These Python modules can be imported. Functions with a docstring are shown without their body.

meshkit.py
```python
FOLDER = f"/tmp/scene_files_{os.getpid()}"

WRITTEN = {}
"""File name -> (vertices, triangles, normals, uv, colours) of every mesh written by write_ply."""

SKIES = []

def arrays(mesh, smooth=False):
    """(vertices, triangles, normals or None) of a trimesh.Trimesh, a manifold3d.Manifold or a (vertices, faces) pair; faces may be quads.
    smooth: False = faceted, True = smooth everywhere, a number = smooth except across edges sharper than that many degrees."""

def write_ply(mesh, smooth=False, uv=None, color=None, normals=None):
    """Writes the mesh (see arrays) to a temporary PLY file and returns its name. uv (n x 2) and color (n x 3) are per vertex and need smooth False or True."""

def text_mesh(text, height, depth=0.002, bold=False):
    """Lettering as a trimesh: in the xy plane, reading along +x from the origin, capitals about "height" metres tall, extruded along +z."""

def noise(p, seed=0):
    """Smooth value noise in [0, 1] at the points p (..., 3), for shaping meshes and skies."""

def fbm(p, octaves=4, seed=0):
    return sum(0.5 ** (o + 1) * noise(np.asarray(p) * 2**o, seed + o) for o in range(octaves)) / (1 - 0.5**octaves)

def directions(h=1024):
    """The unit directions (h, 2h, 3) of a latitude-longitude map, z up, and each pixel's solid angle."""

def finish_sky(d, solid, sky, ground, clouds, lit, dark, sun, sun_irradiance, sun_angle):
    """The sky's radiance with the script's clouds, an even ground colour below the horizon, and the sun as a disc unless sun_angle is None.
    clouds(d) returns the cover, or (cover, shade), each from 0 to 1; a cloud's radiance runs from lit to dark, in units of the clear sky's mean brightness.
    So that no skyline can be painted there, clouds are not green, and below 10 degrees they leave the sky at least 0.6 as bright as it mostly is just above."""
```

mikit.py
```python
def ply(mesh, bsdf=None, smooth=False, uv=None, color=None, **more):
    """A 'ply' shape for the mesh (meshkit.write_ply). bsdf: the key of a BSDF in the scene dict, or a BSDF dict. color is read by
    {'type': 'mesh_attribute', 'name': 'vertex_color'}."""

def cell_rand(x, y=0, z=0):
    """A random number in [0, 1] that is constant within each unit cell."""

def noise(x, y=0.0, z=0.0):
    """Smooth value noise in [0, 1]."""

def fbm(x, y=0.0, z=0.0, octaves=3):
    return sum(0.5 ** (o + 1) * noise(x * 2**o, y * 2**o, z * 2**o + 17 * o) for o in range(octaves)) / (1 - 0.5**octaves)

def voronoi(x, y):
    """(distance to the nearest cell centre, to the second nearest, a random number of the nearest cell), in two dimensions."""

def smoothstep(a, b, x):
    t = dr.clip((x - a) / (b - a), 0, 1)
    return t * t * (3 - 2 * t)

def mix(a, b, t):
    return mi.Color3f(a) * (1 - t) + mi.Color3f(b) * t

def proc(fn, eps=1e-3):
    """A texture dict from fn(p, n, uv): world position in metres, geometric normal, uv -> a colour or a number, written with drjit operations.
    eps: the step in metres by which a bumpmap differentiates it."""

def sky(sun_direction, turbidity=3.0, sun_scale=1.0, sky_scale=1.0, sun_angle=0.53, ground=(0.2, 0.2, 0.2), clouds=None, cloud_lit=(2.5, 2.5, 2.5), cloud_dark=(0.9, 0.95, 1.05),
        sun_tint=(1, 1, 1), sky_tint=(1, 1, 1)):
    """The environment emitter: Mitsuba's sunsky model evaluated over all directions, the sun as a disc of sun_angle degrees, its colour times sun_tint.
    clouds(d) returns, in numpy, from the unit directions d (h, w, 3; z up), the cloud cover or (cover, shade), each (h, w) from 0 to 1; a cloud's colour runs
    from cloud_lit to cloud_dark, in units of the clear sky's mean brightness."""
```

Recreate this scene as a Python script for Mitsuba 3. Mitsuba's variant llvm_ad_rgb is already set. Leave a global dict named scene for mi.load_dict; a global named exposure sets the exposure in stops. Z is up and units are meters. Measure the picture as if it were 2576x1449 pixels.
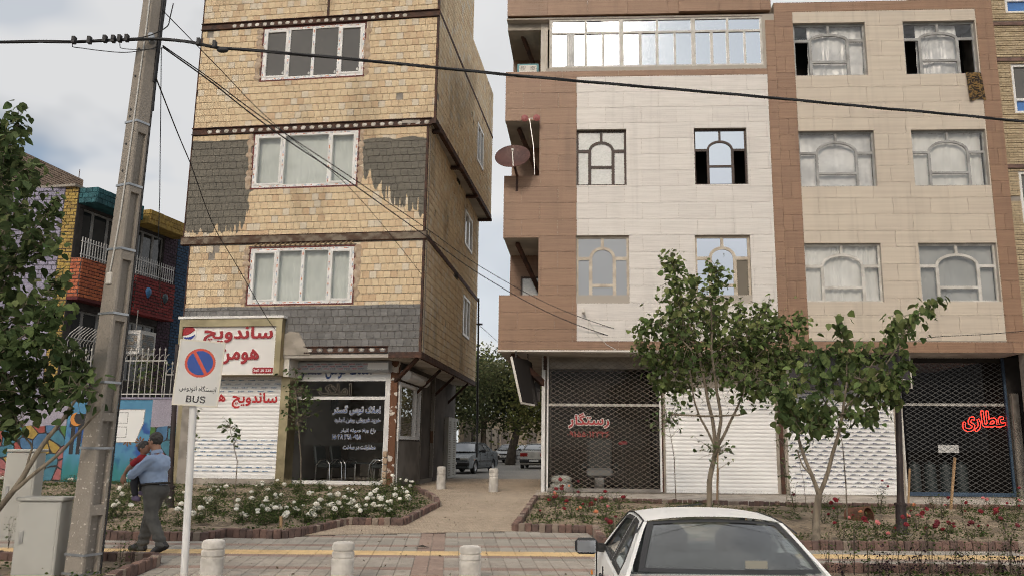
import math, random
import numpy as np
import trimesh, shapely
import manifold3d as m3
from shapely.geometry import Polygon, box as sbox, LineString, Point
from shapely.ops import unary_union
from shapely import affinity
import drjit as dr
import mitsuba as mi
import mikit, meshkit
from mikit import proc, noise, fbm, voronoi, cell_rand, smoothstep, mix

T = mi.ScalarTransform4f
scene, labels = {}, {}
rng = np.random.default_rng(7)
random.seed(7)

# ---------------------------------------------------------------- camera, sky, exposure
EYE = np.array([0.0, 0.0, 1.78])
PITCH, ROLL, FOC, PPU, PPV = math.radians(10.8), math.radians(0.5), 2100.0, 1360.0, 724.5   # measured on a 2576 x 1449 view of the photo
cp, sp = math.cos(PITCH), math.sin(PITCH)
FW, R0, U0 = np.array([0, cp, sp]), np.array([1.0, 0, 0]), np.array([0, -sp, cp])
RT = R0 * math.cos(ROLL) + U0 * math.sin(ROLL)
UP = U0 * math.cos(ROLL) - R0 * math.sin(ROLL)
scene['camera'] = {'type': 'perspective', 'fov': 2 * math.degrees(math.atan(1288 / FOC)), 'fov_axis': 'x', 'near_clip': 0.1, 'far_clip': 3000.0,
                   'principal_point_offset_x': (1288.0 - PPU) / 2576.0, 'principal_point_offset_y': 0.0,
                   'to_world': T().look_at(origin=EYE.tolist(), target=(EYE + FW).tolist(), up=UP.tolist())}


def clouds(d):
    el = np.clip(d[..., 2], 0.02, 1)
    p = np.stack([d[..., 0] / (el + 0.35), d[..., 1] / (el + 0.35), 0 * el], -1)
    a = meshkit.fbm(p * 1.7 + 3.1, 5, 3)
    b = meshkit.fbm(p * 3.3 + 11.0, 5, 9)
    az = np.degrees(np.arctan2(d[..., 0], d[..., 1]))
    cover = np.clip((a - 0.36) / 0.13, 0, 1) ** 0.8
    # the west is greyer, with a blue gap low down; the rest is thin bright overcast
    cover = np.clip(np.maximum(cover, 0.72), 0, 1)
    west = np.clip((-az - 6) / 16, 0, 1) * np.clip((60 + az) / 20, 0, 1)
    gap = west * np.exp(-((np.degrees(np.arcsin(el)) - 15.5) / 2.6) ** 2) * np.clip((b - 0.33) / 0.22, 0, 1)
    cover = cover * (1 - 0.85 * gap)
    shade = np.clip((b - 0.40) / 0.32, 0, 1) * (0.30 + 0.7 * west) + 0.30 * west
    return cover, np.clip(shade, 0, 1)


SUN = np.array([-0.17, -0.86, 0.50])
scene['sky'] = mikit.sky(SUN, turbidity=4.0, sun_scale=0.36, sun_tint=(0.91, 1.0, 1.24), sky_scale=1.0, sun_angle=16.0, clouds=clouds,
                         cloud_lit=(2.5, 2.5, 2.5), cloud_dark=(1.22, 1.28, 1.36), ground=(0.22, 0.2, 0.18))
exposure = 1.92


# ---------------------------------------------------------------- helpers: measuring
def ray(u, v):
    d = FW + (u - PPU) / FOC * RT + (PPV - v) / FOC * UP
    return d / np.linalg.norm(d)


def at_y(u, v, y):
    """The point seen at view pixel (u, v) that lies y metres ahead."""
    d = ray(u, v)
    return EYE + d * (y - EYE[1]) / d[1]


def gz(x, y):
    """Height of the ground: it rises gently from the kerb to the house fronts."""
    return 0.025 * np.clip(y, 6.0, 24.0)


def at_ground(u, v, lift=0.0):
    d = ray(u, v)
    t = 1.0
    for _ in range(60):
        p = EYE + d * t
        t += (gz(p[0], p[1]) + lift - p[2]) / (d[2] - 0.025 * d[1])
    return EYE + d * t


class Frame:
    """A vertical facade: s along it to the right, z up, t out of it towards the street."""

    def __init__(self, origin, deg):
        a = math.radians(deg)
        self.o = np.array([origin[0], origin[1], 0.0])
        self.d = np.array([math.cos(a), -math.sin(a), 0.0])
        self.n = np.array([-math.sin(a), -math.cos(a), 0.0])
        self.a = a

    def p(self, s, z, t=0.0):
        return self.o + self.d * s + self.n * t + np.array([0, 0, z])

    def at(self, u, v, t=0.0):
        d = ray(u, v)
        k = np.dot(self.o + self.n * t - EYE, self.n) / np.dot(d, self.n)
        q = EYE + d * k
        return float(np.dot(q - self.o, self.d)), float(q[2])

    def rect(self, u0, v0, u1, v1, t=0.0):
        """(s0, s1, z0, z1) of the rectangle seen between two pixel corners."""
        c = [self.at(u, v, t) for u, v in ((u0, v0), (u1, v0), (u0, v1), (u1, v1))]
        s = [x[0] for x in c]
        z = [x[1] for x in c]
        return (s[0] + s[2]) / 2, (s[1] + s[3]) / 2, (z[2] + z[3]) / 2, (z[0] + z[1]) / 2

    def m(self):
        """Matrix from (s, t_in, z): local x along, local y INTO the wall, z up."""
        M = np.eye(4)
        M[:3, 0], M[:3, 1], M[:3, 2], M[:3, 3] = self.d, -self.n, [0, 0, 1], self.o
        return M


# ---------------------------------------------------------------- helpers: meshes
BV = np.array([[x, y, z] for x in (0, 1) for y in (0, 1) for z in (0, 1)], float)
BF = np.array([[0, 1, 3], [0, 3, 2], [4, 6, 7], [4, 7, 5], [0, 4, 5], [0, 5, 1], [2, 3, 7], [2, 7, 6], [0, 2, 6], [0, 6, 4], [1, 5, 7], [1, 7, 3]])


class MB:
    """Collects pieces of one mesh."""

    def __init__(self):
        self.v, self.f, self.n, self.c = [], [], 0, []

    def add(self, v, f, c=None):
        v, f = np.asarray(v, float), np.asarray(f, int)
        if f.shape[1] == 4:
            f = np.vstack([f[:, [0, 1, 2]], f[:, [0, 2, 3]]])
        self.v.append(v)
        self.f.append(f + self.n)
        self.n += len(v)
        if c is not None:
            self.c.append(np.tile(np.asarray(c, float), (len(v), 1)) if np.ndim(c) == 1 else np.asarray(c))
        return self

    def mesh(self, m, c=None):
        return self.add(m.vertices, m.faces, c)

    def box(self, x0, x1, y0, y1, z0, z1, c=None):
        return self.add(BV * [x1 - x0, y1 - y0, z1 - z0] + [x0, y0, z0], BF, c)

    def fbox(self, F, s0, s1, z0, z1, t0, t1, c=None):
        """A box on a facade, t from back (t0) to front (t1)."""
        q = BV * [s1 - s0, t1 - t0, z1 - z0] + [s0, -t1, z0]
        M = F.m()
        return self.add(q @ M[:3, :3].T + M[:3, 3], BF, c)

    def tube(self, pts, r, sides=8, caps=True, c=None):
        p = np.asarray(pts, float)
        r = np.broadcast_to(r, (len(p),))
        t = np.gradient(p, axis=0)
        t /= np.linalg.norm(t, axis=1, keepdims=True) + 1e-12
        a0 = np.array([0, 0, 1.0]) if abs(t[0][2]) < 0.9 else np.array([1.0, 0, 0])
        a = np.zeros_like(p)
        for i in range(len(p)):
            a0 = a0 - t[i] * np.dot(a0, t[i])
            a0 /= np.linalg.norm(a0) + 1e-12
            a[i] = a0
        b = np.cross(t, a)
        g = np.arange(sides) * 2 * np.pi / sides
        v = (p[:, None] + r[:, None, None] * (np.cos(g)[None, :, None] * a[:, None] + np.sin(g)[None, :, None] * b[:, None])).reshape(-1, 3)
        i, j = np.meshgrid(np.arange(len(p) - 1), np.arange(sides), indexing='ij')
        q = np.stack([i * sides + j, i * sides + (j + 1) % sides, (i + 1) * sides + (j + 1) % sides, (i + 1) * sides + j], -1).reshape(-1, 4)
        f = np.vstack([q[:, [0, 1, 2]], q[:, [0, 2, 3]]])
        if caps:
            n = len(v)
            v = np.vstack([v, p[0], p[-1]])
            k = np.arange(sides)
            e = (len(p) - 1) * sides
            f = np.vstack([f, np.stack([np.full(sides, n), (k + 1) % sides, k], 1), np.stack([np.full(sides, n + 1), e + k, e + (k + 1) % sides], 1)])
        return self.add(v, f, c)

    def get(self):
        return np.vstack(self.v), np.vstack(self.f)

    def colors(self):
        return np.vstack(self.c)

    def tm(self):
        return trimesh.Trimesh(*self.get(), process=False)


def bar(p0, p1, w, h, up=(0, 0, 1)):
    """A straight bar of w x h between two points."""
    p0, p1 = np.asarray(p0, float), np.asarray(p1, float)
    z = p1 - p0
    L = np.linalg.norm(z)
    z /= L
    up = np.asarray(up, float)
    x = np.cross(up, z)
    if np.linalg.norm(x) < 1e-6:
        x = np.cross([1.0, 0, 0], z)
    x /= np.linalg.norm(x)
    y = np.cross(z, x)
    q = (BV - [0.5, 0.5, 0]) * [w, h, L]
    return q @ np.array([x, y, z]) + p0, BF


def bevel_box(x, y, z, b):
    """A box with its edges rounded off (hull of 8 small octahedra)."""
    c = []
    for i in (0, 1):
        for j in (0, 1):
            for k in (0, 1):
                o = np.array([b if i == 0 else x - b, b if j == 0 else y - b, b if k == 0 else z - b])
                for a in range(3):
                    e = np.zeros(3)
                    e[a] = b
                    c += [o + e, o - e]
    return trimesh.convex.convex_hull(np.array(c))


def extrude(poly, depth):
    """A flat polygon (shapely) as a solid: (V, F) with the polygon in x, z and the depth along y from 0 to depth."""
    ms = []
    for g in getattr(poly, 'geoms', [poly]):
        if g.geom_type == 'Polygon' and g.area > 1e-7:
            ms.append(trimesh.creation.extrude_polygon(g, depth, engine='earcut'))
    m = trimesh.util.concatenate(ms)
    v = np.asarray(m.vertices)
    v = np.stack([v[:, 0], depth - v[:, 2], v[:, 1]], 1)
    return v, np.asarray(m.faces)


def on_frame(F, v, t=0.0):
    """Local (s, depth into the wall from t, z) -> world."""
    M = F.m()
    return (v - [0, t, 0]) @ M[:3, :3].T + M[:3, 3]


def lathe(profile, n=32):
    return trimesh.creation.revolve(np.asarray(profile, float), sections=n)


def seg_tree(points, faces):
    return trimesh.Trimesh(points, faces, process=False)


# ---------------------------------------------------------------- helpers: the scene
def numbered(key):
    if key not in scene and key not in labels:
        return key
    i = 1
    while f'{key}_{i:03d}' in scene or f'{key}_{i:03d}' in labels:
        i += 1
    return f'{key}_{i:03d}'


COUNT = {}


def fresh(key):
    """Like numbered, but remembers how far it has counted (for hundreds of alike pieces)."""
    i = COUNT.get(key, -1) + 1
    k = key if i == 0 else f'{key}_{i:03d}'
    while k in scene or k in labels:
        i += 1
        k = f'{key}_{i:03d}'
    COUNT[key] = i
    return k


def thing(name, label, cat, group=None, kind=None):
    k = numbered(name)
    labels[k] = {'label': label, 'category': cat}
    if group:
        labels[k]['group'] = group
    if kind:
        labels[k]['kind'] = kind
    return k


def obj(name, mesh, bsdf, parent=None, smooth=False, label=None, kind=None, to_world=None, color=None):
    k = fresh(f'{parent}__{name}' if parent else name)
    d = mesh if isinstance(mesh, dict) else mikit.ply(mesh.get() if isinstance(mesh, MB) else mesh, smooth=smooth, color=color)
    d = dict(d)
    d['bsdf'] = bsdf if isinstance(bsdf, dict) else {'type': 'ref', 'id': bsdf}
    if to_world is not None:
        d['to_world'] = T(to_world) if isinstance(to_world, np.ndarray) else to_world
    scene[k] = d
    if label or kind:
        labels[k] = {}
        if label:
            labels[k]['label'] = label
        if kind:
            labels[k]['kind'] = kind
    return k


def struct(name, mesh, bsdf, smooth=False, label=None):
    k = obj(name, mesh, bsdf, smooth=smooth)
    labels[k] = {'kind': 'structure'}
    if label:
        labels[k]['label'] = label
    return k


def mat4(R=None, t=(0, 0, 0), s=(1, 1, 1)):
    M = np.eye(4)
    M[:3, :3] = (np.eye(3) if R is None else R) @ np.diag(np.broadcast_to(s, 3))
    M[:3, 3] = t
    return M


def rot(axis, deg):
    return trimesh.transformations.rotation_matrix(math.radians(deg), axis)[:3, :3]


UNIT = mikit.ply((BV, BF))


def piece(name, F, s0, s1, z0, z1, t0, t1, bsdf, parent):
    """One alike piece of a facade (a box), placed by a matrix only."""
    M = F.m() @ mat4(None, (s0, -t1, z0), (s1 - s0, t1 - t0, z1 - z0))
    return obj(name, UNIT, bsdf, parent, to_world=M)


def rect_minus(r, holes):
    """A rectangle (s0, s1, z0, z1) less the holes, as rectangles."""
    out = [r]
    for h in holes:
        nxt = []
        for a0, a1, b0, b1 in out:
            h0, h1, g0, g1 = max(a0, h[0]), min(a1, h[1]), max(b0, h[2]), min(b1, h[3])
            if h0 >= h1 or g0 >= g1:
                nxt.append((a0, a1, b0, b1))
                continue
            if b0 < g0:
                nxt.append((a0, a1, b0, g0))
            if g1 < b1:
                nxt.append((a0, a1, g1, b1))
            if a0 < h0:
                nxt.append((a0, h0, g0, g1))
            if h1 < a1:
                nxt.append((h1, a1, g0, g1))
        out = nxt
    return out


def wall_mesh(F, rect, holes, t0, t1):
    b = MB()
    for s0, s1, z0, z1 in rect_minus(rect, holes):
        b.fbox(F, s0, s1, z0, z1, t0, t1)
    return b


def tiles(parent, F, rect, holes, w, h, t0, t1, bsdfs, gap=0.006, shift=0.5, name='tile', z_off=0.0, s_off=0.0, jitter=0.002):
    """Cladding of separate tiles, cut round the openings; each tile is a part."""
    s0, s1, z0, z1 = rect
    z = z1 - z_off
    row = 0
    while z > z0 + 0.03:
        zb = max(z - h, z0)
        s = s0 - ((row % 2) * shift + s_off) * w
        while s < s1 - 0.02:
            a, b = max(s, s0), min(s + w, s1)
            if b - a > 0.03:
                ps = rect_minus((a + gap / 2, b - gap / 2, zb + gap / 2, z - gap / 2), holes)
                ps = [q for q in ps if q[1] - q[0] > 0.015 and q[3] - q[2] > 0.015]
                bs = bsdfs[random.randrange(len(bsdfs))]
                j = random.uniform(-jitter, jitter)
                if len(ps) == 1:
                    piece(name, F, *ps[0], t0, t1 + j, bs, parent)
                elif ps:
                    m = MB()
                    for q in ps:
                        m.fbox(F, *q, t0, t1 + j)
                    obj(name, m, bs, parent)
            s += w
        z = zb
        row += 1


def lettering(key, F, s0, s1, z_base, depth, t, height=None):
    """The strokes of one text as a solid on a facade between s0 and s1; returns (V, F)."""
    polys = []
    for q in TEXT[key].split('|'):
        rings = [[tuple(map(float, p.split(','))) for p in r.split(' ')] for r in q.split(';')]
        polys.append(Polygon(rings[0], rings[1:]).buffer(0))
    g = unary_union(polys)
    x0, y0, x1, y1 = g.bounds
    k = (s1 - s0) / (x1 - x0)
    kz = k if height is None else height / (y1 - y0)
    g = affinity.translate(affinity.scale(affinity.translate(g, -x0, -y0), k, kz, origin=(0, 0)), s0, z_base)
    return g


def put_text(key, F, s0, s1, z_base, t, bsdf, parent, depth=0.004, height=None, grow=0.0, name='lettering', label=None):
    g = lettering(key, F, s0, s1, z_base, depth, t, height)
    if grow:
        g = g.buffer(grow, quad_segs=3)
    v, f = extrude(g, depth)
    return obj(name, (on_frame(F, v, t), f), bsdf, parent, label=label)


def tri_poly(poly):
    """A polygon as flat triangles (2D vertices, faces)."""
    return trimesh.creation.triangulate_polygon(poly, engine='earcut')
TEXT = {
    'sandwich': '251,-5 265,-4 267,-55 269,-60 284,-61 288,-57 291,-42 293,-42 303,-44 302,-57 305,-61 315,-61 319,-56 321,-43 328,-42 334,-43 333,-59 337,-61 346,-61 350,-57 350,-51 345,-33 358,-29 363,-45 363,-61 360,-67 354,-72 348,-74 336,-74 327,-69 318,-74 305,-74 296,-69 284,-74 268,-74 259,-71 255,-66 253,-57|164,-70 168,-58 177,-61 186,-61 192,-58 191,-50 180,-33 188,-26 193,-26 204,-46 207,-57 213,-61 222,-61 227,-58 228,-53 223,-32 236,-28 241,-47 241,-59 239,-65 233,-71 223,-74 210,-74 202,-69 190,-74 177,-74|222,-16 222,-10 226,-6 232,-6 236,-10 236,-16 232,-20 226,-20|118,-95 115,-82 130,-80 138,-75 138,-74 125,-73 118,-67 117,-54 121,-44 128,-37 133,-35 141,-35 147,-38 152,-44 156,-56 156,-68 151,-81 140,-91 129,-95;132,-51 131,-60 134,-61 141,-61 143,-59 141,-51 137,-49|95,-93 95,-86 99,-83 103,-83 108,-87 108,-92 104,-96 99,-96|6,-88 7,-72 13,-61 28,-49 43,-43 28,-39 9,-40 8,-27 14,-25 27,-25 40,-28 53,-34 65,-35 67,-49 61,-49 60,-51 65,-59 71,-61 87,-61 92,-59 93,-50 88,-32 102,-29 106,-44 106,-61 103,-67 98,-71 87,-74 69,-74 61,-72 54,-66 49,-53 32,-60 21,-72 19,-81 20,-87 27,-95 38,-98 51,-98 66,-94 69,-103 68,-106 50,-111 35,-111 26,-109 11,-99|78,-92 78,-87 83,-83 87,-83 91,-86 91,-93 87,-96 82,-96|42,-73 45,-70 51,-71 51,-79 43,-79|35,-85 38,-82 44,-83 44,-91 36,-91|29,-77 30,-71 38,-71 38,-79 32,-80',
    'human': '143,-79 140,-66 155,-64 162,-60 162,-58 148,-56 142,-48 142,-38 144,-32 153,-21 158,-19 166,-19 172,-22 179,-32 181,-45 198,-44 195,-37 195,-28 199,-20 203,-18 201,-13 207,-5 210,-5 229,-19 241,-30 246,-38 246,-49 237,-57 222,-58 210,-54 196,-58 179,-58 172,-70 165,-75 154,-79;224,-44 230,-45 233,-43 233,-39 230,-35 227,-35;207,-28 210,-39 214,-38 216,-29 214,-25 210,-25;156,-42 159,-46 167,-46 167,-39 165,-34 159,-33 156,-37|6,-60 7,-44 11,-35 23,-39 19,-53 21,-60 25,-64 32,-66 42,-66 52,-62 56,-54 56,-45 51,-29 53,-27 65,-25 69,-41 76,-45 85,-45 90,-40 97,-26 102,-21 109,-18 116,-18 123,-21 129,-27 132,-34 131,-49 123,-57 110,-58 98,-53 87,-58 76,-58 70,-56 63,-70 48,-78 30,-79 21,-77 15,-74 9,-68;104,-41 110,-45 116,-45 119,-43 119,-39 114,-31 111,-31 106,-35|30,-14 30,-8 34,-4 40,-4 44,-8 44,-14 40,-18 34,-18',
    'estate': '689,-86 687,-16 698,-16 700,-86|568,-85 570,-74 586,-74 595,-69 589,-59 568,-38 568,-36 576,-30 603,-59 604,-55 603,-16 614,-16 616,-69 619,-74 632,-74 642,-56 648,-50 653,-48 661,-48 667,-51 675,-63 675,-75 672,-81 664,-86 654,-86 642,-81 632,-86 618,-86 611,-84 607,-80 605,-75 596,-83 590,-85;648,-72 655,-75 663,-74 664,-68 662,-62 657,-59 652,-60 647,-69|481,-72 483,-53 484,-51 487,-51 494,-53 492,-66 494,-71 500,-75 510,-77 534,-77 545,-74 546,-71 545,-65 525,-47 525,-38 535,-30 559,-18 561,-19 565,-27 564,-29 538,-42 552,-56 557,-64 558,-75 553,-82 539,-87 507,-88 491,-84 483,-77|440,-31 440,-25 443,-22 448,-22 450,-24 451,-30 448,-34 443,-34|377,-107 375,-96 389,-94 398,-88 398,-86 383,-84 377,-76 379,-61 387,-51 392,-49 404,-51 412,-62 413,-75 430,-75 436,-72 437,-68 431,-46 440,-43 444,-44 448,-60 448,-72 442,-82 430,-86 411,-86 408,-94 402,-100 385,-107;388,-70 392,-75 402,-75 401,-66 397,-61 391,-62|424,-30 425,-24 428,-22 432,-22 435,-25 435,-31 432,-34 426,-33|249,-89 249,-78 252,-68 255,-65 263,-68 260,-84 264,-93 273,-97 284,-97 293,-94 299,-84 299,-75 294,-58 304,-55 306,-55 310,-71 315,-75 322,-75 326,-72 329,-56 340,-57 338,-70 340,-74 352,-75 356,-71 356,-64 351,-46 361,-43 363,-44 367,-59 367,-74 364,-80 357,-85 342,-86 333,-81 324,-86 315,-86 310,-84 306,-97 301,-102 286,-108 271,-108 261,-105 252,-97|8,-107 5,-97 16,-93 25,-85 28,-77 28,-71 22,-55 31,-51 33,-51 35,-55 41,-73 46,-75 55,-75 61,-72 64,-65 65,-55 77,-56 75,-70 78,-74 83,-75 96,-74 99,-69 102,-56 112,-58 111,-72 114,-75 125,-74 129,-66 130,-56 137,-56 141,-57 139,-69 140,-73 144,-75 151,-75 157,-70 156,-50 159,-49 166,-49 168,-67 173,-74 202,-74 204,-71 203,-65 182,-45 183,-37 197,-27 216,-18 218,-18 222,-26 222,-28 196,-40 196,-43 210,-56 215,-66 214,-78 206,-84 198,-86 174,-86 167,-83 163,-78 158,-84 153,-86 142,-86 134,-81 125,-86 113,-86 104,-81 99,-85 80,-86 73,-84 69,-80 66,-83 57,-86 44,-86 38,-83 34,-92 27,-99 12,-107|176,-26 178,-22 188,-16 209,-5 212,-5 214,-9 213,-13 194,-22 181,-31 179,-31|73,-42 73,-36 76,-33 81,-33 83,-35 84,-41 81,-45 76,-45|57,-41 57,-37 60,-33 65,-33 68,-36 68,-42 65,-45 60,-45',
    'l1': '384,-50 382,-45 390,-42 394,-36 394,-30 391,-24 394,-22 396,-23 401,-34 409,-34 420,-30 419,-27 416,-26 406,-26 407,-21 415,-21 424,-26 429,-26 429,-31 423,-32 416,-37 409,-39 398,-38 396,-43 390,-48|408,-15 409,-11 413,-12 412,-16|376,-49 376,-44 380,-45 379,-49|343,-37 345,-33 355,-34 358,-32 358,-28 352,-19 354,-16 358,-18 366,-34 373,-34 375,-33 375,-27 373,-20 378,-19 380,-26 380,-33 378,-37 373,-39 365,-39 361,-36 356,-39 348,-39|368,-48 368,-45 372,-44 373,-48 372,-49|288,-50 286,-45 294,-42 298,-36 298,-30 295,-26 296,-23 298,-22 300,-23 304,-34 318,-34 320,-31 314,-31 311,-29 310,-21 312,-17 316,-14 321,-14 325,-17 327,-22 327,-30 324,-36 317,-39 302,-38 300,-43 294,-48;315,-24 316,-26 322,-26 322,-22 320,-19 316,-19|315,-8 316,-4 320,-5 319,-9|267,-45 276,-43 278,-40 272,-39 269,-37 268,-35 269,-26 275,-21 282,-23 285,-29 285,-38 283,-43 277,-48 270,-50 268,-50;274,-33 280,-34 280,-29 278,-26 275,-26 273,-28|206,-42 207,-31 211,-30 211,-40 214,-44 217,-45 228,-44 231,-39 231,-32 229,-25 233,-24 237,-34 243,-34 245,-25 250,-25 249,-32 250,-34 257,-34 258,-32 258,-28 255,-20 259,-18 261,-19 263,-32 262,-35 257,-39 250,-39 247,-37 244,-39 236,-38 232,-47 225,-50 213,-49|243,-11 244,-7 248,-8 246,-12|246,-13 249,-12 251,-16 247,-17|239,-16 241,-12 244,-13 243,-17|173,-47 184,-39 185,-31 182,-24 186,-22 190,-31 190,-36 187,-43 176,-50|110,-42 110,-34 113,-29 116,-31 115,-40 116,-43 120,-45 132,-44 135,-39 133,-25 136,-24 138,-24 139,-31 141,-34 151,-34 149,-30 149,-24 153,-20 154,-15 157,-15 161,-18 171,-28 172,-31 171,-36 167,-39 160,-39 156,-37 151,-39 140,-38 136,-47 129,-50 116,-49 112,-46;162,-33 167,-34 166,-29 164,-29;154,-24 155,-31 158,-31 159,-25 158,-23|122,-15 126,-14 127,-18 123,-19|89,-4 94,-4 94,-39 89,-39|47,-34 46,-4 51,-4 52,-32 53,-34 64,-34 74,-30 71,-26 61,-26 60,-25 61,-21 69,-21 78,-26 83,-26 84,-31 80,-31 67,-38 52,-39|68,-47 69,-43 72,-43 73,-45 72,-48|23,-47 34,-39 35,-31 32,-24 36,-22 40,-31 40,-36 37,-43 26,-50|5,-28 10,-22 10,-18 14,-16 21,-23 23,-32 19,-38 10,-39 5,-34;11,-33 15,-34 18,-32 18,-28 15,-23 12,-24 10,-28',
    'l2': '316,-36 314,-4 319,-4 320,-32 322,-34 330,-34 332,-33 332,-28 329,-20 334,-19 337,-27 337,-32 333,-38 320,-39|328,-44 332,-43 333,-47 329,-48|287,-49 288,-38 293,-32 288,-26 288,-21 290,-17 293,-15 301,-14 303,-15 303,-19 294,-20 293,-25 296,-28 307,-26 307,-31 299,-33 293,-38 292,-48 294,-51 299,-53 314,-52 314,-56 308,-58 298,-58 291,-55|296,-8 297,-4 301,-5 300,-9|255,-50 254,-45 263,-43 265,-41 265,-39 259,-39 256,-37 255,-29 260,-22 265,-21 269,-23 272,-29 271,-41 264,-48 257,-50;261,-33 267,-34 267,-29 265,-26 262,-26 260,-28|209,-34 218,-34 222,-31 216,-21 209,-15 211,-11 224,-25 226,-25 225,-4 230,-4 231,-31 233,-34 242,-34 244,-33 244,-27 242,-20 247,-19 249,-33 245,-38 232,-39 229,-38 226,-34 218,-39 209,-39|244,-46 245,-44 248,-44 249,-48 245,-49|237,-45 241,-44 242,-48 238,-49|133,-45 140,-44 144,-41 144,-39 136,-38 134,-35 134,-29 136,-25 140,-22 145,-22 149,-25 151,-34 159,-34 162,-25 166,-26 166,-34 173,-34 175,-30 175,-25 180,-25 179,-33 181,-34 186,-34 188,-33 188,-28 185,-20 188,-19 191,-20 193,-32 192,-35 187,-39 180,-39 177,-37 174,-39 166,-39 163,-37 159,-39 151,-39 145,-47 136,-50 134,-50;140,-33 146,-34 146,-29 144,-27 140,-27 139,-30|95,-30 95,-25 100,-19 108,-17 108,-13 113,-13 113,-32 115,-34 122,-34 123,-32 123,-4 127,-4 128,-35 125,-38 114,-39 109,-35 99,-34;101,-25 100,-29 108,-30 108,-21 103,-22|74,-4 79,-4 79,-39 74,-39|28,-34 27,-4 32,-4 33,-32 35,-34 43,-34 46,-24 50,-25 49,-33 62,-34 63,-32 63,-27 61,-23 61,-19 65,-18 68,-27 67,-35 61,-39 51,-39 47,-37 43,-39 33,-39|60,-12 61,-8 65,-9 64,-13|44,-47 45,-43 49,-44 48,-48|4,-46 11,-43 15,-39 16,-31 13,-24 17,-22 21,-31 21,-36 18,-43 7,-50',
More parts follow.
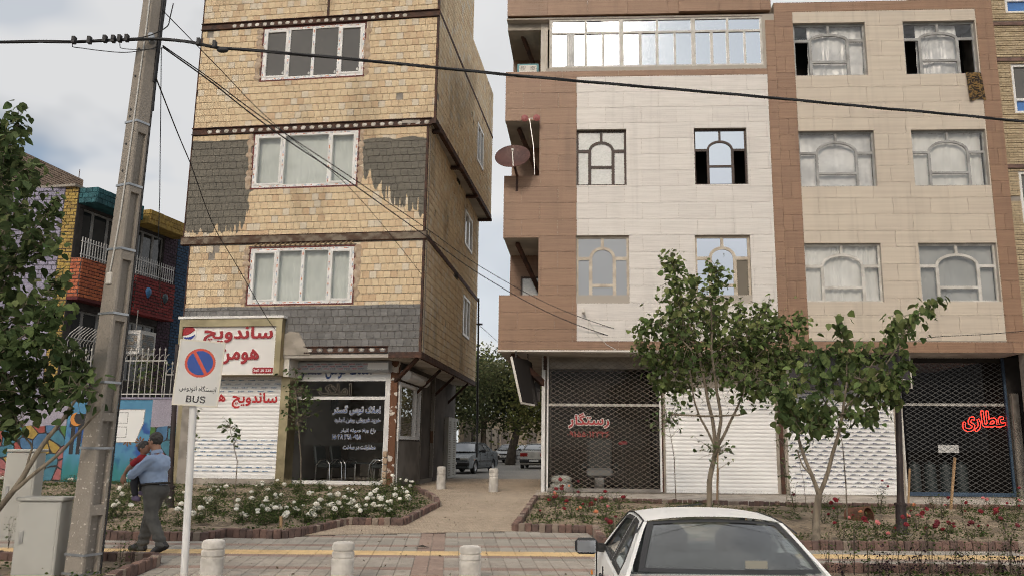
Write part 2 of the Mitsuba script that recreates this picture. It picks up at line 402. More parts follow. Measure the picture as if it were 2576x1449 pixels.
    'l3': '272,-32 273,-21 280,-12 279,-7 284,-5 291,-14 294,-21 295,-26 294,-33 290,-37 283,-36 276,-37;278,-30 281,-31 281,-28 285,-28 286,-31 289,-30 289,-24 285,-16 281,-17 278,-23|256,-8 257,-5 262,-4 265,-19 266,-37 260,-37 259,-20|230,-18 230,-11 233,-6 237,-4 245,-5 249,-13 251,-36 246,-37 244,-23 236,-23 232,-21;237,-16 243,-17 243,-12 241,-10 236,-11|216,-23 221,-18 225,-22 225,-24 222,-27 220,-27|172,-36 179,-20 183,-5 189,-4 189,-8 198,-30 199,-36 194,-38 186,-16 178,-37|158,-8 159,-5 164,-4 167,-19 168,-37 162,-37 161,-20|129,-8 130,-5 134,-4 136,-11 138,-12 141,-6 145,-6 145,-12 147,-12 149,-10 149,-5 153,-4 154,-6 155,-12 152,-17 143,-16 137,-17 139,-37 133,-37 132,-20|86,-36 93,-20 97,-5 103,-4 103,-8 112,-30 113,-36 108,-38 101,-16 100,-16 92,-37|65,-20 62,-6 64,-5 68,-5 69,-10 76,-10 79,-5 83,-5 83,-11 80,-15 70,-16 72,-37 66,-37|22,-32 23,-21 30,-12 29,-7 34,-5 41,-14 44,-21 45,-26 44,-33 40,-37 33,-36 26,-37;31,-17 28,-31 31,-31 31,-28 35,-28 36,-31 39,-30 39,-24 35,-16|6,-8 7,-5 12,-4 15,-19 16,-37 10,-37 9,-20',
    'l4': '303,-34 302,-4 307,-4 308,-32 310,-34 317,-34 320,-25 324,-25 324,-34 331,-34 333,-30 333,-25 338,-25 337,-33 339,-34 345,-34 346,-31 346,-21 350,-21 351,-32 353,-34 359,-34 363,-26 369,-21 374,-21 377,-23 380,-29 380,-33 379,-36 375,-39 369,-39 364,-37 360,-39 353,-39 349,-36 345,-39 338,-39 335,-37 332,-39 324,-39 321,-37 317,-39 308,-39;366,-32 369,-34 374,-34 375,-29 373,-26 369,-26|336,-16 336,-13 338,-12 341,-14 340,-17|332,-10 333,-7 337,-8 337,-11 335,-12|329,-13 332,-12 334,-16 330,-17|279,-46 286,-43 290,-39 291,-31 288,-24 292,-22 296,-31 296,-36 293,-43 282,-50|207,-33 208,-22 211,-22 213,-23 212,-32 218,-35 238,-34 245,-31 249,-26 253,-28 253,-32 254,-34 270,-34 272,-33 272,-29 261,-19 261,-14 279,-5 280,-8 279,-10 267,-16 275,-25 277,-30 276,-35 273,-38 254,-39 247,-35 238,-39 217,-40 211,-38|230,-15 234,-14 235,-18 231,-19|223,-18 224,-14 227,-14 228,-16 227,-19|172,-37 174,-33 184,-34 187,-32 187,-28 181,-19 183,-16 185,-16 192,-29 191,-35 185,-39 177,-39|150,-46 157,-43 161,-39 162,-31 159,-24 163,-22 167,-31 167,-36 164,-43 153,-50|89,-34 88,-4 93,-4 94,-32 96,-34 103,-34 106,-25 110,-26 110,-34 118,-33 119,-25 124,-25 123,-32 124,-34 131,-34 132,-32 132,-28 129,-20 134,-19 137,-27 136,-35 131,-39 124,-39 121,-37 118,-39 110,-39 107,-37 103,-39 94,-39|5,-26 6,-22 11,-23 10,-32 16,-35 36,-34 43,-31 47,-26 51,-28 52,-34 63,-34 74,-30 73,-27 70,-26 60,-26 61,-21 69,-21 78,-26 83,-26 83,-31 77,-32 70,-37 63,-39 52,-39 45,-35 36,-39 15,-40 9,-38 6,-35|62,-15 63,-11 67,-12 66,-16|28,-15 32,-14 33,-18 29,-19|21,-18 21,-15 25,-14 26,-16 25,-19',
    'amlak': '215,-74 213,-4 224,-4 226,-74|94,-73 96,-62 112,-62 121,-57 115,-47 94,-26 94,-24 102,-18 129,-47 130,-43 129,-4 140,-4 142,-57 145,-62 158,-62 168,-44 174,-38 179,-36 187,-36 193,-39 201,-51 201,-63 198,-69 190,-74 180,-74 168,-69 158,-74 144,-74 137,-72 133,-68 131,-63 122,-71 116,-73;174,-60 181,-63 189,-62 190,-56 188,-50 183,-47 178,-48 173,-57|7,-60 9,-41 10,-39 13,-39 20,-41 18,-54 20,-59 26,-63 36,-65 60,-65 71,-62 72,-59 71,-53 51,-35 51,-26 61,-18 85,-6 87,-7 91,-15 90,-17 64,-30 78,-44 83,-52 84,-63 79,-70 65,-75 33,-76 17,-72 9,-65',
    'rast': '258,-110 254,-97 264,-94 274,-86 277,-79 277,-73 271,-57 284,-52 290,-67 290,-82 286,-92 276,-102 260,-110|52,-19 66,-18 68,-69 69,-73 72,-75 100,-74 100,-69 98,-65 80,-48 80,-41 84,-36 92,-31 117,-20 122,-32 97,-43 96,-45 109,-58 116,-70 123,-75 136,-74 141,-66 143,-54 146,-54 155,-56 154,-70 157,-74 161,-75 173,-75 177,-71 180,-56 192,-58 191,-71 195,-75 204,-75 207,-72 211,-56 223,-57 222,-73 226,-75 235,-75 239,-71 239,-65 234,-47 247,-43 252,-59 252,-75 246,-84 237,-88 225,-88 216,-83 207,-88 194,-88 185,-83 178,-87 159,-88 148,-82 134,-88 122,-88 114,-85 111,-82 106,-86 99,-88 64,-87 57,-82 55,-77|151,-35 155,-32 160,-32 164,-36 164,-41 160,-45 155,-45 151,-42|134,-41 134,-36 138,-32 143,-32 147,-35 147,-42 143,-45 139,-45|74,-25 78,-21 108,-5 110,-5 113,-11 113,-14 79,-32|9,-110 5,-97 15,-94 25,-86 28,-79 28,-73 22,-57 35,-52 41,-67 41,-82 37,-92 27,-102 11,-110',
    'rnum': '233,-36 236,-28 240,-24 240,-22 238,-22 234,-17 234,-11 236,-7 239,-5 248,-5 248,-10 242,-10 240,-12 240,-15 244,-19 250,-17 252,-22 242,-30 238,-38|205,-8 206,-5 210,-4 212,-11 214,-12 217,-6 221,-6 221,-12 223,-12 225,-10 225,-5 229,-4 230,-6 231,-12 228,-17 219,-16 213,-17 215,-37 209,-37 208,-20|176,-8 177,-5 181,-4 183,-11 185,-12 188,-6 192,-6 192,-12 194,-12 196,-10 196,-5 200,-4 201,-6 202,-12 199,-17 190,-16 184,-17 186,-37 180,-37 179,-20|154,-20 151,-6 153,-5 157,-5 158,-10 165,-10 168,-5 172,-5 172,-11 169,-15 159,-16 161,-37 155,-37|136,-8 137,-5 142,-4 145,-19 146,-37 140,-37 139,-20|121,-23 126,-18 130,-22 130,-24 127,-27 125,-27|92,-32 93,-21 100,-12 99,-7 104,-5 111,-14 114,-21 115,-26 114,-33 110,-37 103,-36 96,-37;101,-17 98,-31 101,-31 101,-28 105,-28 106,-31 109,-30 109,-24 105,-16|63,-32 64,-21 71,-12 70,-7 75,-5 82,-14 85,-21 86,-26 85,-33 81,-37 74,-36 67,-37;72,-17 69,-31 72,-31 72,-28 76,-28 77,-31 80,-30 80,-24 76,-16|47,-8 48,-5 53,-4 56,-19 57,-37 51,-37 50,-20|21,-18 21,-11 24,-6 28,-4 36,-5 40,-13 42,-36 37,-37 35,-23 27,-23 23,-21;28,-16 34,-17 34,-12 32,-10 27,-11|7,-23 12,-18 16,-22 16,-24 13,-27 11,-27',
    'attari': '124,-60 122,-4 132,-4 134,-58 137,-63 150,-64 154,-59 152,-4 162,-4 163,-47 178,-37 194,-35 201,-38 207,-46 207,-58 205,-63 226,-64 227,-61 221,-52 221,-43 223,-38 233,-30 247,-29 251,-30 250,-39 241,-38 234,-40 231,-44 231,-52 236,-58 241,-60 258,-56 260,-64 248,-69 226,-73 208,-73 196,-69 182,-73 137,-73 130,-71 126,-67;171,-52 163,-64 171,-64 188,-62 197,-57 198,-50 194,-45 182,-45|76,-87 89,-81 97,-73 100,-65 100,-59 94,-43 103,-40 109,-54 109,-69 107,-75 98,-86 84,-94 79,-95|7,-77 8,-62 12,-54 20,-57 17,-65 17,-75 22,-82 30,-85 40,-86 58,-81 63,-76 64,-71 43,-61 41,-57 42,-47 52,-35 58,-32 71,-31 77,-34 74,-43 66,-40 60,-41 51,-49 51,-55 53,-57 69,-63 74,-68 72,-79 62,-89 50,-94 29,-95 14,-89 9,-83',
    'bus': '304,-10 309,-10 309,-45 304,-45|293,-55 293,-50 297,-51 296,-55|187,-10 192,-10 193,-38 194,-40 208,-40 210,-39 210,-35 208,-32 199,-25 199,-21 205,-16 215,-11 217,-11 218,-16 209,-19 205,-23 213,-31 215,-36 219,-40 227,-40 229,-37 230,-30 233,-30 235,-31 234,-37 236,-40 246,-40 248,-31 253,-32 252,-38 253,-40 259,-40 261,-38 262,-31 266,-31 266,-40 272,-40 274,-38 274,-28 278,-27 280,-38 283,-40 290,-40 292,-38 292,-33 290,-29 291,-25 295,-25 297,-39 295,-43 290,-45 281,-45 277,-42 273,-45 266,-45 263,-43 260,-45 253,-45 250,-43 246,-45 235,-45 232,-43 228,-45 219,-45 214,-42 208,-45 193,-45 188,-40|285,-54 285,-51 289,-50 290,-54 289,-55|233,-24 234,-20 238,-21 237,-25|226,-24 227,-20 230,-20 231,-22 230,-25|196,-16 196,-14 212,-5 215,-6 215,-9 205,-13 199,-18|165,-40 165,-34 170,-28 170,-24 174,-22 182,-31 183,-34 182,-41 177,-45 170,-45;170,-38 171,-40 175,-40 178,-38 178,-34 175,-29 172,-30|144,-10 149,-10 149,-45 144,-45|134,-19 135,-15 139,-16 138,-20|105,-56 104,-51 111,-50 115,-46 115,-45 107,-44 105,-41 105,-35 109,-29 116,-28 120,-31 122,-40 131,-40 133,-38 133,-33 130,-26 136,-25 138,-39 134,-44 121,-45 120,-49 114,-54 107,-56;110,-38 111,-40 117,-40 117,-35 115,-33 111,-33|127,-16 131,-15 132,-19 128,-20|67,-56 66,-51 73,-50 77,-46 77,-45 69,-44 67,-41 67,-35 71,-29 78,-28 82,-31 84,-40 93,-40 95,-38 95,-34 92,-26 97,-25 100,-33 100,-38 96,-44 83,-45 82,-49 76,-54 69,-56;73,-33 72,-38 73,-40 79,-40 79,-35 77,-33|91,-50 95,-49 96,-53 92,-54|5,-48 6,-37 10,-36 11,-37 10,-46 11,-49 15,-51 27,-50 30,-45 30,-39 28,-34 29,-31 33,-31 34,-37 36,-40 42,-40 44,-35 44,-31 49,-32 48,-38 49,-40 56,-40 57,-38 57,-34 54,-26 57,-25 60,-26 62,-38 61,-41 56,-45 49,-45 45,-43 42,-45 34,-45 33,-50 29,-54 24,-56 12,-55',
}
# ---------------------------------------------------------------- materials
def rgb(c):
    return {'type': 'rgb', 'value': [float(x) for x in c]}


def bs(name, col, rough=0.6, metallic=0.0, spec=0.5, bump=None, bump_scale=1.0, **more):
    d = {'type': 'principled', 'base_color': col if isinstance(col, dict) else proc(col) if callable(col) else rgb(col), 'roughness': rough, 'metallic': metallic, 'specular': spec, **more}
    if bump is not None:
        d = {'type': 'bumpmap', 'arbitrary': proc(bump), 'scale': bump_scale, 'bsdf': d}
    scene[name] = {'type': 'twosided', 'bsdf': d}
    return name


def mottled(a, b, f=3.0, oct=3, lo=0.3, hi=0.7, sx=1.0, sy=1.0, sz=1.0):
    def fn(p, n, uv):
        return mix(a, b, smoothstep(lo, hi, fbm(p.x * f * sx + 5.3, p.y * f * sy + 1.7, p.z * f * sz + 9.1, oct)))
    return fn


def stone_grain(a, b, stain, fz=38.0, fs=1.6):
    """Streaky stone tile, grain along the courses, faint rain stains."""
    def fn(p, n, uv):
        g = noise(p.x * fs + 3.1, p.y * fs, p.z * fz) * 0.6 + noise(p.x * fs * 4 + 8.2, p.y * fs * 4, p.z * fz * 2.2) * 0.4
        c = mix(a, b, smoothstep(0.25, 0.8, g))
        s = smoothstep(0.5, 0.85, fbm(p.x * 2.4, p.y * 2.4, p.z * 0.5 + 2, 3)) + smoothstep(0.55, 0.8, fbm(p.x * 8.0, p.y * 8.0, p.z * 0.3 + 5, 3))
        return c * (1 - s * stain)
    return fn


bs('white_tile', stone_grain((.655, .62, .58), (.585, .55, .51), .08), .45)
bs('white_tile_b', stone_grain((.63, .595, .555), (.555, .52, .485), .08), .45)
bs('brown_tile', stone_grain((.285, .168, .103), (.225, .127, .075), .12, 52.0, 1.1), .5)
bs('brown_tile_b', stone_grain((.265, .155, .096), (.205, .115, .068), .12, 52.0, 1.1), .5)
bs('cream_tile', stone_grain((.545, .475, .385), (.50, .43, .345), .07, 24.0, .5), .45)
bs('cream_tile_b', stone_grain((.525, .455, .37), (.48, .41, .33), .07, 24.0, .5), .45)
bs('mortar', mottled((.30, .27, .235), (.21, .19, .165), 4), .9)
bs('joint_pale', (.40, .36, .31), .9)
bs('render_grey', mottled((.20, .18, .16), (.135, .12, .105), 1.7, 4), .9)
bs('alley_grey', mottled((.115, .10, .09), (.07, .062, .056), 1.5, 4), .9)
bs('ceiling_grey', mottled((.42, .385, .34), (.30, .27, .235), 2.0, 4), .9)
bs('plaster', mottled((.40, .355, .30), (.27, .24, .2), 3.0, 4), .95)
bs('concrete', mottled((.35, .315, .27), (.235, .205, .175), 4.0, 4), .9)
bs('white_trim', mottled((.62, .59, .54), (.50, .46, .40), 2.0), .5)
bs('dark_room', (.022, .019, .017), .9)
bs('room_wall', (.17, .155, .135), .9)
bs('rust', mottled((.085, .036, .02), (.035, .018, .013), 6, 4), .75)
bs('rust_flake', mottled((.13, .055, .026), (.55, .5, .44), 5.5, 4, .56, .62), .75)
bs('dark_metal', (.03, .026, .024), .5, .3)
bs('black_rubber', (.018, .018, .018), .55)
bs('steel', mottled((.55, .54, .52), (.38, .37, .36), 6), .3, .9)
bs('gold_steel', mottled((.43, .36, .22), (.30, .25, .15), 2.5), .32, .75)
bs('chrome', (.75, .75, .75), .12, 1.0)
bs('upvc', mottled((.74, .73, .71), (.64, .63, .60), 3), .35)
bs('frame_white', mottled((.58, .56, .52), (.44, .42, .38), 5), .5)
bs('frame_beige', mottled((.53, .47, .38), (.40, .34, .27), 5), .5)
bs('frame_brown', mottled((.06, .035, .026), (.035, .024, .02), 7), .55)
bs('frame_grey', mottled((.33, .33, .32), (.24, .235, .225), 5), .5)
bs('curtain', mottled((.62, .62, .59), (.52, .52, .49), 1.6), .95)
bs('curtain_grey', mottled((.36, .37, .36), (.28, .29, .28), 1.2), .95)
bs('plastic_sheet', mottled((.60, .60, .58), (.42, .42, .41), 2.6, 4), .3)
bs('fly_screen', (.17, .15, .12), .9)
bs('glass_frost', mottled((.66, .66, .635), (.56, .56, .535), 30), .12, 0, .9)
bs('glass_grey', mottled((.105, .10, .093), (.12, .115, .105), .8), .04, 0, .5)
scene['glass'] = {'type': 'thindielectric', 'int_ior': 1.52}
scene['shop_glass'] = {'type': 'thindielectric', 'int_ior': 1.5, 'specular_reflectance': rgb((.14, .14, .14))}
scene['glass_mirror'] = {'type': 'twosided', 'bsdf': {'type': 'roughconductor', 'material': 'none', 'specular_reflectance': rgb((.66, .70, .76)), 'alpha': 0.01, 'distribution': 'ggx'}}
scene['glass_tint'] = {'type': 'twosided', 'bsdf': {'type': 'principled', 'base_color': rgb((.34, .35, .36)), 'roughness': 0.03, 'specular': 0.5, 'clearcoat': 1.0, 'clearcoat_gloss': 1.0, 'metallic': 0.55}}
bs('shutter_white', mottled((.80, .795, .78), (.73, .725, .71), 1.2, 3), .38)
bs('print_blue', (.10, .19, .33), .6)
bs('print_dark', (.10, .115, .17), .6)
bs('red_paint', (.31, .014, .02), .45)
bs('red_faded', (.36, .045, .04), .5)
bs('red_vinyl', (.45, .02, .024), .45)
bs('blue_vinyl', (.025, .06, .20), .5)
bs('white_vinyl', (.72, .72, .70), .5)
bs('sign_white', mottled((.74, .73, .70), (.68, .66, .63), 1.2), .4)
bs('sign_face', mottled((.58, .57, .54), (.50, .49, .46), 2.0), .35)
bs('sign_red', (.52, .075, .045), .45)
bs('sign_blue', (.02, .065, .28), .45)
bs('sign_black', (.02, .02, .022), .6)
bs('logo_blue', (.015, .03, .22), .4)
bs('board_black', mottled((.012, .010, .012), (.028, .022, .026), 1.5), .35)
bs('white_steel', mottled((.70, .69, .67), (.60, .59, .57), 3), .4)
bs('bollard_stone', mottled((.58, .55, .50), (.44, .41, .365), 9, 4), .8)
bs('lamp_brown', mottled((.032, .019, .017), (.02, .013, .012), 6), .5)
bs('box_grey', mottled((.40, .395, .36), (.34, .335, .305), 1.4, 4), .55)
bs('cable', (.014, .014, .016), .6)
bs('cable_white', (.5, .49, .46), .6)
bs('wood', mottled((.38, .25, .135), (.27, .165, .085), 3, 3, .3, .7, 8, 8, .6), .8)
bs('bark', mottled((.21, .175, .13), (.12, .098, .073), 5, 4, .3, .7, 3, 3, .6), .9)
bs('bark_dark', mottled((.075, .06, .045), (.045, .036, .028), 5), .9)
bs('terracotta', mottled((.19, .085, .05), (.10, .05, .033), 6), .85)
bs('cloth_print', lambda p, n, uv: mix((.20, .12, .04), (.025, .018, .014), smoothstep(.42, .55, noise(p.x * 26, p.y * 26, p.z * 30))), .95)
bs('dish_brown', mottled((.105, .047, .038), (.075, .035, .03), 3), .6)
bs('dish_pink', (.28, .085, .08), .5)
bs('teal_case', (.08, .24, .27), .5)
scene['neon'] = {'type': 'twosided', 'bsdf': {'type': 'diffuse', 'reflectance': rgb((.5, .05, .03))}}


def ground_fn(p, n, uv):
    a = fbm(p.x * 1.3, p.y * 1.3, 0, 4)
    b = noise(p.x * 40, p.y * 40)
    return mix((.085, .08, .072), (.13, .12, .105), smoothstep(.3, .7, a)) * (0.85 + 0.3 * b)


def soil_fn(p, n, uv):
    a = fbm(p.x * 2.2, p.y * 2.2, p.z * 2, 4)
    b = fbm(p.x * 17, p.y * 17, p.z * 17, 3)
    c = mix((.215, .168, .118), (.135, .103, .072), smoothstep(.35, .65, a))
    c = mix(c, (.30, .245, .175), smoothstep(.58, .72, b) * .6)
    return mix(c, (.075, .06, .045), smoothstep(.60, .75, fbm(p.x * 9 + 7, p.y * 9, 3, 3)) * .7)


def path_fn(p, n, uv):
    """Small tan path bricks, laid herringbone, worn and dusty."""
    x, y = p.x * 0.98 + p.y * 0.2, p.y * 0.98 - p.x * 0.2
    row = dr.floor(y / .06)
    fx = x / .12 + 0.5 * (row - 2 * dr.floor(row / 2))
    k = cell_rand(dr.floor(fx), row, 3)
    ex, ey = fx - dr.floor(fx), y / .06 - row
    j = smoothstep(.0, .10, dr.minimum(ex, 1 - ex)) * smoothstep(.0, .16, dr.minimum(ey, 1 - ey))
    c = mix((.245, .195, .145), (.345, .275, .205), k)
    c = c * (0.62 + 0.38 * j)
    return mix(c, (.33, .27, .205), smoothstep(.35, .8, fbm(p.x * .8, p.y * .8, 0, 4)) * .55) * (0.86 + 0.28 * fbm(p.x * 6, p.y * 6, 0, 3))


def asphalt_fn(p, n, uv):
    return mix((.16, .15, .135), (.21, .195, .175), fbm(p.x * .7, p.y * .7, 0, 4)) * (0.85 + 0.3 * noise(p.x * 30, p.y * 30))


bs('ground_mat', ground_fn, .95)
bs('soil', soil_fn, .98)
bs('path', path_fn, .9)
bs('asphalt', asphalt_fn, .9)


def paver_fn(a, b):
    def fn(p, n, uv):
        return mix(a, b, smoothstep(.3, .7, fbm(p.x * 2.1 + 4, p.y * 2.1, 0, 4))) * (0.84 + 0.32 * fbm(p.x * 21, p.y * 21, 0, 3))
    return fn


bs('paver_grey', paver_fn((.285, .25, .212), (.23, .203, .174)), .85)
bs('paver_grey_b', paver_fn((.31, .272, .23), (.25, .222, .19)), .85)
bs('paver_red', paver_fn((.255, .185, .15), (.205, .15, .122)), .85)
bs('paver_yellow', paver_fn((.54, .385, .195), (.45, .315, .16)), .8)
VC = {'type': 'mesh_attribute', 'name': 'vertex_color'}
bs('by_vertex', VC, .85)
bs('edging_red', mottled((.185, .115, .092), (.12, .075, .062), 8), .9)
bs('edging_dark', mottled((.135, .088, .075), (.085, .058, .05), 8), .9)
bs('edging_light', mottled((.26, .205, .165), (.19, .15, .12), 8), .9)
# ---------------------------------------------------------------- the ground
Y_KERB = 9.5

def sheet(xs, ys, lift):
    X, Y = np.meshgrid(xs, ys, indexing='ij')
    Z = np.where(Y < Y_KERB, -0.12, gz(X, Y)) + lift
    v = np.stack([X, Y, Z], -1).reshape(-1, 3)
    n, m = len(xs), len(ys)
    i, j = np.meshgrid(np.arange(n - 1), np.arange(m - 1), indexing='ij')
    a = i * m + j
    return v, np.stack([a, a + m, a + m + 1, a + 1], -1).reshape(-1, 4)


struct('ground', sheet([-1500, -60, -20, -10, 0, 10, 20, 60, 1500], [-1500, -50, -5, Y_KERB - .01, Y_KERB, 11, 24, 30, 60, 150, 1500], -0.035), 'ground_mat')


def ground_poly(pix, lift=0.0):
    return Polygon([at_ground(u, v)[:2] for u, v in pix])


def flat_mesh(poly, lift, step=0.6):
    """A polygon laid on the ground, cut at y = 24 where the slope ends."""
    v, f = [], []
    n = 0
    x0, y0, x1, y1 = poly.bounds
    for a, b in ((y0, 24.0), (24.0, y1)):
        g = poly.intersection(sbox(x0 - 1, a, x1 + 1, b)) if b > a else None
        for q in getattr(g, 'geoms', [g]) if g is not None else ():
            if q.geom_type == 'Polygon' and q.area > 1e-6:
                vv, ff = tri_poly(q)
                v.append(np.column_stack([vv, gz(vv[:, 0], vv[:, 1]) + lift]))
                f.append(ff + n)
                n += len(vv)
    v, f = np.vstack(v), np.vstack(f)
    nz = np.cross(v[f[:, 1]] - v[f[:, 0]], v[f[:, 2]] - v[f[:, 0]])[:, 2]
    f[nz < 0] = f[nz < 0][:, ::-1]
    return v, f


G = lambda u, v: at_ground(u, v)[:2]
# outlines on the ground, as measured
LEFT_EDGE = [np.array([-13.5, G(60, 1352)[1] + .35]), G(60, 1352), G(429, 1357), G(518, 1357), G(566, 1348), G(699, 1353), G(752, 1347), G(874, 1319), G(1012, 1321), G(1101, 1274), G(1098, 1263), G(1080, 1250), G(1040, 1232)]
RIGHT_EDGE_FRONT = [G(1347, 1257), G(1297, 1334), G(1497, 1339), G(1516, 1372), G(2060, 1381), G(2576, 1383), G(2576, 1383) + [4.5, -.25]]
RIGHT_EDGE_BACK = [G(1347, 1257), G(1607, 1267), G(1978, 1276), G(2576, 1284), G(2576, 1284) + [4.5, -.2]]
NEAR_LEFT_EDGE = [G(-160, 1411), G(120, 1412), G(388, 1414), G(392, 1420), G(286, 1466), G(262, 1482)]
NEAR_RIGHT_EDGE = [G(2052, 1462), G(2062, 1441), G(2576, 1446), G(2576, 1446) + [2.5, -.1]]
struct('road', sheet([-40, -10, 0, 10, 40], [-10, 0, Y_KERB - 0.02], 0.0), 'asphalt')
kerb = MB()
for i in range(40):
    x = -14 + i * .8
    kerb.box(x, x + .79, Y_KERB, Y_KERB + .12, -0.2, gz(x, Y_KERB + .1) + .012)
struct('kerb', kerb, 'concrete')

left_bed = Polygon([*LEFT_EDGE, (LEFT_EDGE[-1][0] - .1, 26.5), (-24, 26.5), (-24, LEFT_EDGE[0][1]), LEFT_EDGE[0]])
right_bed = Polygon([*RIGHT_EDGE_FRONT, *RIGHT_EDGE_BACK[::-1]])
near_left_bed = Polygon([*NEAR_LEFT_EDGE, (-5.1, Y_KERB + .15), (-9.5, Y_KERB + .15), (-9.5, NEAR_LEFT_EDGE[0][1] - .05)])
near_right_bed = Polygon([*NEAR_RIGHT_EDGE, (NEAR_RIGHT_EDGE[-1][0], Y_KERB + .15), (NEAR_RIGHT_EDGE[0][0], Y_KERB + .15)])


def soil_mesh(poly, rise, seed):
    """Raked soil: a fine grid with lumps, clipped to the bed."""
    x0, y0, x1, y1 = poly.bounds
    xs, ys = np.arange(x0, x1 + .15, .15), np.arange(y0, y1 + .15, .15)
    X, Y = np.meshgrid(xs, ys, indexing='ij')
    inside = shapely.contains_xy(poly.buffer(.07), X, Y)
    d = np.where(inside, np.clip(shapely.distance(poly.boundary, shapely.points(X, Y)) / .8, 0, 1), 0)
    P = np.stack([X, Y, 0 * X], -1)
    Z = gz(X, Y) + .015 + d * rise + .11 * d * (meshkit.fbm(P * 2.1, 4, seed) - .45) + .05 * (meshkit.noise(P * 7, seed) - .5) * np.minimum(d * 2, 1)
    m = len(ys)
    i, j = np.meshgrid(np.arange(len(xs) - 1), np.arange(m - 1), indexing='ij')
    a = (i * m + j)
    ok = inside[:-1, :-1] & inside[1:, :-1] & inside[1:, 1:] & inside[:-1, 1:]
    q = np.stack([a, a + m, a + m + 1, a + 1], -1)[ok]
    v = np.stack([X, Y, Z], -1).reshape(-1, 3)
    used, inv = np.unique(q, return_inverse=True)
    q = inv.reshape(q.shape)
    return v[used], np.vstack([q[:, [0, 1, 2]], q[:, [0, 2, 3]]])


struct('soil', soil_mesh(left_bed, .05, 3), 'soil', True, 'dry soil of the bed of white roses on the left')
struct('soil', soil_mesh(right_bed, .05, 5), 'soil', True, 'dry soil of the bed of red roses before the shops')
struct('soil', soil_mesh(near_left_bed, .02, 8), 'soil', True, 'soil round the concrete pole')
struct('soil', soil_mesh(near_right_bed, .02, 9), 'soil', True, 'soil of the near bed with purple shrubs')
SOIL = [left_bed, right_bed, near_left_bed, near_right_bed]

# tan path into the alley, asphalt farther in, cement strip before the right-hand shops
PATH_NEAR = [G(790, 1345), G(1330, 1335)]
path_poly = Polygon([LEFT_EDGE[6], (LEFT_EDGE[6][0] - .05, PATH_NEAR[0][1] - .1), (RIGHT_EDGE_FRONT[1][0], PATH_NEAR[1][1] - .05), RIGHT_EDGE_FRONT[1], RIGHT_EDGE_FRONT[0], (1.2, 24.0), (1.5, 32.5), (-4.2, 32.5), (-4.6, 24.6), LEFT_EDGE[-1], *LEFT_EDGE[6:-1][::-1]]).buffer(0)
struct('path', flat_mesh(path_poly, 0.004), 'path')
struct('alley_road', flat_mesh(Polygon([(-4.2, 32.5), (1.5, 32.5), (60, 38), (60, 150), (-40, 150), (-40, 45), (-4.2, 38)]), 0.0), 'asphalt')
struct('cement_strip', flat_mesh(Polygon([*RIGHT_EDGE_BACK, (RIGHT_EDGE_BACK[-1][0], 23.2), (-.1, 24.3)]), 0.004), 'concrete')

# ---- pavement of small square pavers with red bands and a yellow guide strip
YA, YB = G(500, 1391), G(2576, 1408)
da = (YB - YA) / np.linalg.norm(YB - YA)
db = np.array([-da[1], da[0]])
db = db + 0.10 * da * -1
db /= np.linalg.norm(db)
struct('pavement', flat_mesh(sbox(-14, Y_KERB + .12, 14, 14.2).difference(unary_union([left_bed, right_bed, near_left_bed, near_right_bed, path_poly.buffer(.02)]))
                             .intersection(sbox(-14, Y_KERB + .12, 14, 14.2)), -0.012), 'mortar')
pav_poly = sbox(-9.5, Y_KERB + .14, 12.5, 15.5).difference(unary_union([left_bed.buffer(.08), right_bed.buffer(.08), near_left_bed.buffer(.08), near_right_bed.buffer(.08), path_poly]))
found = []
W = .2
for j in range(-20, 24):
    for i in range(-45, 70):
        if j in (0, 1):
            continue
        o = YA + da * (i * W) + db * (j * W)
        c = o + (da + db) * W / 2
        if not shapely.contains_xy(pav_poly, *c):
            continue
        q = [o + da * .004 + db * .004, o + da * (W - .004) + db * .004, o + (da + db) * (W - .004), o + da * .004 + db * (W - .004)]
        pp = Polygon(q)
        if not pav_poly.contains(pp):
            pp = pp.intersection(pav_poly)
            if pp.geom_type != 'Polygon' or pp.area < .002:
                continue
        red = j % 5 == 4 or (i % 22 in (15, 16))
        found.append((c, pp, red))
# yellow guide tiles, twice as wide
for i in range(-22, 35):
    o = YA + da * (i * 2 * W)
    q = [o + da * .004 + db * .004, o + da * (2 * W - .004) + db * .004, o + da * (2 * W - .004) + db * (2 * W - .004), o + da * .004 + db * (2 * W - .004)]
    pp = Polygon(q).intersection(pav_poly)
    if pp.geom_type == 'Polygon' and pp.area > .01:
        found.append((o + (da + db) * W, pp, 'y'))


def slab(pp, top, th=.03, tilt=(0, 0)):
    pp = shapely.geometry.polygon.orient(pp)
    c = np.array(pp.exterior.coords[:-1])
    vv, ff = tri_poly(pp)
    n = len(vv)
    g = lambda x: gz(x[:, 0], x[:, 1]) + top + tilt[0] * (x[:, 0] - c[0, 0]) + tilt[1] * (x[:, 1] - c[0, 1])
    v = [np.column_stack([vv, g(vv)])]
    k = len(c)
    v.append(np.column_stack([c, g(c)]))
    v.append(np.column_stack([c, g(c) - th]))
    nz = np.cross(vv[ff[:, 1]] - vv[ff[:, 0]], vv[ff[:, 2]] - vv[ff[:, 0]])
    ff = np.where((nz < 0)[:, None], ff[:, ::-1], ff)
    i = np.arange(k)
    side = np.stack([n + k + i, n + k + (i + 1) % k, n + (i + 1) % k, n + i], 1)
    return np.vstack(v), np.vstack([ff, side[:, [0, 1, 2]], side[:, [0, 2, 3]]])


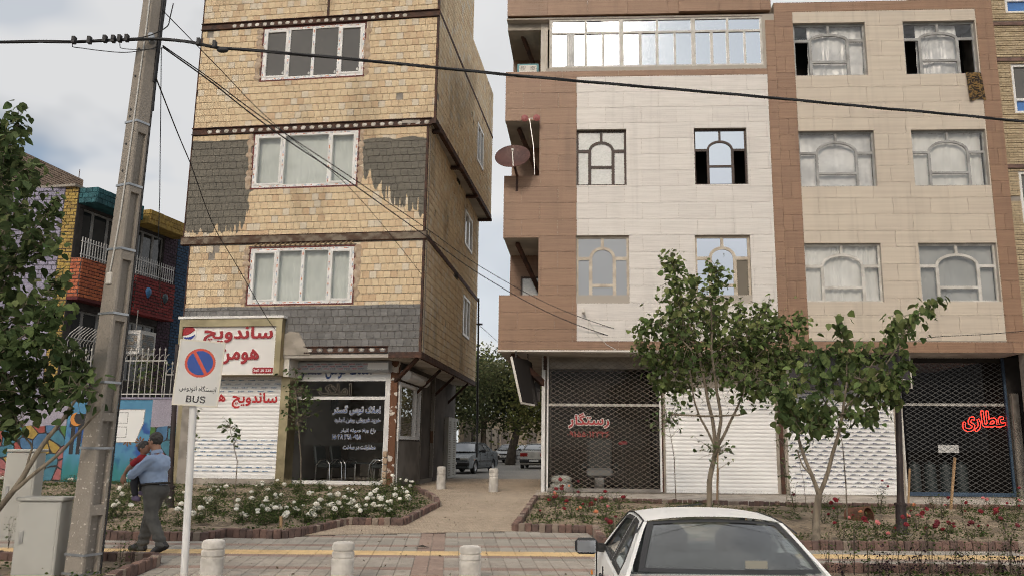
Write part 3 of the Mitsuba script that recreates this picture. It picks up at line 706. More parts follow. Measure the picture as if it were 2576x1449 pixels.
eye_px = lambda c: -(c[1] + abs(c[0] - 0.5) * .12)
view = [x for x in found if x[2] == 'y' or True]
seen = [x for x in view if -4.3 < x[0][0] < .9 and 8.9 < x[0][1] and abs(x[0][0]) / x[0][1] < .6]
seen.sort(key=lambda x: x[0][1])
ny = [x for x in found if x[2] == 'y']
part_ids = {id(x) for x in seen[:300 - 24] if x[2] != 'y'} | {id(x) for x in ny if -5.5 < x[0][0] < 4}
rest = MB()
for x in found:
    c, pp, red = x
    tilt = (random.uniform(-.006, .006), random.uniform(-.006, .006))
    v, f = slab(pp, random.uniform(-.0015, .0015), tilt=tilt)
    if id(x) in part_ids:
        m = 'paver_yellow' if red == 'y' else 'paver_red' if red else random.choice(['paver_grey', 'paver_grey_b'])
        obj('paver', (v, f), m, 'pavement')
    else:
        k = random.uniform(.85, 1.1)
        col = (.495, .35, .178) if red == 'y' else (.23, .168, .137) if red else (.262, .238, .204)
        rest.add(v, f, np.array(col) * k)
obj('paver', rest, 'by_vertex', 'pavement', kind='stuff', color=rest.colors())


# ---- brick edging of the beds
def edging(label, lines, most=300):
    t = thing('brick_edging', label, 'edging', kind='thing')
    extra = MB()
    n = 0
    for line in lines:
        L = LineString(line)
        k = int(L.length / .115)
        for i in range(k):
            a, b = L.interpolate((i + .5) * L.length / k - .02), L.interpolate((i + .5) * L.length / k + .02)
            c = L.interpolate((i + .5) * L.length / k)
            th = math.atan2(b.y - a.y, b.x - a.x)
            h = .125 + random.uniform(-.012, .012)
            R = rot([0, 0, 1], math.degrees(th)) @ rot([1, 0, 0], random.uniform(-3, 3)) @ rot([0, 1, 0], random.uniform(-3, 3))
            M = mat4(R, (c.x, c.y, gz(c.x, c.y) - .05), (.107, .105, h + .05)) @ mat4(None, (-.5, -.5, 0))
            u = abs(c.x) / max(c.y, .1)
            if u < .75 and n < most:
                obj('brick', EDGE_BRICK, random.choice(['edging_red', 'edging_red', 'edging_dark', 'edging_dark', 'edging_light']), t, to_world=M)
                n += 1
            else:
                extra.add(BV @ M[:3, :3].T + M[:3, 3], BF)
    if extra.v:
        obj('brick', extra, 'edging_dark', t, kind='stuff')


eb = bevel_box(1, 1, 1, .06)
EDGE_BRICK = mikit.ply(eb)
edging('low edging of upright red bricks round the bed of white roses', [LEFT_EDGE])
edging('low brick edging round the bed of red roses before the right-hand shops', [RIGHT_EDGE_FRONT, RIGHT_EDGE_BACK])
edging('low brick edging of the corner bed round the concrete pole', [NEAR_LEFT_EDGE])
edging('low brick edging of the near bed with purple shrubs beyond the white car', [NEAR_RIGHT_EDGE])
# ---------------------------------------------------------------- the two clad apartment houses on the right
P_R = at_y(1253, 883, 22.2)
R = Frame(P_R, 3.0)
Z_SOF = float(P_R[2])                       # underside of the overhang
SHOP_T = -1.25                              # the shop fronts stand back under it
s_at = lambda u, v, t=0.0: R.at(u, v, t)[0]
z_at = lambda u, v, t=0.0: R.at(u, v, t)[1]

white_house = thing('white_clad_house', 'four storey house clad in white and brown stone tiles with open corner balconies', 'building')
cream_house = thing('cream_clad_house', 'four storey house clad in cream tiles with six arched grey windows', 'building')


def arched_polys(w, h, ca, cb, zh, crown, zt, fw):
    """Panes of a window with an arched middle light (w x h, from its lower left corner); measures as fractions, from the top."""
    xa, xb, yh, yc, yt = ca * w, cb * w, h * (1 - zh), h * (1 - crown), h * (1 - zt)
    cx, rx = (xa + xb) / 2, (xb - xa) / 2
    arch = [(cx + rx * math.cos(a), yh - .0 + (yc - yh) * math.sin(a)) for a in np.linspace(0, math.pi, 25)]
    mid = Polygon([(xa, 0), (xb, 0), *arch])
    full = sbox(0, 0, w, h)
    k = fw / 2
    inner = full.buffer(-fw * .8, join_style=2)
    lower = mid.intersection(sbox(0, 0, w, yt)).buffer(-k, join_style=2).intersection(inner)
    upper = mid.intersection(sbox(0, yt, w, h)).buffer(-k, join_style=2).intersection(inner)
    left = sbox(0, 0, xa, yh).buffer(-k * 1.3, join_style=2).intersection(inner)
    right = sbox(xb, 0, w, yh).buffer(-k * 1.3, join_style=2).intersection(inner)
    top = sbox(0, yh, w, h).difference(mid)
    tl = top.intersection(sbox(0, 0, cx, h)).buffer(-k, join_style=2).intersection(inner)
    tr = top.intersection(sbox(cx, 0, w, h)).buffer(-k, join_style=2).intersection(inner)
    big = lambda g: max(getattr(g, 'geoms', [g]), key=lambda q: q.area)
    return {'left': big(left), 'right': big(right), 'upper': big(upper), 'lower': big(lower), 'top_left': big(tl), 'top_right': big(tr)}


def curtain_mesh(F, s0, s1, z0, z1, t, waves=9, amp=.025, seed=0, sag=0.0):
    n, m = 64, 14
    s = np.linspace(s0, s1, n)
    z = np.linspace(z0, z1, m)
    S, Z = np.meshgrid(s, z, indexing='ij')
    u = (S - s0) / (s1 - s0)
    w = (Z - z0) / (z1 - z0)
    ph = 2 * np.pi * waves * (u + .03 * np.sin(u * 17 + seed) + .01 * np.sin(5 * w + seed))
    off = amp * np.sin(ph) * (.7 + .3 * np.sin(3 * u + seed))
    if sag:
        off = off * .3 + sag * (meshkit.fbm(np.stack([S * 2.2, Z * 3.1, 0 * S + seed], -1), 3, seed) - .5)
    v = np.stack([S, -t + off, Z], -1).reshape(-1, 3)
    i, j = np.meshgrid(np.arange(n - 1), np.arange(m - 1), indexing='ij')
    a = i * m + j
    q = np.stack([a, a + m, a + m + 1, a + 1], -1).reshape(-1, 4)
    M = F.m()
    return v @ M[:3, :3].T + M[:3, 3], np.vstack([q[:, [0, 1, 2]], q[:, [0, 2, 3]]])


def arched_window(parent, F, r, frame_mat, glass, shape, curtain=None, fw=.055, t=-.11, skip=(), seed=0, label=None, curtain_kw={}):
    s0, s1, z0, z1 = r
    w, h = s1 - s0, z1 - z0
    panes = arched_polys(w, h, *shape, fw)
    win = numbered(f'{parent}__window')
    frame = sbox(0.002, 0.002, w - .002, h - .002).difference(unary_union(list(panes.values())))
    v, f = extrude(frame, .06)
    obj_frame = win
    d = mikit.ply((on_frame(F, v + [s0, 0, z0], t), f))
    d['bsdf'] = {'type': 'ref', 'id': frame_mat}
    scene[win] = d
    if label:
        labels[win] = {'label': label}
    for k, p in panes.items():
        if k in skip:
            continue
        g = glass.get(k, glass['all']) if isinstance(glass, dict) else glass
        v, f = extrude(p.buffer(.012, join_style=2), .005)
        # each pane sits a touch out of true, so that it mirrors its own bit of sky
        c = np.array([p.centroid.x, 0, p.centroid.y])
        v = (v - c) @ (rot([0, 0, 1], random.uniform(-.5, .5)) @ rot([1, 0, 0], random.uniform(-.35, .35))).T + c
        if g == 'glass':
            v2 = np.array([[x, .002, y] for x, y in p.buffer(.012, join_style=2).exterior.coords[:-1]])
            vv, ff = tri_poly(p.buffer(.012, join_style=2))
            v = np.column_stack([vv[:, 0], np.full(len(vv), .0), vv[:, 1]])
            f = ff
        obj('pane', (on_frame(F, v + [s0, 0, z0], t - .028), f), g, win)
    if curtain:
        c0, c1 = s0 + (shape[0] * w - .05 if 'left' in skip else .03), s1 - ((1 - shape[1]) * w - .05 if 'right' in skip else .03)
        obj('curtain', curtain_mesh(F, c0, c1, z0 + .02, z1 - .02, t - .16, seed=seed, **curtain_kw), curtain, win, smooth=True)
    # the reveal: sides, head and sill of the opening
    b = MB()
    return win


# openings: pixel boxes -> facade boxes
W_WIN = [(1450, 327, 1576, 468), (1747, 321, 1880, 463), (1449, 594, 1583, 764), (1750, 590, 1890, 762)]
C_WIN = [(1998, 58, 2180, 190), (2275, 53, 2458, 187), (2012, 327, 2203, 469), (2297, 328, 2485, 468), (2025, 610, 2220, 758), (2315, 613, 2513, 760)]
w_win = [R.rect(*w) for w in W_WIN]
c_win = [R.rect(*w) for w in C_WIN]
# rectify: the windows of one row share their head and sill, of one column their jambs
for row in ((0, 1), (2, 3)):
    for k in (2, 3):
        m = np.mean([w_win[i][k] for i in row])
        for i in row:
            w_win[i] = tuple(m if q == k else x for q, x in enumerate(w_win[i]))
for row in ((0, 1), (2, 3), (4, 5)):
    for k in (2, 3):
        m = np.mean([c_win[i][k] for i in row])
        for i in row:
            c_win[i] = tuple(m if q == k else x for q, x in enumerate(c_win[i]))

S_L = s_at(1253, 860)                       # left end of the parapets
S_L2 = s_at(1268, 450)                      # left end of the brown wall between the balconies
S_BAL = s_at(1355.5, 520)                   # right side of the balcony openings
S_W0 = s_at(1451, 520)                      # brown | white
S_W1 = np.mean([s_at(1930, 190), s_at(1950, 590), s_at(1957, 800)])
S_C0 = np.mean([s_at(1995, 40), s_at(2020, 590), s_at(2035, 850)])
S_C1 = np.mean([s_at(2456, 40), s_at(2507, 585), s_at(2528, 850)])
S_END = np.mean([s_at(2503, 60), s_at(2551, 560), s_at(2572, 850)])
S_MID = np.mean([s_at(1938, 60), s_at(1975, 560), s_at(1993, 850)])
Z_WB = z_at(1700, 858)                      # bottom band | white field
Z_WT = z_at(1700, 191)                      # white field | band under the glazing
Z_GB, Z_GT = z_at(1650, 167), z_at(1650, 44)
Z_BANDT = z_at(1300, 182)
Z_CT = z_at(2230, 27)
Z_TOP = z_at(2230, 3) + .15
Z_RT = Z_GT + .05
ZA = (z_at(1310, 443), z_at(1310, 304))     # balcony openings
ZB = (z_at(1310, 742), z_at(1310, 598))
BALC = 2.2
gl = (s_at(1383, 110), S_W1 - .08, Z_GB, Z_GT)
bal_top = (S_L2 - .05, gl[0] - .05, Z_BANDT, Z_GT)
DEPTH = 11.0

# ---- white house: shell
holes_w = [*w_win, (S_L2 - 1, S_BAL, *ZA), (S_L2 - 1, S_BAL, *ZB), gl, (S_L2 - 1, gl[0] - .02, Z_BANDT, Z_GT)]
core = wall_mesh(R, (S_L2, S_MID, ZB[0], Z_RT), holes_w, -.25, -.02)
core.fbox(R, S_L, S_MID, Z_SOF + .10, ZB[0], -.25, -.02)
obj('wall', core, 'joint_pale', white_house)
S_CORE = s_at(1283, 690, -BALC)
sh = MB()
sh.fbox(R, S_L + .02, S_MID, Z_SOF, Z_SOF + .10, -DEPTH, -.03)
obj('soffit', sh, 'ceiling_grey', white_house)
b = MB()
b.fbox(R, S_CORE, S_CORE + .2, Z_SOF + .1, Z_RT, -DEPTH, -BALC - .2)          # alley side
obj('balcony_back', MB().fbox(R, S_CORE, S_BAL + .25, Z_SOF + .1, Z_RT, -BALC - .2, -BALC), 'brown_tile_b', white_house)              # back of the balconies
b.fbox(R, S_BAL, S_BAL + .2, Z_SOF + .1, Z_GT, -BALC, -.25)
obj('side_wall', b, 'plaster_pale', white_house)
bs('plaster_pale', mottled((.60, .56, .50), (.50, .46, .40), 1.2, 4), .9)
b = MB()
b.fbox(R, S_CORE, S_END + .1, Z_SOF, Z_RT, -DEPTH - .2, -DEPTH)
b.fbox(R, S_CORE + 1.6, S_END + .1, .3, Z_SOF, -DEPTH - .2, -DEPTH)
b.fbox(R, S_CORE, S_MID, Z_RT - .25, Z_RT + .02, -DEPTH, -.26)
obj('rear_wall', b, 'plaster', white_house)
# balcony floors, ceilings and low side walls
for z0, z1, lab in ((ZA[0], ZA[1], 'a'), (ZB[0], ZB[1], 'b'), (Z_BANDT, Z_GT, 'c')):
    b = MB()
    b.fbox(R, S_L2 + .01, S_BAL + .6, z1 + .002, z1 + .24, -BALC, -.25)
    obj('balcony_ceiling', b, 'ceiling_grey', white_house)
    b = MB()
    b.fbox(R, S_L2 + .01, S_BAL, z0 - 1.0, z0 - .85, -BALC, -.25)
    b.fbox(R, S_L2 + .01, S_L2 + .13, z0 - .85, z0 - .001, -BALC, -.251)
    obj('balcony_floor', b, 'brown_tile_b', white_house)
    p0, p1 = R.p(S_L2 + .35, z1 - .04, -.5), R.p(S_BAL - .05, z1 - 1.15, -BALC + .1)
    b = MB().add(*bar(p0, p1, .09, .12))
    obj('brace', b, 'rust', white_house)
# a small window on the back of the lowest balcony
r = R.rect(1310, 697, 1356, 744, -BALC + .01)
b = MB()
b.fbox(R, r[0], r[1], r[3] - .05, r[3], -BALC, -BALC + .06)
b.fbox(R, r[0], r[0] + .05, r[2], r[3] - .05, -BALC, -BALC + .06)
k = obj('back_window', b, 'frame_brown', white_house)
obj('pane', MB().fbox(R, r[0] + .05, r[1], r[2], r[3] - .05, -BALC, -BALC + .02), 'glass_frost', k)

# ---- white house: cladding
WT, BT = ['white_tile', 'white_tile', 'white_tile_b'], ['brown_tile', 'brown_tile', 'brown_tile_b']
tiles(white_house, R, (S_W0, S_W1, Z_WB, Z_WT), w_win, .985, .462, -.02, 0.0, WT, s_off=.18)
tiles(white_house, R, (S_L2, S_W0, ZB[0], Z_WT), [(S_L2 - 1, S_BAL, *ZA), (S_L2 - 1, S_BAL, *ZB), *w_win], 1.0, .462, -.02, -.001, BT)
tiles(white_house, R, (S_L, S_W0, Z_WB, ZB[0]), [w_win[2]], 1.0, .462, -.02, .001, BT)
tiles(white_house, R, (S_L, S_MID, Z_SOF + .035, Z_WB), [], 1.6, .5, -.02, .001, BT)
tiles(white_house, R, (S_L2, S_W1, Z_WT, Z_BANDT), [], 1.6, .5, -.02, .002, BT)
tiles(white_house, R, (S_W1, S_MID, Z_WB, Z_RT - .2), [], .62, .462, -.02, .002, BT)
trim = MB()
trim.fbox(R, S_L - .02, S_MID, Z_SOF - .012, Z_SOF + .034, -.3, .02)
obj('trim', trim, 'white_trim', white_house)
# brown face of the roof slab, higher and heavier at its right end
zr0, zr1 = z_at(1500, 40), z_at(1500, 2)
tiles(white_house, R, (s_at(1277, 20), s_at(1707, 20), zr0, zr0 + .72), [], 1.15, .8, -.3, .06, BT, shift=0)
tiles(white_house, R, (s_at(1707, 20), s_at(1937, 20), zr0 + .03, zr0 + .75), [], 1.15, .8, -.3, .10, BT, shift=0)
obj('roof', MB().fbox(R, s_at(1277, 20), S_MID, zr0 + .06, zr0 + .5, -DEPTH, -.3), 'concrete', white_house)
obj('sill', MB().fbox(R, gl[0] - .1, S_W1 + .08, Z_BANDT, Z_GB - .004, -.25, -.045), 'plaster', white_house)
obj('jamb', MB().fbox(R, gl[1] + .003, S_W1 + .10, Z_GB, Z_GT, -.25, -.03), 'plaster', white_house)

# ---- long glazing of the top floor: three bays of two upper and four lower panes
g0, g1, zb, zt = gl
glz = numbered(f'{white_house}__glazing')
panes = []
xs = [s_at(u, 110) for u in (1385, 1563.5, 1745, 1927)]
xs[-1] = min(xs[-1], g1)
zm = z_at(1600, 80)
open_sashes = []
for k in range(3):
    a, c = xs[k] + .03, xs[k + 1] - .03
    w = (c - a) / 4
    for q in (0, 2):
        panes.append((a + q * w + .03, a + (q + 2) * w - .03, zm + .03, zt - .06))
    for q in range(4):
        e = .05 if q == 1 else .028
        panes.append((a + q * w + e, a + (q + 1) * w - e, zb + .06, zm - .03))
fr = sbox(g0, zb, g1, zt).difference(unary_union([sbox(p[0], p[2], p[1], p[3]) for p in panes]))
v, f = extrude(fr, .07)
d = mikit.ply((on_frame(R, v, -.05), f))
d['bsdf'] = {'type': 'ref', 'id': 'frame_white'}
scene[glz] = d
for i, p in enumerate(panes):
    c = np.array([(p[0] + p[1]) / 2, 0, (p[2] + p[3]) / 2])
    v = (BV * [p[1] - p[0] + .02, .006, p[3] - p[2] + .02] + [p[0] - .01, 0, p[2] - .01] - c) @ (rot([0, 0, 1], random.uniform(-.8, .8)) @ rot([1, 0, 0], random.uniform(-.7, .3))).T + c
    obj('pane', (on_frame(R, v, -.085), BF), 'glass_mirror' if i != 3 else 'glass_tint', glz)
# torn sheet behind the second sash
obj('sheet', curtain_mesh(R, panes[3][0] - .12, panes[3][0] + .12, panes[3][2], panes[3][3], -.045, 3, .012, 5), 'plastic_sheet', glz, smooth=True)

# ---- windows of the white house
SHW = (.27, .73, .37, .22, .66)
arched_window(white_house, R, w_win[0], 'frame_brown', 'glass_frost', SHW, fw=.075, label='dark brown arched window with frosted panes')
arched_window(white_house, R, w_win[1], 'frame_brown', {'all': 'glass_mirror'}, SHW, fw=.06, skip=('left', 'right'), label='arched window with bright mirrored middle and two open dark sides')
SHW3 = (.28, .72, .33, .18, .73)
arched_window(white_house, R, w_win[2], 'frame_beige', 'glass_tint', SHW3, fw=.08, label='beige arched window with grey reflecting glass')
arched_window(white_house, R, w_win[3], 'frame_beige', {'all': 'glass_mirror', 'right': 'fly_screen'}, SHW3, fw=.08, label='beige arched window with a brown fly screen on its right side')
# dark room behind the open sides
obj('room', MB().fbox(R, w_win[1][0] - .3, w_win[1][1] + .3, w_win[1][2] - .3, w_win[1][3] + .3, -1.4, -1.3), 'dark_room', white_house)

# ---- cream house
holes_c = list(c_win)
obj('wall', wall_mesh(R, (S_MID, S_END, Z_SOF + .1, Z_TOP - .15), holes_c, -.25, -.02), 'joint_pale', cream_house)
CT = ['cream_tile', 'cream_tile', 'cream_tile_b']
tiles(cream_house, R, (S_C0, S_C1, Z_WB + .02, Z_CT), holes_c, .985, .457, -.02, 0.0, CT, s_off=.55)
tiles(cream_house, R, (S_MID, S_C0, Z_WB, Z_CT), [], .62, .457, -.02, .003, BT, s_off=.1)
tiles(cream_house, R, (S_C1, S_END, Z_WB, Z_CT), [], .62, .457, -.02, .003, BT, s_off=.1)
tiles(cream_house, R, (S_MID, S_END, Z_CT, Z_TOP - .15), [], 1.6, .5, -.02, .004, BT)
tiles(cream_house, R, (S_MID, S_END, Z_SOF - .005, Z_WB), [], .95, .5, -.02, .003, BT, shift=0)
obj('soffit', MB().fbox(R, S_MID, S_END, Z_SOF, Z_SOF + .1, -DEPTH, -.03), 'ceiling_grey', cream_house)
obj('roof', MB().fbox(R, S_MID, S_END, Z_TOP - .45, Z_TOP - .152, -DEPTH, -.25), 'concrete', cream_house)
b = MB()
b.fbox(R, S_MID, S_MID + .1, Z_SOF + .1, Z_TOP - .45, -DEPTH, -.25)
b.fbox(R, S_END - .1, S_END, Z_SOF + .1, Z_TOP - .45, -DEPTH, -.25)
obj('party_wall', b, 'plaster', cream_house)
SHC = (.245, .765, .38, .19, .745)
SHC1 = (.24, .755, .31, .20, .715)
arched_window(cream_house, R, c_win[0], 'frame_grey', 'glass', SHC1, 'plastic_sheet', fw=.07, skip=('left',), seed=1, label='grey arched window hung with white sheets, its left sash open', curtain_kw=dict(sag=.12))
arched_window(cream_house, R, c_win[1], 'frame_grey', 'glass', SHC1, 'plastic_sheet', fw=.07, skip=('left', 'right'), seed=2, label='grey arched window with both side sashes open', curtain_kw=dict(sag=.14))
arched_window(cream_house, R, c_win[2], 'frame_grey', 'glass', SHC, 'plastic_sheet', fw=.06, seed=3, curtain_kw=dict(sag=.06))
arched_window(cream_house, R, c_win[3], 'frame_grey', 'glass', SHC, 'curtain', fw=.06, seed=4, curtain_kw=dict(waves=7))
arched_window(cream_house, R, c_win[4], 'frame_white', 'glass', SHC, 'curtain', fw=.07, seed=5, curtain_kw=dict(waves=11))
arched_window(cream_house, R, c_win[5], 'frame_white', 'glass', SHC, 'curtain_grey', fw=.07, seed=6, curtain_kw=dict(waves=5, amp=.01))
# the sheets stop short of the open sashes: dark room behind them
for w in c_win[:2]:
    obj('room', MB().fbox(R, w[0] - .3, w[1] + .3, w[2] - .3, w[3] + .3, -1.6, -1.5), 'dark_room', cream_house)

# towel over the sill of the upper right window
s0, z1 = R.at(2428, 187)
s1, _ = R.at(2466, 187)
_, z0 = R.at(2447, 255)
n, m = 26, 18
S, Wt = np.meshgrid(np.linspace(0, 1, n), np.linspace(0, 1, m), indexing='ij')
cx = (s0 + s1) / 2 + .03 * Wt * 2
half = (s1 - s0) / 2 * (1 + .08 * Wt)
v = np.stack([cx + (S - .5) * 2 * half, -(.05 + .03 * np.sin(S * 12) * (.3 + Wt)), z1 + .02 - (z1 - z0) * Wt * (1 + .05 * np.cos(S * 5))], -1)
top = np.stack([cx[:, 0] + (S[:, 0] - .5) * 2 * half[:, 0], np.full(n, .12), np.full(n, z1 + .03)], -1)[:, None]
v = np.concatenate([top, v], 1).reshape(-1, 3)
m += 1
i, j = np.meshgrid(np.arange(n - 1), np.arange(m - 1), indexing='ij')
a = i * m + j
q = np.stack([a, a + m, a + m + 1, a + 1], -1).reshape(-1, 4)
M = R.m()
k = obj('towel', (v @ M[:3, :3].T + M[:3, 3], np.vstack([q[:, [0, 1, 2]], q[:, [0, 2, 3]]])), 'cloth_print', smooth=True)
labels[k] = {'label': 'brown and black patterned towel hanging out of the top right window', 'category': 'towel'}

# ---------------------------------------------------------------- the shops under the two houses
SF = lambda u0, v0, u1, v1, t=SHOP_T: R.rect(u0, v0, u1, v1, t)
ZP = z_at(1800, 1240, SHOP_T)                # top of the plinth
sx = lambda u, v=1150: s_at(u, v, SHOP_T)
shops = thing('shop_row', 'row of four shop fronts under the overhang of the clad houses', 'shop front')
A0, A1 = sx(1378), sx(1660)
B0, B1 = sx(1676, 1200), sx(1956, 1200)
C0, C1 = sx(1986, 1200), sx(2259, 1200)
D0, D1 = sx(2283, 1200), sx(2545, 1200)
S_SH0, S_SH1 = sx(1362), s_at(2576, 1150, SHOP_T) + .35
obj('plinth', MB().fbox(R, S_SH0, S_SH1, .3, ZP - .002, SHOP_T - .3, SHOP_T + .06), 'concrete', shops)
ZSB, ZSC = z_at(1800, 975, SHOP_T), z_at(2100, 975, SHOP_T)
b = MB()
for a, c in ((A1 + .06, B0), (B1, C0), (C1, D0 - .04)):
    b.fbox(R, a, c, ZP, Z_SOF, SHOP_T - .3, SHOP_T)
b.fbox(R, B0, B1, ZSB, Z_SOF, SHOP_T - .3, SHOP_T)
b.fbox(R, C0, C1, ZSC, Z_SOF, SHOP_T - .3, SHOP_T)
zl = z_at(1500, 925, SHOP_T)
b.fbox(R, A0, A1 + .06, zl, Z_SOF, SHOP_T - .3, SHOP_T - .15)
obj('wall', b, 'plaster', shops)
obj('dark_pier', MB().fbox(R, D1 + .06, S_SH1, ZP, Z_SOF, SHOP_T - .3, SHOP_T).fbox(R, D0 - .04, D1 + .055, Z_SOF - .12, Z_SOF, SHOP_T - .3, SHOP_T - .15), 'shaded_cladding', shops)  # strip over the last grille is coloured dark for the deep overhang shade
bs('shaded_cladding', mottled((.05, .043, .038), (.03, .026, .023), 3), .8)  # dark cladding tone with the shade under the overhang painted in
# rooms behind the two grilles
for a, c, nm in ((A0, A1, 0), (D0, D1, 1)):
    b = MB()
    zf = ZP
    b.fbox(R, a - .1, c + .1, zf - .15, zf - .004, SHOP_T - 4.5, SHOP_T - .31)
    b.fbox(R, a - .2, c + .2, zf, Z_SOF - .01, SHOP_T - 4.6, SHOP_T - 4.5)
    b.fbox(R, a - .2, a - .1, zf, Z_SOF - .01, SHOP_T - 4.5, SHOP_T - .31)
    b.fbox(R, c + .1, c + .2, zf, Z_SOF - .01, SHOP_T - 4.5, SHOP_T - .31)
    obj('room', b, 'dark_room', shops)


def lattice(F, s0, s1, z0, z1, t, dw, dh, w=.0105):
    """Expanding grille: two families of slanting flats."""
    b = MB()
    M = F.m()
    n = int((z1 - z0) / dh) + int((s1 - s0) / dw) + 3
    k = dh / dw
    for sg in (1, -1):
        for i in range(-n, n):
            c = z0 + i * dh
            # z = c + sg*k*(s-s0)
            pts = []
            for s in (s0, s1):
                pts.append((s, c + sg * k * (s - s0)))
            (a, za), (e, ze) = pts
            seg = LineString([(a, za), (e, ze)]).intersection(sbox(s0, z0, s1, z1))
            if seg.is_empty or seg.geom_type != 'LineString' or seg.length < .05:
                continue
            (a, za), (e, ze) = seg.coords
            p0, p1 = F.p(a, za, t + .008 * sg), F.p(e, ze, t + .008 * sg)
            b.add(*bar(p0, p1, w, .004, up=F.n))
    return b


def grille_shop(key, s0, s1, ztop, zbar, frame, lat, posts=True):
    g = numbered(f'{shops}__grille')
    d = mikit.ply(lattice(R, s0 + .04, s1 - .03, ZP + .1, ztop, SHOP_T + .03, .215, .125).get())
    d['bsdf'] = {'type': 'ref', 'id': lat}
    scene[g] = d
    labels[g] = {'kind': 'stuff'}
    b = MB()
    b.fbox(R, s0, s1, ZP + .03, ZP + .095, SHOP_T - .03, SHOP_T + .06)
    b.fbox(R, s0 - .02, s1 + .05, ZP, ZP + .028, SHOP_T - .05, SHOP_T + .10)
    obj('bottom_rail', b, frame[0], shops)
    obj('transom', MB().fbox(R, s0, s1, zbar - .035, zbar + .035, SHOP_T - .12, SHOP_T - .04), frame[1], shops)
    for a, c in ((zbar + .035, ztop), (ZP + .1, zbar - .035)):
        vv = np.array([[s0, .08, a], [s1, .08, a], [s1, .08, c], [s0, .08, c]], float)
        obj('glass_pane', (on_frame(R, vv - [0, 0, 0], SHOP_T), np.array([[0, 1, 2, 3]])), 'shop_glass', shops)


zbar = z_at(1520, 1018, SHOP_T)
bs('lattice_brown', (.225, .185, .15), .5)
bs('lattice_grey', (.105, .105, .103), .5)
bs('rail_steel', mottled((.22, .20, .18), (.15, .135, .12), 4), .5)
bs('rail_blue', mottled((.05, .085, .13), (.035, .06, .10), 4), .45)
grille_shop('a', A0, A1, Z_SOF - .05, zbar, ('rail_steel', 'frame_white'), 'lattice_brown')
grille_shop('d', D0, D1, Z_SOF - .15, z_at(2400, 1017, SHOP_T), ('rail_blue', 'frame_white'), 'lattice_grey')
# posts of the first and last grille
for a, w, m in ((sx(1366), .10, 'white_steel'), (sx(1377), .045, 'white_steel'), (A1 + .03, .06, 'white_steel'), (D0 - .05, .05, 'frame_white'), (D1 + .03, .06, 'rail_blue'), (sx(1667), .04, 'rust')):
    bb = bevel_box(w, .08, Z_SOF - ZP + .12, .008)
    v = bb.vertices + [a - w / 2, -SHOP_T - .06, ZP - .1]
    M = R.m()
    obj('post', (v @ M[:3, :3].T + M[:3, 3], bb.faces), m, shops)
# concrete pier at the far right
obj('pier', MB().fbox(R, D1 + .14, D1 + .32, ZP - .3, z_at(2550, 990, SHOP_T), SHOP_T + .002, SHOP_T + .12), 'concrete', shops)
obj('rust_post', MB().fbox(R, sx(1962), sx(1972), ZP, Z_SOF, SHOP_T + .002, SHOP_T + .07), 'rust', shops)
obj('rust_post', MB().fbox(R, sx(1366), sx(1373), z_at(1370, 930, SHOP_T), Z_SOF - .004, SHOP_T + .03, SHOP_T + .16), 'rust', shops)

# letters on the first window, inside the grille
TG = SHOP_T - .07
s0, s1, zb_, _ = R.rect(1430, 1030, 1532, 1076, TG)
put_text('rast', R, s0, s1, zb_, TG, 'white_vinyl', shops, .003, grow=.018, name='name_outline')
put_text('rast', R, s0, s1, zb_, TG + .004, 'red_vinyl', shops, .003, name='name_letters', label='red letters of the name on the first window')
s0, s1, zb_, _ = R.rect(1427, 1082, 1533, 1099, TG)
put_text('rnum', R, s0, s1, zb_, TG, 'red_faded', shops, .003, name='phone_number', label='faded red telephone number on the first window')

# ---- neon sign in the last shop
sgn = thing('neon_sign', 'glowing red neon word in the window of the dark shop at the far right', 'neon sign')
s0, s1, zb_, zt_ = R.rect(2421, 1034, 2527, 1084, TG)
g = lettering('attari', R, s0, s1, zb_, .01, TG, (zt_ - zb_))
tub = MB()
for q in getattr(g.buffer(.012), 'geoms', [g]):
    for ring in [q.exterior, *q.interiors]:
        ring = ring.simplify(.006)
        c = np.array(ring.coords)
        if len(c) < 4:
            continue
        pts = np.array([R.p(x, z, TG + .03) for x, z in c])
        tub.tube(pts, .009, 6, caps=False)
k = obj('tube', tub, 'neon', sgn)
scene[k]['emitter'] = {'type': 'area', 'radiance': rgb((1.5, .045, .03))}

# ---- roller shutters, slat by slat
def shutter(label, F, s0, s1, z0, z1, t, pitch, prints=None, mat='shutter_white'):
    sh = thing('roller_shutter', label, 'roller shutter', 'closed white roller shutters')
    n = int((z1 - z0) / pitch)
    pitch = (z1 - z0) / n
    prof = np.array([[0, 0], [.012, .10], [.022, .30], [.024, .55], [.018, .80], [.004, .93], [-.004, 1.0]])
    v, f = [], []
    for x in (0.0, 1.0):
        for o, zz in prof:
            v.append([x, -o, zz])
    k = len(prof)
    for i in range(k - 1):
        f.append([i, k + i, k + i + 1, i + 1])
    unit = mikit.ply((np.array(v), np.array(f)), smooth=False)
    M = F.m()
    for i in range(n):
        X = M @ mat4(None, (s0, -t, z0 + i * pitch), (s1 - s0, 1, pitch))
        X[:3, 1] = M[:3, 1] * (.8 + .0 * i)
        kk = obj('slat', unit, mat, sh, to_world=X)
    obj('bottom_bar', MB().fbox(F, s0, s1, z0 - .05, z0 - .003, t - .01, t + .03), 'shutter_white', sh)
    if prints:
        prints(sh, s0, s1, z0, pitch, n)
    return sh


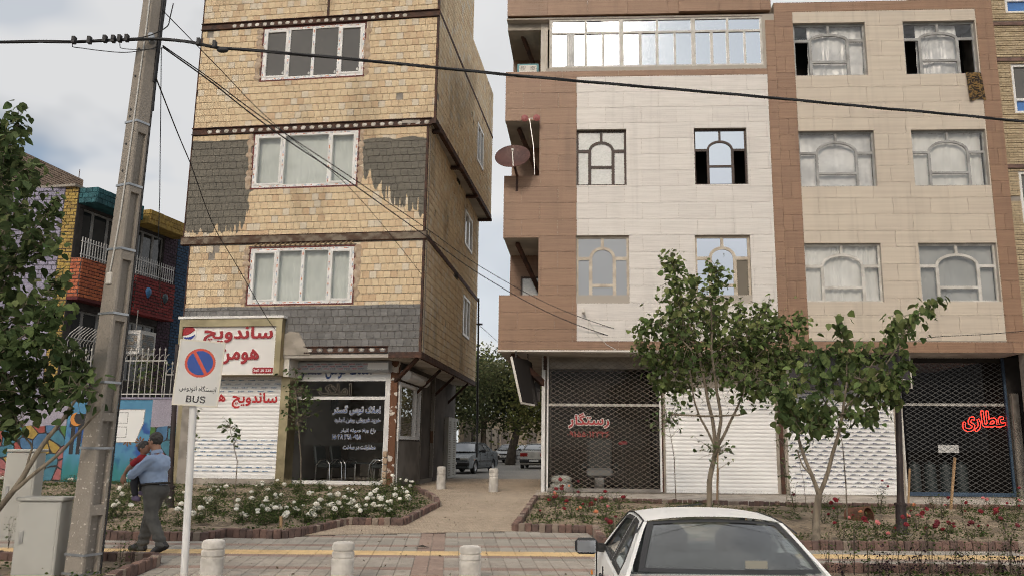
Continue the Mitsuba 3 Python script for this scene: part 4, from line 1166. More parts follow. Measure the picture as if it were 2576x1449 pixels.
def print_rows(rows, mat, step, length, ht=.028, peaks=False, t=SHOP_T + .02, F=R, seed=1):
    """Faded trade print on the slats: short broken dashes, a little hill above each."""
    def go(sh, s0, s1, z0, pitch, n):
        rr = random.Random(seed)
        b = MB()
        M = F.m()
        for i in rows:
            if i >= n:
                continue
            zc = z0 + (i + .45) * pitch
            s = s0 + .04 + (i % 3) * step / 3
            while s + length < s1 - .02:
                x = s
                while x < s + length:
                    w = rr.uniform(.014, .035)
                    hh = ht * rr.uniform(.5, 1.0)
                    b.fbox(F, x, x + w, zc - hh / 2, zc + hh / 2, t, t + .0035)
                    x += w + rr.uniform(.005, .014)
                if peaks:
                    p = [(s + .02, zc + ht * .6), (s + length * .3, zc + ht * 1.9), (s + length * .38, zc + ht * 1.2), (s + length * .45, zc + ht * 1.6), (s + length * .62, zc + ht * .6)]
                    v, f = extrude(Polygon(p), .0035)
                    b.add(on_frame(F, v, t + .0035), f)
                s += step
        obj('print', b, mat, sh, kind='stuff')
    return go


zb0 = ZP + .055
shutter('plain white roller shutter between the first grille and the patterned shutter', R, B0, B1, zb0, ZSB, SHOP_T - .02, .1, print_rows([21, 22], 'print_dark', .42, .22, .02, seed=4))
shutter('white roller shutter printed all over with small grey hills', R, C0, C1, zb0, ZSC, SHOP_T - .02, .1, print_rows(range(1, 40), 'print_dark', .36, .27, .02, True, seed=2))
lk = thing('padlock', 'small brass padlock hanging at the foot of the first grille', 'padlock')
obj('body', MB().fbox(R, A1 + .02, A1 + .075, ZP - .1, ZP - .02, SHOP_T + .07, SHOP_T + .10), 'gold_steel', lk)
obj('shackle', MB().tube([R.p(A1 + .048 + .02 * math.cos(a), ZP - .02 + .045 * math.sin(a), SHOP_T + .085) for a in np.linspace(0, math.pi, 9)], .006, 6), 'steel', lk)

# ---- black shop board over the patterned shutter
bd = thing('shop_board', 'black shop board with a thin white rim over the patterned shutter', 'sign board')
s0, s1, z0, z1 = R.rect(1998, 886, 2290, 973, -.55)
s0 = s_at(1985, 930, -.55)
obj('panel', MB().fbox(R, s0, s1, z0, z1, -.70, -.60), 'board_black', bd)
b = MB()
b.fbox(R, s0 - .03, s1 + .03, z1, z1 + .035, -.71, -.57)
b.fbox(R, s1, s1 + .03, z0 - .03, z1, -.71, -.57)
b.fbox(R, s0 - .03, s0, z0 - .03, z1, -.71, -.57)
obj('rim', b, 'white_trim', bd)
# a curled swan-like emblem, small lettering and three lines of figures
M = R.m()
c0, zc = R.at(2030, 897, -.6)
b = MB()
for r_, a0, a1, dx, dz in ((.085, 40, 250, 0, 0), (.06, -120, 120, .02, -.06), (.115, -40, 60, .0, -.02)):
    b.tube([R.p(c0 + dx + r_ * math.cos(math.radians(a)), zc + dz + r_ * math.sin(math.radians(a)) * .8, -.595) for a in np.linspace(a0, a1, 14)], .008, 5)
obj('emblem', b, 'white_vinyl', bd)
tm = meshkit.text_mesh('Shelor', .06, .004)
v = np.asarray(tm.vertices)
s_, z_ = R.at(2022, 919, -.6)
obj('small_letters', (on_frame(R, np.stack([v[:, 0] + s_, -v[:, 2], v[:, 1] + z_], 1), -.60), tm.faces), 'white_vinyl', bd)
b = MB()
for i, line in enumerate(('09155', '31270', '36515')):
    tm = meshkit.text_mesh(line, .05, .004)
    v = np.asarray(tm.vertices)
    s_, z_ = R.at(2258, 957 + i * 7, -.6)
    b.add(on_frame(R, np.stack([v[:, 0] + s_, -v[:, 2], v[:, 1] + z_], 1), -.60), tm.faces)
obj('figures', b, 'white_vinyl', bd)
b = MB()
s_, z_ = R.at(2105, 944, -.6)
for i in range(3):
    b.tube([R.p(s_ + .18 * i + .08 * math.cos(a), z_ + .10 * math.sin(a) + .05 * i, -.595) for a in np.linspace(.4, 5.2, 14)], .02, 5)
obj('large_letters', b, 'white_vinyl', bd)

# ---- sign box hung side-on under the corner of the overhang
hb = thing('hanging_sign_box', 'tilted white edged sign box hanging under the corner of the white house', 'sign')
p = [at_y(*q) for q in ((1288, 897, 22.0), (1313, 1011, 22.0), (1344, 1017, 22.6), (1328, 905, 22.8))]
c = np.array(p)
b = MB()
nrm = np.array([-.25, -.95, 0])
back = c + np.array([.10, .75, 0])
hull = trimesh.convex.convex_hull(np.vstack([c, back]))
obj('box', (np.asarray(hull.vertices), hull.faces), 'dark_metal', hb)
obj('rim', MB().add(*bar(c[0] + [-.02, -.03, 0], c[1] + [-.02, -.03, 0], .07, .06)).add(*bar(c[1] + [-.02, -.03, -.02], c[2] + [0, -.03, -.02], .04, .05)), 'white_trim', hb)
obj('hanger', MB().add(*bar(c[0] + [.1, .1, 0], np.array([c[0][0] + .1, c[0][1] + .1, Z_SOF]), .03, .03)).add(*bar(c[3], np.array([c[3][0], c[3][1], Z_SOF]), .03, .03)), 'dark_metal', hb)
# rusty brace under the corner
q0, q1 = R.p(S_L + .35, Z_SOF - .06, -.35), R.p(sx(1366), z_at(1366, 965, SHOP_T), SHOP_T)
obj('brace', MB().add(*bar(q0, q1, .12, .16)), 'rust', white_house)
tl = thing('signal_box', 'dark rectangular lamp box on the alley side of the first shop', 'lamp box')
s_, z_ = R.at(1353, 978, SHOP_T - .3)
obj('case', MB().fbox(R, s_ - .08, s_ + .07, z_ - .35, z_ + .2, SHOP_T - .45, SHOP_T - .2), 'dark_metal', tl)
obj('bracket', MB().add(*bar(R.p(s_ - .3, z_ - .05, SHOP_T - .32), R.p(sx(1366), z_ - .05, SHOP_T - .1), .025, .025)), 'dark_metal', tl)
# alley side of the first shop
q0 = R.p(S_SH0 + .06, 0, SHOP_T - .3)
q1 = q0 + np.array([.35, 7.5, 0])
obj('side_wall', bar([q0[0], q0[1], (Z_SOF + .3) / 2], [q1[0], q1[1], (Z_SOF + .3) / 2], .1, Z_SOF - .3, up=(0, 0, 1)), 'plaster', shops)

# ---- things in the first shop
ch = thing('barber_chair', 'dark padded armchair in the first shop behind the grille', 'chair')
sc, zc = R.at(1508, 1165, SHOP_T - 1.4)
zf = ZP


def rb(name, x, y, z, b, pos, mat, parent, F=R, ang=0):
    m = bevel_box(x, y, z, b)
    v = (np.asarray(m.vertices) - [x / 2, y / 2, 0]) @ rot([0, 0, 1], ang).T + pos
    M = F.m()
    return obj(name, (v @ M[:3, :3].T + M[:3, 3], m.faces), mat, parent, smooth=40)


bs('vinyl_dark', (.03, .035, .035), .35)
bs('vinyl_grey', (.16, .165, .165), .4)
rb('seat', .75, .7, .25, .06, (sc, 1.25 + 1.4, zf + .35), 'vinyl_grey', ch)
rb('backrest', .75, .2, .9, .06, (sc, 1.25 + 1.75, zf + .55), 'vinyl_dark', ch)
rb('armrest', .14, .6, .2, .05, (sc - .46, 1.25 + 1.4, zf + .55), 'vinyl_dark', ch)
rb('armrest', .14, .6, .2, .05, (sc + .46, 1.25 + 1.4, zf + .55), 'vinyl_dark', ch)
rb('base', .3, .3, .36, .03, (sc, 1.25 + 1.4, zf), 'chrome', ch)
bag_mat = 'sack_white'
bs('sack_white', mottled((.52, .52, .48), (.38, .39, .36), 4), .8)
for dz, w in ((0, .62), (.19, .56)):
    bag = thing('sack', 'lower white sack lying at the left of the first shop' if dz == 0 else 'upper white sack lying at the left of the first shop', 'sack')
    m = trimesh.creation.icosphere(3)
    v = np.asarray(m.vertices)
    v = np.sign(v) * np.abs(v) ** .7 * [w / 2, .25, .11]
    v = v * (1 + .12 * (meshkit.noise(v * 9 + dz, 3)[:, None] - .5)) + [A0 + .36, 1.25 + .55, zf + .11 + dz]
    M = R.m()
    obj('cloth', (v @ M[:3, :3].T + M[:3, 3], m.faces), 'sack_white', bag, smooth=True)
rl = thing('lamp', 'small red lamp inside the first shop', 'lamp')
s_, z_ = R.at(1567, 1118, SHOP_T - 1.6)
rb('shade', .26, .2, .1, .03, (s_, 1.25 + 1.6, z_), 'red_paint', rl)
rb('stand', .04, .04, z_ - zf, .01, (s_, 1.25 + 1.6, zf), 'dark_metal', rl)
# goods in the last shop: a row of green-grey canisters and a white card
bs('canister', (.04, .052, .052), .4)
for i in range(4):
    k = thing('canister', ('first', 'second', 'third', 'fourth')[i] + ' grey green canister from the left inside the dark shop', 'canister', 'canisters in a row inside the dark shop')
    m = lathe([(0, 0), (.15, 0), (.155, .03), (.155, .72), (.13, .80), (.05, .83), (.05, .88), (0, .88)], 20)
    v = np.asarray(m.vertices) + [D0 + .42 + i * .42, 1.25 + .6, zf]
    M = R.m()
    obj('body', (v @ M[:3, :3].T + M[:3, 3], m.faces), 'canister', k, smooth=30)
k = thing('white_card', 'white card hanging in the window of the dark shop', 'card')
r_ = R.rect(2360, 1118, 2412, 1138, SHOP_T - .2)
obj('sheet', MB().fbox(R, *r_, SHOP_T - .205, SHOP_T - .20), 'white_vinyl', k)

# ---- things on the white house
dish = thing('satellite_dish', 'large brown satellite dish on the middle balcony of the white house', 'satellite dish')
c = at_y(1291, 404, 21.75)
rad = .46
prof = [(rad * q, .16 * q * q) for q in np.linspace(0, 1, 10)]
prof += [(rad * q, .16 * q * q - .012) for q in np.linspace(1, 0, 10)]
m = lathe(prof, 40)
aim = np.array([-.1, -.86, .5])
aim /= np.linalg.norm(aim)
x = np.cross([0, 0, 1.0], aim)
x /= np.linalg.norm(x)
Rm = np.stack([x, np.cross(aim, x), aim], 1)
obj('reflector', (np.asarray(m.vertices) * [1.05, .98, 1] @ Rm.T + c, m.faces), 'dish_brown', dish, smooth=40)
foc = c + aim * .5 + np.array([0, 0, .04])
foc = at_y(1289, 376, 21.4)
obj('feed', MB().tube([foc, foc + aim * -.09], [.035, .03], 10), 'white_trim', dish)
obj('arm', MB().tube([c + Rm @ np.array([.05, -.4, .13]), foc + aim * -.03], .012, 6), 'steel', dish)
obj('mount', MB().add(*bar(c - aim * .02, c + np.array([.1, .45, -.3]), .06, .06)).add(*bar(c + np.array([.1, .45, -.3]), c + np.array([.1, .45, -.75]), .06, .06)), 'rust', dish)
ant = thing('twin_antenna', 'thin mast with two small pink dishes on the middle balcony', 'antenna')
m0, m1 = at_y(1345, 440, 21.9), at_y(1332, 300, 21.9)
obj('mast', MB().tube([m0, (m0 + m1) / 2 + [.04, 0, 0], m1], .016, 6), 'steel', ant)
obj('crossbar', MB().tube([m1 + [-.17, 0, 0], m1 + [.17, 0, .02]], .014, 6), 'white_trim', ant)
for u in (1320, 1350):
    q = at_y(u, 298 if u < 1330 else 297, 21.85)
    m = lathe([(0, .03), (.05, .025), (.10, 0), (.10, -.012), (.04, -.02), (0, -.02)], 24)
    obj('small_dish', (np.asarray(m.vertices) @ np.array([[1, 0, 0], [0, 0, 1], [0, -1, 0]]).astype(float) + q, m.faces), 'dish_pink', ant, smooth=40)
cool = thing('air_cooler', 'white air cooler with a teal case on the top corner balcony', 'air cooler')
r_ = R.rect(1301, 161, 1355, 184, -.6)
obj('case', MB().fbox(R, r_[0], r_[1], r_[2] - .2, r_[3], -1.1, -.62), 'teal_case', cool)
obj('grille', MB().fbox(R, r_[0] + .06, r_[1] - .06, r_[2] - .15, r_[3] - .05, -.62, -.60), 'white_trim', cool)
b = MB()
for i in range(4):
    b.fbox(R, r_[0] + .1, r_[0] + .24, r_[3] - .1 - i * .035, r_[3] - .09 - i * .035, -.60, -.595)
    b.fbox(R, r_[1] - .24, r_[1] - .1, r_[3] - .1 - i * .035, r_[3] - .09 - i * .035, -.60, -.595)
obj('slots', b, 'dark_metal', cool)
cam = thing('security_camera', 'small white security camera with its cable on the white tiles', 'camera')
s_, z_ = R.at(1467, 785)
obj('body', MB().tube([R.p(s_, z_ + .06, .10), R.p(s_ + .01, z_ - .06, .2)], [.04, .045], 12), 'white_trim', cam)
obj('bracket', MB().add(*bar(R.p(s_, z_ + .1, 0), R.p(s_, z_ + .05, .1), .03, .03)), 'white_trim', cam)
e0 = R.at(1550, 880)
obj('wire', MB().tube([R.p(s_, z_, .02), R.p(*R.at(1500, 838), .012), R.p(*R.at(1525, 866), .012), R.p(*e0, .012)], .009, 5), 'cable_white', cam)

# ---- yellow ribbed brick house at the right edge
yb = thing('yellow_brick_house', 'ribbed yellow brick house cut off by the right edge of the photo', 'building')
Y = Frame(R.p(S_END + .004, 0, -.12), 3.0)
yw = []
for q in ((2528, -12, 2600, 33), (2548, 160, 2620, 285), (2568, 430, 2640, 560)):
    s0, s1, z0, z1 = Y.rect(*q)
    yw.append((s0, s0 + 1.9, z0, z1))
WID = 4.2
obj('wall', wall_mesh(Y, (0, WID, .3, 17.5), yw, -.3, -.03), 'mortar', yb)
obj('core', MB().fbox(Y, 0, WID, .3, 17.4, -9, -1.5), 'dark_room', yb)
bs('yellow_brick', mottled((.47, .38, .25), (.39, .31, .20), 5), .85)
bs('yellow_brick_b', mottled((.43, .34, .22), (.35, .275, .175), 5), .85)
z = Z_SOF + .1
row = 0
nbr = 0
restb = MB()
ZBANDS = [Y.at(2540, 62)[1], Y.at(2548, 152)[1], Y.at(2560, 420)[1], Y.at(2566, 500)[1]]
while z < 17.3:
    if not any(abs(z - q) < .06 for q in ZBANDS):
        s = -.12 * (row % 2)
        while s < WID:
            for q in rect_minus((max(s, 0) + .004, min(s + .24, WID) - .004, z, z + .052), [(h[0] - .0, h[1], h[2], h[3]) for h in yw]):
                if q[1] - q[0] > .03 and q[3] - q[2] > .02:
                    if s < 1.1 and 5 < z < 16 and nbr < 300 and row % 1 == 0 and z > 9.0:
                        piece('brick', Y, *q, -.03, .012 if row % 2 else 0.0, random.choice(['yellow_brick', 'yellow_brick_b']), yb)
                        nbr += 1
                    else:
                        restb.fbox(Y, *q, -.03, .012 if row % 2 else 0.0)
            s += .24
    z += .068
    row += 1
obj('brick', restb, 'yellow_brick', yb, kind='stuff')
bs('window_blue', (.05, .16, .42), .1, 0, .7)
for q in yw:
    k = numbered(f'{yb}__window')
    b = MB()
    b.fbox(Y, q[0], q[0] + .09, q[2], q[3], -.15, -.05)
    b.fbox(Y, q[1] - .09, q[1], q[2], q[3], -.15, -.05)
    b.fbox(Y, q[0] + .09, q[1] - .09, q[3] - .08, q[3], -.15, -.05)
    b.fbox(Y, q[0] + .09, q[1] - .09, q[2], q[2] + .08, -.15, -.05)
    b.fbox(Y, q[0] + .09, q[1] - .09, q[2] + .38, q[2] + .45, -.15, -.05)
    d = mikit.ply(b.get())
    d['bsdf'] = {'type': 'ref', 'id': 'upvc'}
    scene[k] = d
    obj('pane', MB().fbox(Y, q[0] + .09, q[1] - .09, q[2] + .08, q[2] + .38, -.12, -.11), 'window_blue', k)
    obj('pane', MB().fbox(Y, q[0] + .09, q[1] - .09, q[2] + .45, q[3] - .08, -.12, -.11), 'glass_grey', k)
obj('ledge', MB().fbox(Y, 0, WID, ZBANDS[0] - .05, ZBANDS[0] + .05, -.03, .05), 'edging_red', yb)
obj('ledge', MB().fbox(Y, 0, WID, ZBANDS[1] - .05, ZBANDS[1] + .05, -.03, .05), 'edging_red', yb)
obj('ledge', MB().fbox(Y, 0, WID, ZBANDS[2] - .05, ZBANDS[2] + .05, -.03, .05), 'edging_red', yb)
# ---------------------------------------------------------------- the unfinished clay block house on the left
P_L = at_y(1058, 889, 23.0)
L = Frame(P_L, 8.0)
LS = Frame(P_L, -90 + 3.8)                  # its alley side
ZL = [float(P_L[2]), L.at(1064, 588)[1], L.at(1080, 304)[1], L.at(1100, 27)[1]]    # underside, and the two floor bands, and the top band
STOREY = (ZL[3] - ZL[0]) / 3
ZL = [ZL[0] + STOREY * i for i in range(4)]
SL0, SL1 = L.at(472, 690)[0], np.mean([L.at(474, 450)[0], L.at(502, 180)[0]])
P_U = L.p(.20, 0, 0)
LU = Frame(P_U, -90 + 5.6)                  # alley side of the upper floors, which jut out
BH, BW = STOREY / 16, .205
clay = thing('clay_block_house', 'tall unfinished house of raw yellow clay blocks with rusty floor beams', 'building')
o_, d_ = L.o, L.d
sA0, sA1 = L.at(610, 540)[0], L.at(637, 450)[0]
sB0, sBm, sB1 = L.at(903, 400)[0], L.at(977, 480)[0], L.at(1066, 500)[0]
zA = [L.at(560, v)[1] for v in (584, 508, 352)]
zB = [L.at(1000, v)[1] for v in (553, 437, 346, 516)]
zC = L.at(760, 768)[1]


def block_tone(k, k2, fine):
    c = mix((.635, .505, .33), (.60, .46, .295), smoothstep(.3, .75, k))
    c = mix(c, (.545, .395, .25), smoothstep(.86, .93, k2))
    c = mix(c, (.61, .53, .41), smoothstep(.06, .0, k2 - .12))
    return c * (.90 + .2 * fine)


def block_fn(p, n, uv):
    s = (p.x - o_[0]) * d_[0] + (p.y - o_[1]) * d_[1]
    z = p.z
    row = dr.floor((z - ZL[0]) / BH)
    off = row * .37 - dr.floor(row * .37)
    col = dr.floor(s / BW + off)
    k, k2 = cell_rand(col, row, 5), cell_rand(col, row, 8)
    fine = noise(s * 45, z * 9, 1.0) * .5 + noise(s * 6, z * 70, 4.0) * .5
    c = block_tone(k, k2, fine)
    # rain dirt under the beams and scattered stains
    c = c * (1 - .22 * smoothstep(.55, .8, fbm(s * .9, z * .45, 2.0, 4)))
    # cement wash, put on with a brush, running down in drips
    drip = noise(s * 13, 0.0, 3.0)
    drip2 = smoothstep(.50, .95, noise(s * 26, 0.0, 9.0))
    wob = (fbm(s * 2, z * 2, 7.0, 3) - .5) * .35
    lowA = zA[0] - .1 + dr.clip((s - sA0) / (sA1 - sA0), 0, 1) * (zA[1] - zA[0]) + drip * .16 + drip2 * .26 * dr.select(s > sA0 - 1.2, 1.0, .35)
    a = smoothstep(.0, .02, sA1 + wob - s) * smoothstep(0, .02, z - lowA) * smoothstep(0, .03, zA[2] + wob * .4 - z)
    lowB = zB[1] - dr.clip((s - sB0) / (sBm - sB0), 0, 1) * (zB[1] - zB[3]) - dr.clip((s - sBm) / (sB1 - sBm), 0, 1) * (zB[3] - zB[0]) + drip * .2 + drip2 * .42
    b = smoothstep(.0, .02, s - sB0 - wob) * smoothstep(0, .02, z - lowB) * smoothstep(0, .03, zB[2] + wob * .5 - z) * smoothstep(0, .02, sB1 + .1 - s)
    e = smoothstep(0, .03, zC + wob * .12 - z)
    grey = mix((.165, .15, .122), (.13, .12, .10), fbm(s * 3, z * 3, 1.0, 3)) * (.85 + .3 * noise(s * 3, z * 42, 2.0))
    slate = mix((.15, .145, .14), (.20, .195, .19), smoothstep(.5, .9, cell_rand(col, row, 11)) * .8 + .2 * fbm(s * 4, z * 4, 3.0, 3)) * (.82 + .3 * noise(s * 5, z * 22, 6.0))
    c = mix(c, grey, dr.maximum(a, b))
    c = mix(c, slate, e)
    return c


bs('clay_block', block_fn, .9)


def side_fn(p, n, uv):
    row = dr.floor((p.z - ZL[0]) / BH)
    col = dr.floor(p.y / .21 + row * .37)
    k, k2 = cell_rand(col, row, 5), cell_rand(col, row, 8)
    c = block_tone(k, k2, noise(p.y * 6, p.z * 60)) * .97
    return c * (1 - .3 * smoothstep(.5, .75, fbm(p.y * .8, p.z * .6, 5.0, 4)))


bs('side_block', side_fn, .92)

# openings of the front
WL = {'top': (661, 66, 915, 196), 'mid': (637, 333, 898, 469), 'low': (626, 623, 888, 763)}
rl_ = {k: L.rect(*v) for k, v in WL.items()}
zt_cut = 19.5
front_holes = list(rl_.values())
obj('wall', wall_mesh(L, (SL1, 0.0, ZL[1], ZL[2]), front_holes, -.3, -.015), 'mortar', clay)
obj('wall', wall_mesh(L, (SL0, 0.0, ZL[0], ZL[1]), front_holes, -.3, -.015), 'mortar', clay)
obj('wall', wall_mesh(L, (SL1, .20, ZL[2], zt_cut), front_holes, -.3, -.015), 'mortar', clay)

# blocks of the front: 300 of them as parts (nearest the street), the rest as one
rest = MB()
nparts = 0
block_unit = mikit.ply(bevel_box(1, 1, 1, .02))
BANDH = .20
holes_pad = [(a - .07, b_ + .07, c - .06, d2 + .07) for a, b_, c, d2 in front_holes]
MLm = L.m()
missing = [(L.at(548, 1080 / 2.415 / 1.1646 * 0 + 622)), (L.at(537, 640)), (L.at(526, 92)), (L.at(1005, 245))]
for row in range(0, int((zt_cut - ZL[0]) / BH)):
    z0 = ZL[0] + row * BH
    st = min(int((z0 - ZL[0] + .01) / STOREY), 3)
    # the floor beams take the place of the course below each floor line
    if any(abs(z0 + BH - ZL[i]) < .02 for i in (1, 2, 3)):
        continue
    s_lo, s_hi = (SL0 if st == 0 else SL1), (.20 if st >= 2 else 0.0)
    off = (row * .37) % 1.0
    c0 = math.floor(s_lo / BW + off)
    col = c0
    while True:
        a, b_ = (col - off) * BW, (col + 1 - off) * BW
        col += 1
        if a > s_hi:
            break
        a, b_ = max(a, s_lo), min(b_, s_hi - .03)
        if b_ - a < .05 or any(a < q[0] < b_ and z0 < q[1] < z0 + BH for q in missing):
            continue
        dz = .010 + .0015 * math.sin(row * 3.1 + col)
        for q in rect_minus((a + .005, b_ - .004, z0 + .004, z0 + BH - .014), holes_pad):
            if q[1] - q[0] < .03 or q[3] - q[2] < .03:
                continue
            if st == 1 and nparts < 300 and L.at(640, 500)[0] - .0 < a and row % 16 < 15 and (q[1] - q[0]) > .15:
                piece_m = MLm @ mat4(None, (q[0], -dz, q[2]), (q[1] - q[0], .03, q[3] - q[2]))
                obj('block', block_unit, 'clay_block', clay, to_world=piece_m)
                nparts += 1
            else:
                rest.fbox(L, *q, -.02, dz)
obj('block', rest, 'clay_block', clay, kind='stuff')

# floor beams: castellated, rusty, the holes packed with white plaster


def castellated(s0, s1, z0, z1, t, nholes, first=0.0, solid=(0.0, 0.0), name='floor_beam'):
    h = z1 - z0
    pitch = (s1 - s0 - solid[0] - solid[1]) / nholes
    web = sbox(s0, z0 + .02, s1, z1 - .02)
    hx = []
    for i in range(nholes):
        c = s0 + solid[0] + (i + .5) * pitch
        w = pitch * .30
        zc, hh = (z0 + z1) / 2 - .01, h * .29
        j = random.uniform(-.012, .012)
        hx.append(Polygon([(c - w * 1.05 + j, zc + hh * .35), (c - w * .62, zc + hh), (c + w * .62, zc + hh), (c + w * 1.05, zc + hh * .35), (c + w * .8, zc - hh * .6), (c + w * .45, zc - hh), (c - w * .45, zc - hh), (c - w * .8, zc - hh * .6)]))
    web = web.difference(unary_union(hx))
    v, f = extrude(web, .02)
    b = MB().add(on_frame(L, v, t), f)
    b.fbox(L, s0, s1, z1 - .022, z1, t - .05, t + .05)
    b.fbox(L, s0, s1, z0, z0 + .022, t - .05, t + .05)
    k = obj(name, b, 'rust', clay)
    for i, q in enumerate(hx):
        c = q.centroid
        m = trimesh.creation.icosphere(2)
        v = np.asarray(m.vertices)
        sc = np.array([pitch * .36, .05, h * .36]) * random.uniform(.92, 1.08)
        v = v * sc * (1 + .35 * (meshkit.noise(v * 3 + i * 7.3, 2)[:, None] - .5)) + [c.x, .045 - t, c.y + random.uniform(-.01, .01)]
        obj('plaster_plug', (v @ MLm[:3, :3].T + MLm[:3, 3], m.faces), 'plug_white', k, smooth=True)


bs('plug_white', mottled((.68, .655, .60), (.40, .36, .29), 9, 3, .35, .75), .95)
castellated(SL1 - .02, .22, ZL[3] - BANDH, ZL[3] + .02, .02, 23, solid=(.95, .95))
castellated(SL1 - .02, .10, ZL[2] - BANDH, ZL[2] + .02, .02, 26, solid=(.42, .02))
b = MB()
b.fbox(L, SL1 - .04, .06, ZL[1] - .17, ZL[1] + .03, -.1, .075)
obj('floor_beam', b, 'beam_grey', clay)
bs('beam_grey', mottled((.20, .165, .125), (.085, .05, .032), 5, 4), .85)
b = MB()
b.fbox(L, SL1 - .04, .065, ZL[1] + .03, ZL[1] + .05, -.1, .09)
b.fbox(L, SL1 - .04, .065, ZL[1] - .185, ZL[1] - .17, -.1, .06)
obj('beam_edge', b, 'rust', clay)
# half-built beam over the estate shop, plaster patch beside it
r_ = L.rect(766, 867, 976, 886)
castellated(r_[0], r_[1], ZL[0] + .03, ZL[0] + .22, .012, 8)
r_ = L.rect(708, 838, 772, 889)
blob = Polygon([(r_[0], ZL[0]), (r_[1] + .1, ZL[0]), (r_[1] - .05, ZL[0] + .25), (r_[1] - .2, r_[3] - .1), (r_[0] + .5, r_[3]), (r_[0] + .25, r_[3] + .03), (r_[0], r_[3] - .1)]).buffer(.05).buffer(-.03)
v, f = extrude(blob, .03)
obj('plaster_patch', (on_frame(L, v, .03), f), 'plaster', clay)
# rusty corner angles
b = MB()
b.fbox(L, -.05, .012, ZL[0], ZL[2] - .18, -.05, .024)
b.fbox(L, .15, .212, ZL[2], zt_cut, -.05, .024)
b.fbox(L, SL1 - .012, SL1 + .02, ZL[1], zt_cut, -.05, .024)
b.fbox(L, SL0 - .012, SL0 + .02, ZL[0], ZL[1] - .2, -.05, .024)
sm = L.at(828, 5)[0]
b.fbox(L, sm - .035, sm + .035, ZL[3] + .02, zt_cut, -.05, .03)
for u in (711, 892):
    q = L.at(u, 55)
    b.fbox(L, q[0] - .012, q[0] + .012, rl_['top'][3], ZL[3] - .2, -.02, .018)
obj('corner_angle', b, 'rust', clay)


def upvc_window(r, bars, pane_mat, label, curtain=None, tilt=0.0, sashes=(), tape=True, seed=0):
    s0, s1, z0, z1 = r
    w = numbered(f'{clay}__window')
    xs = [s0, *[s0 + (s1 - s0) * q for q in bars], s1]
    panes = []
    for i in range(len(xs) - 1):
        e0 = .085 if i == 0 else .045
        e1 = .085 if i == len(xs) - 2 else .045
        e = .05 if i in sashes else 0
        panes.append((xs[i] + e0 + e, xs[i + 1] - e1 - e, z0 + .085 + e, z1 - .085 - e))
    fr = sbox(s0, z0, s1, z1).difference(unary_union([sbox(p[0], p[2], p[1], p[3]) for p in panes]))
    v, f = extrude(fr, .07)
    d = mikit.ply((on_frame(L, v, -.02), f))
    d['bsdf'] = {'type': 'ref', 'id': 'upvc'}
    scene[w] = d
    labels[w] = {'label': label}
    for i in sashes:
        p = panes[i]
        v, f = extrude(sbox(p[0] - .05, p[2] - .05, p[1] + .05, p[3] + .05).difference(sbox(p[0], p[2], p[1], p[3])), .03)
        obj('sash', (on_frame(L, v, -.003), f), 'upvc', w)
    b = MB()
    v, f = extrude(sbox(s0 - .045, z0 - .045, s1 + .045, z1 + .045).difference(sbox(s0 + .001, z0 + .001, s1 - .001, z1 - .001)), .09)
    obj('primer_frame', (on_frame(L, v, -.008), f), 'primer_red', w)
    rr = random.Random(seed)
    if tape:
        for mat in ('tape_orange', 'tape_blue'):
            b = MB()
            lines = [(x, x, z0 + .1, z1 - .1, 'v') for x in (xs[0] + .04, xs[-1] - .04)] + [(x, x, z0 + .1, z1 - .1, 'v') for x in xs[1:-1]] + [(s0 + .1, s1 - .1, z1 - .04, z1 - .04, 'h'), (s0 + .1, s1 - .1, z0 + .04, z0 + .04, 'h')]
            for a, c, e, g, o in lines:
                q = e if o == 'v' else a
                end = g if o == 'v' else c
                q += rr.uniform(0, .2)
                while q < end - .1:
                    ln = rr.uniform(.04, .11)
                    if o == 'v':
                        b.fbox(L, a - .014, a + .014, q, q + ln, -.021, -.0185)
                    else:
                        b.fbox(L, q, q + ln, e - .012, e + .012, -.021, -.0185)
                    q += ln + rr.uniform(.1, .35)
            obj('printed_tape', b, mat, w, kind='stuff')
    for i, p in enumerate(panes):
        if pane_mat == 'glass':
            vv = np.array([[p[0], 0, p[2]], [p[1], 0, p[2]], [p[1], 0, p[3]], [p[0], 0, p[3]]], float)
            obj('pane', (on_frame(L, vv, -.05), np.array([[0, 1, 2, 3]])), 'glass', w)
        else:
            obj('pane', MB().fbox(L, p[0] - .01, p[1] + .01, p[2] - .01, p[3] + .01, -.06, -.05), pane_mat, w)
            obj('sticker', MB().fbox(L, p[1] - .09, p[1] - .04, p[2] + .05, p[2] + .13, -.05, -.0485), 'sign_face', w)
    if curtain:
        obj('curtain', curtain_mesh(L, s0 + .04, s1 - .04, z0 + .03, z1 - .03, -.22, 17, .022, seed), curtain, w, smooth=True)
    return w


bs('primer_red', mottled((.17, .04, .033), (.09, .03, .024), 7), .7)
bs('tape_orange', (.55, .16, .07), .5)
bs('tape_blue', (.28, .36, .46), .5)
bs('curtain_green', mottled((.50, .53, .49), (.43, .46, .42), 1.6), .95)
upvc_window(rl_['top'], (.255, .50, .755), 'glass_grey', 'upper white window of four plain grey panes with taped frames', sashes=(0, 3), seed=3)
upvc_window(rl_['mid'], (.285, .73), 'glass', 'middle white window of three panes with a pale curtain', 'curtain_green', sashes=(0, 2), seed=4)
upvc_window(rl_['low'], (.265, .51, .765), 'glass', 'lower white window of four panes with orange tape and pale curtains', 'curtain_green', sashes=(0, 3), seed=5)
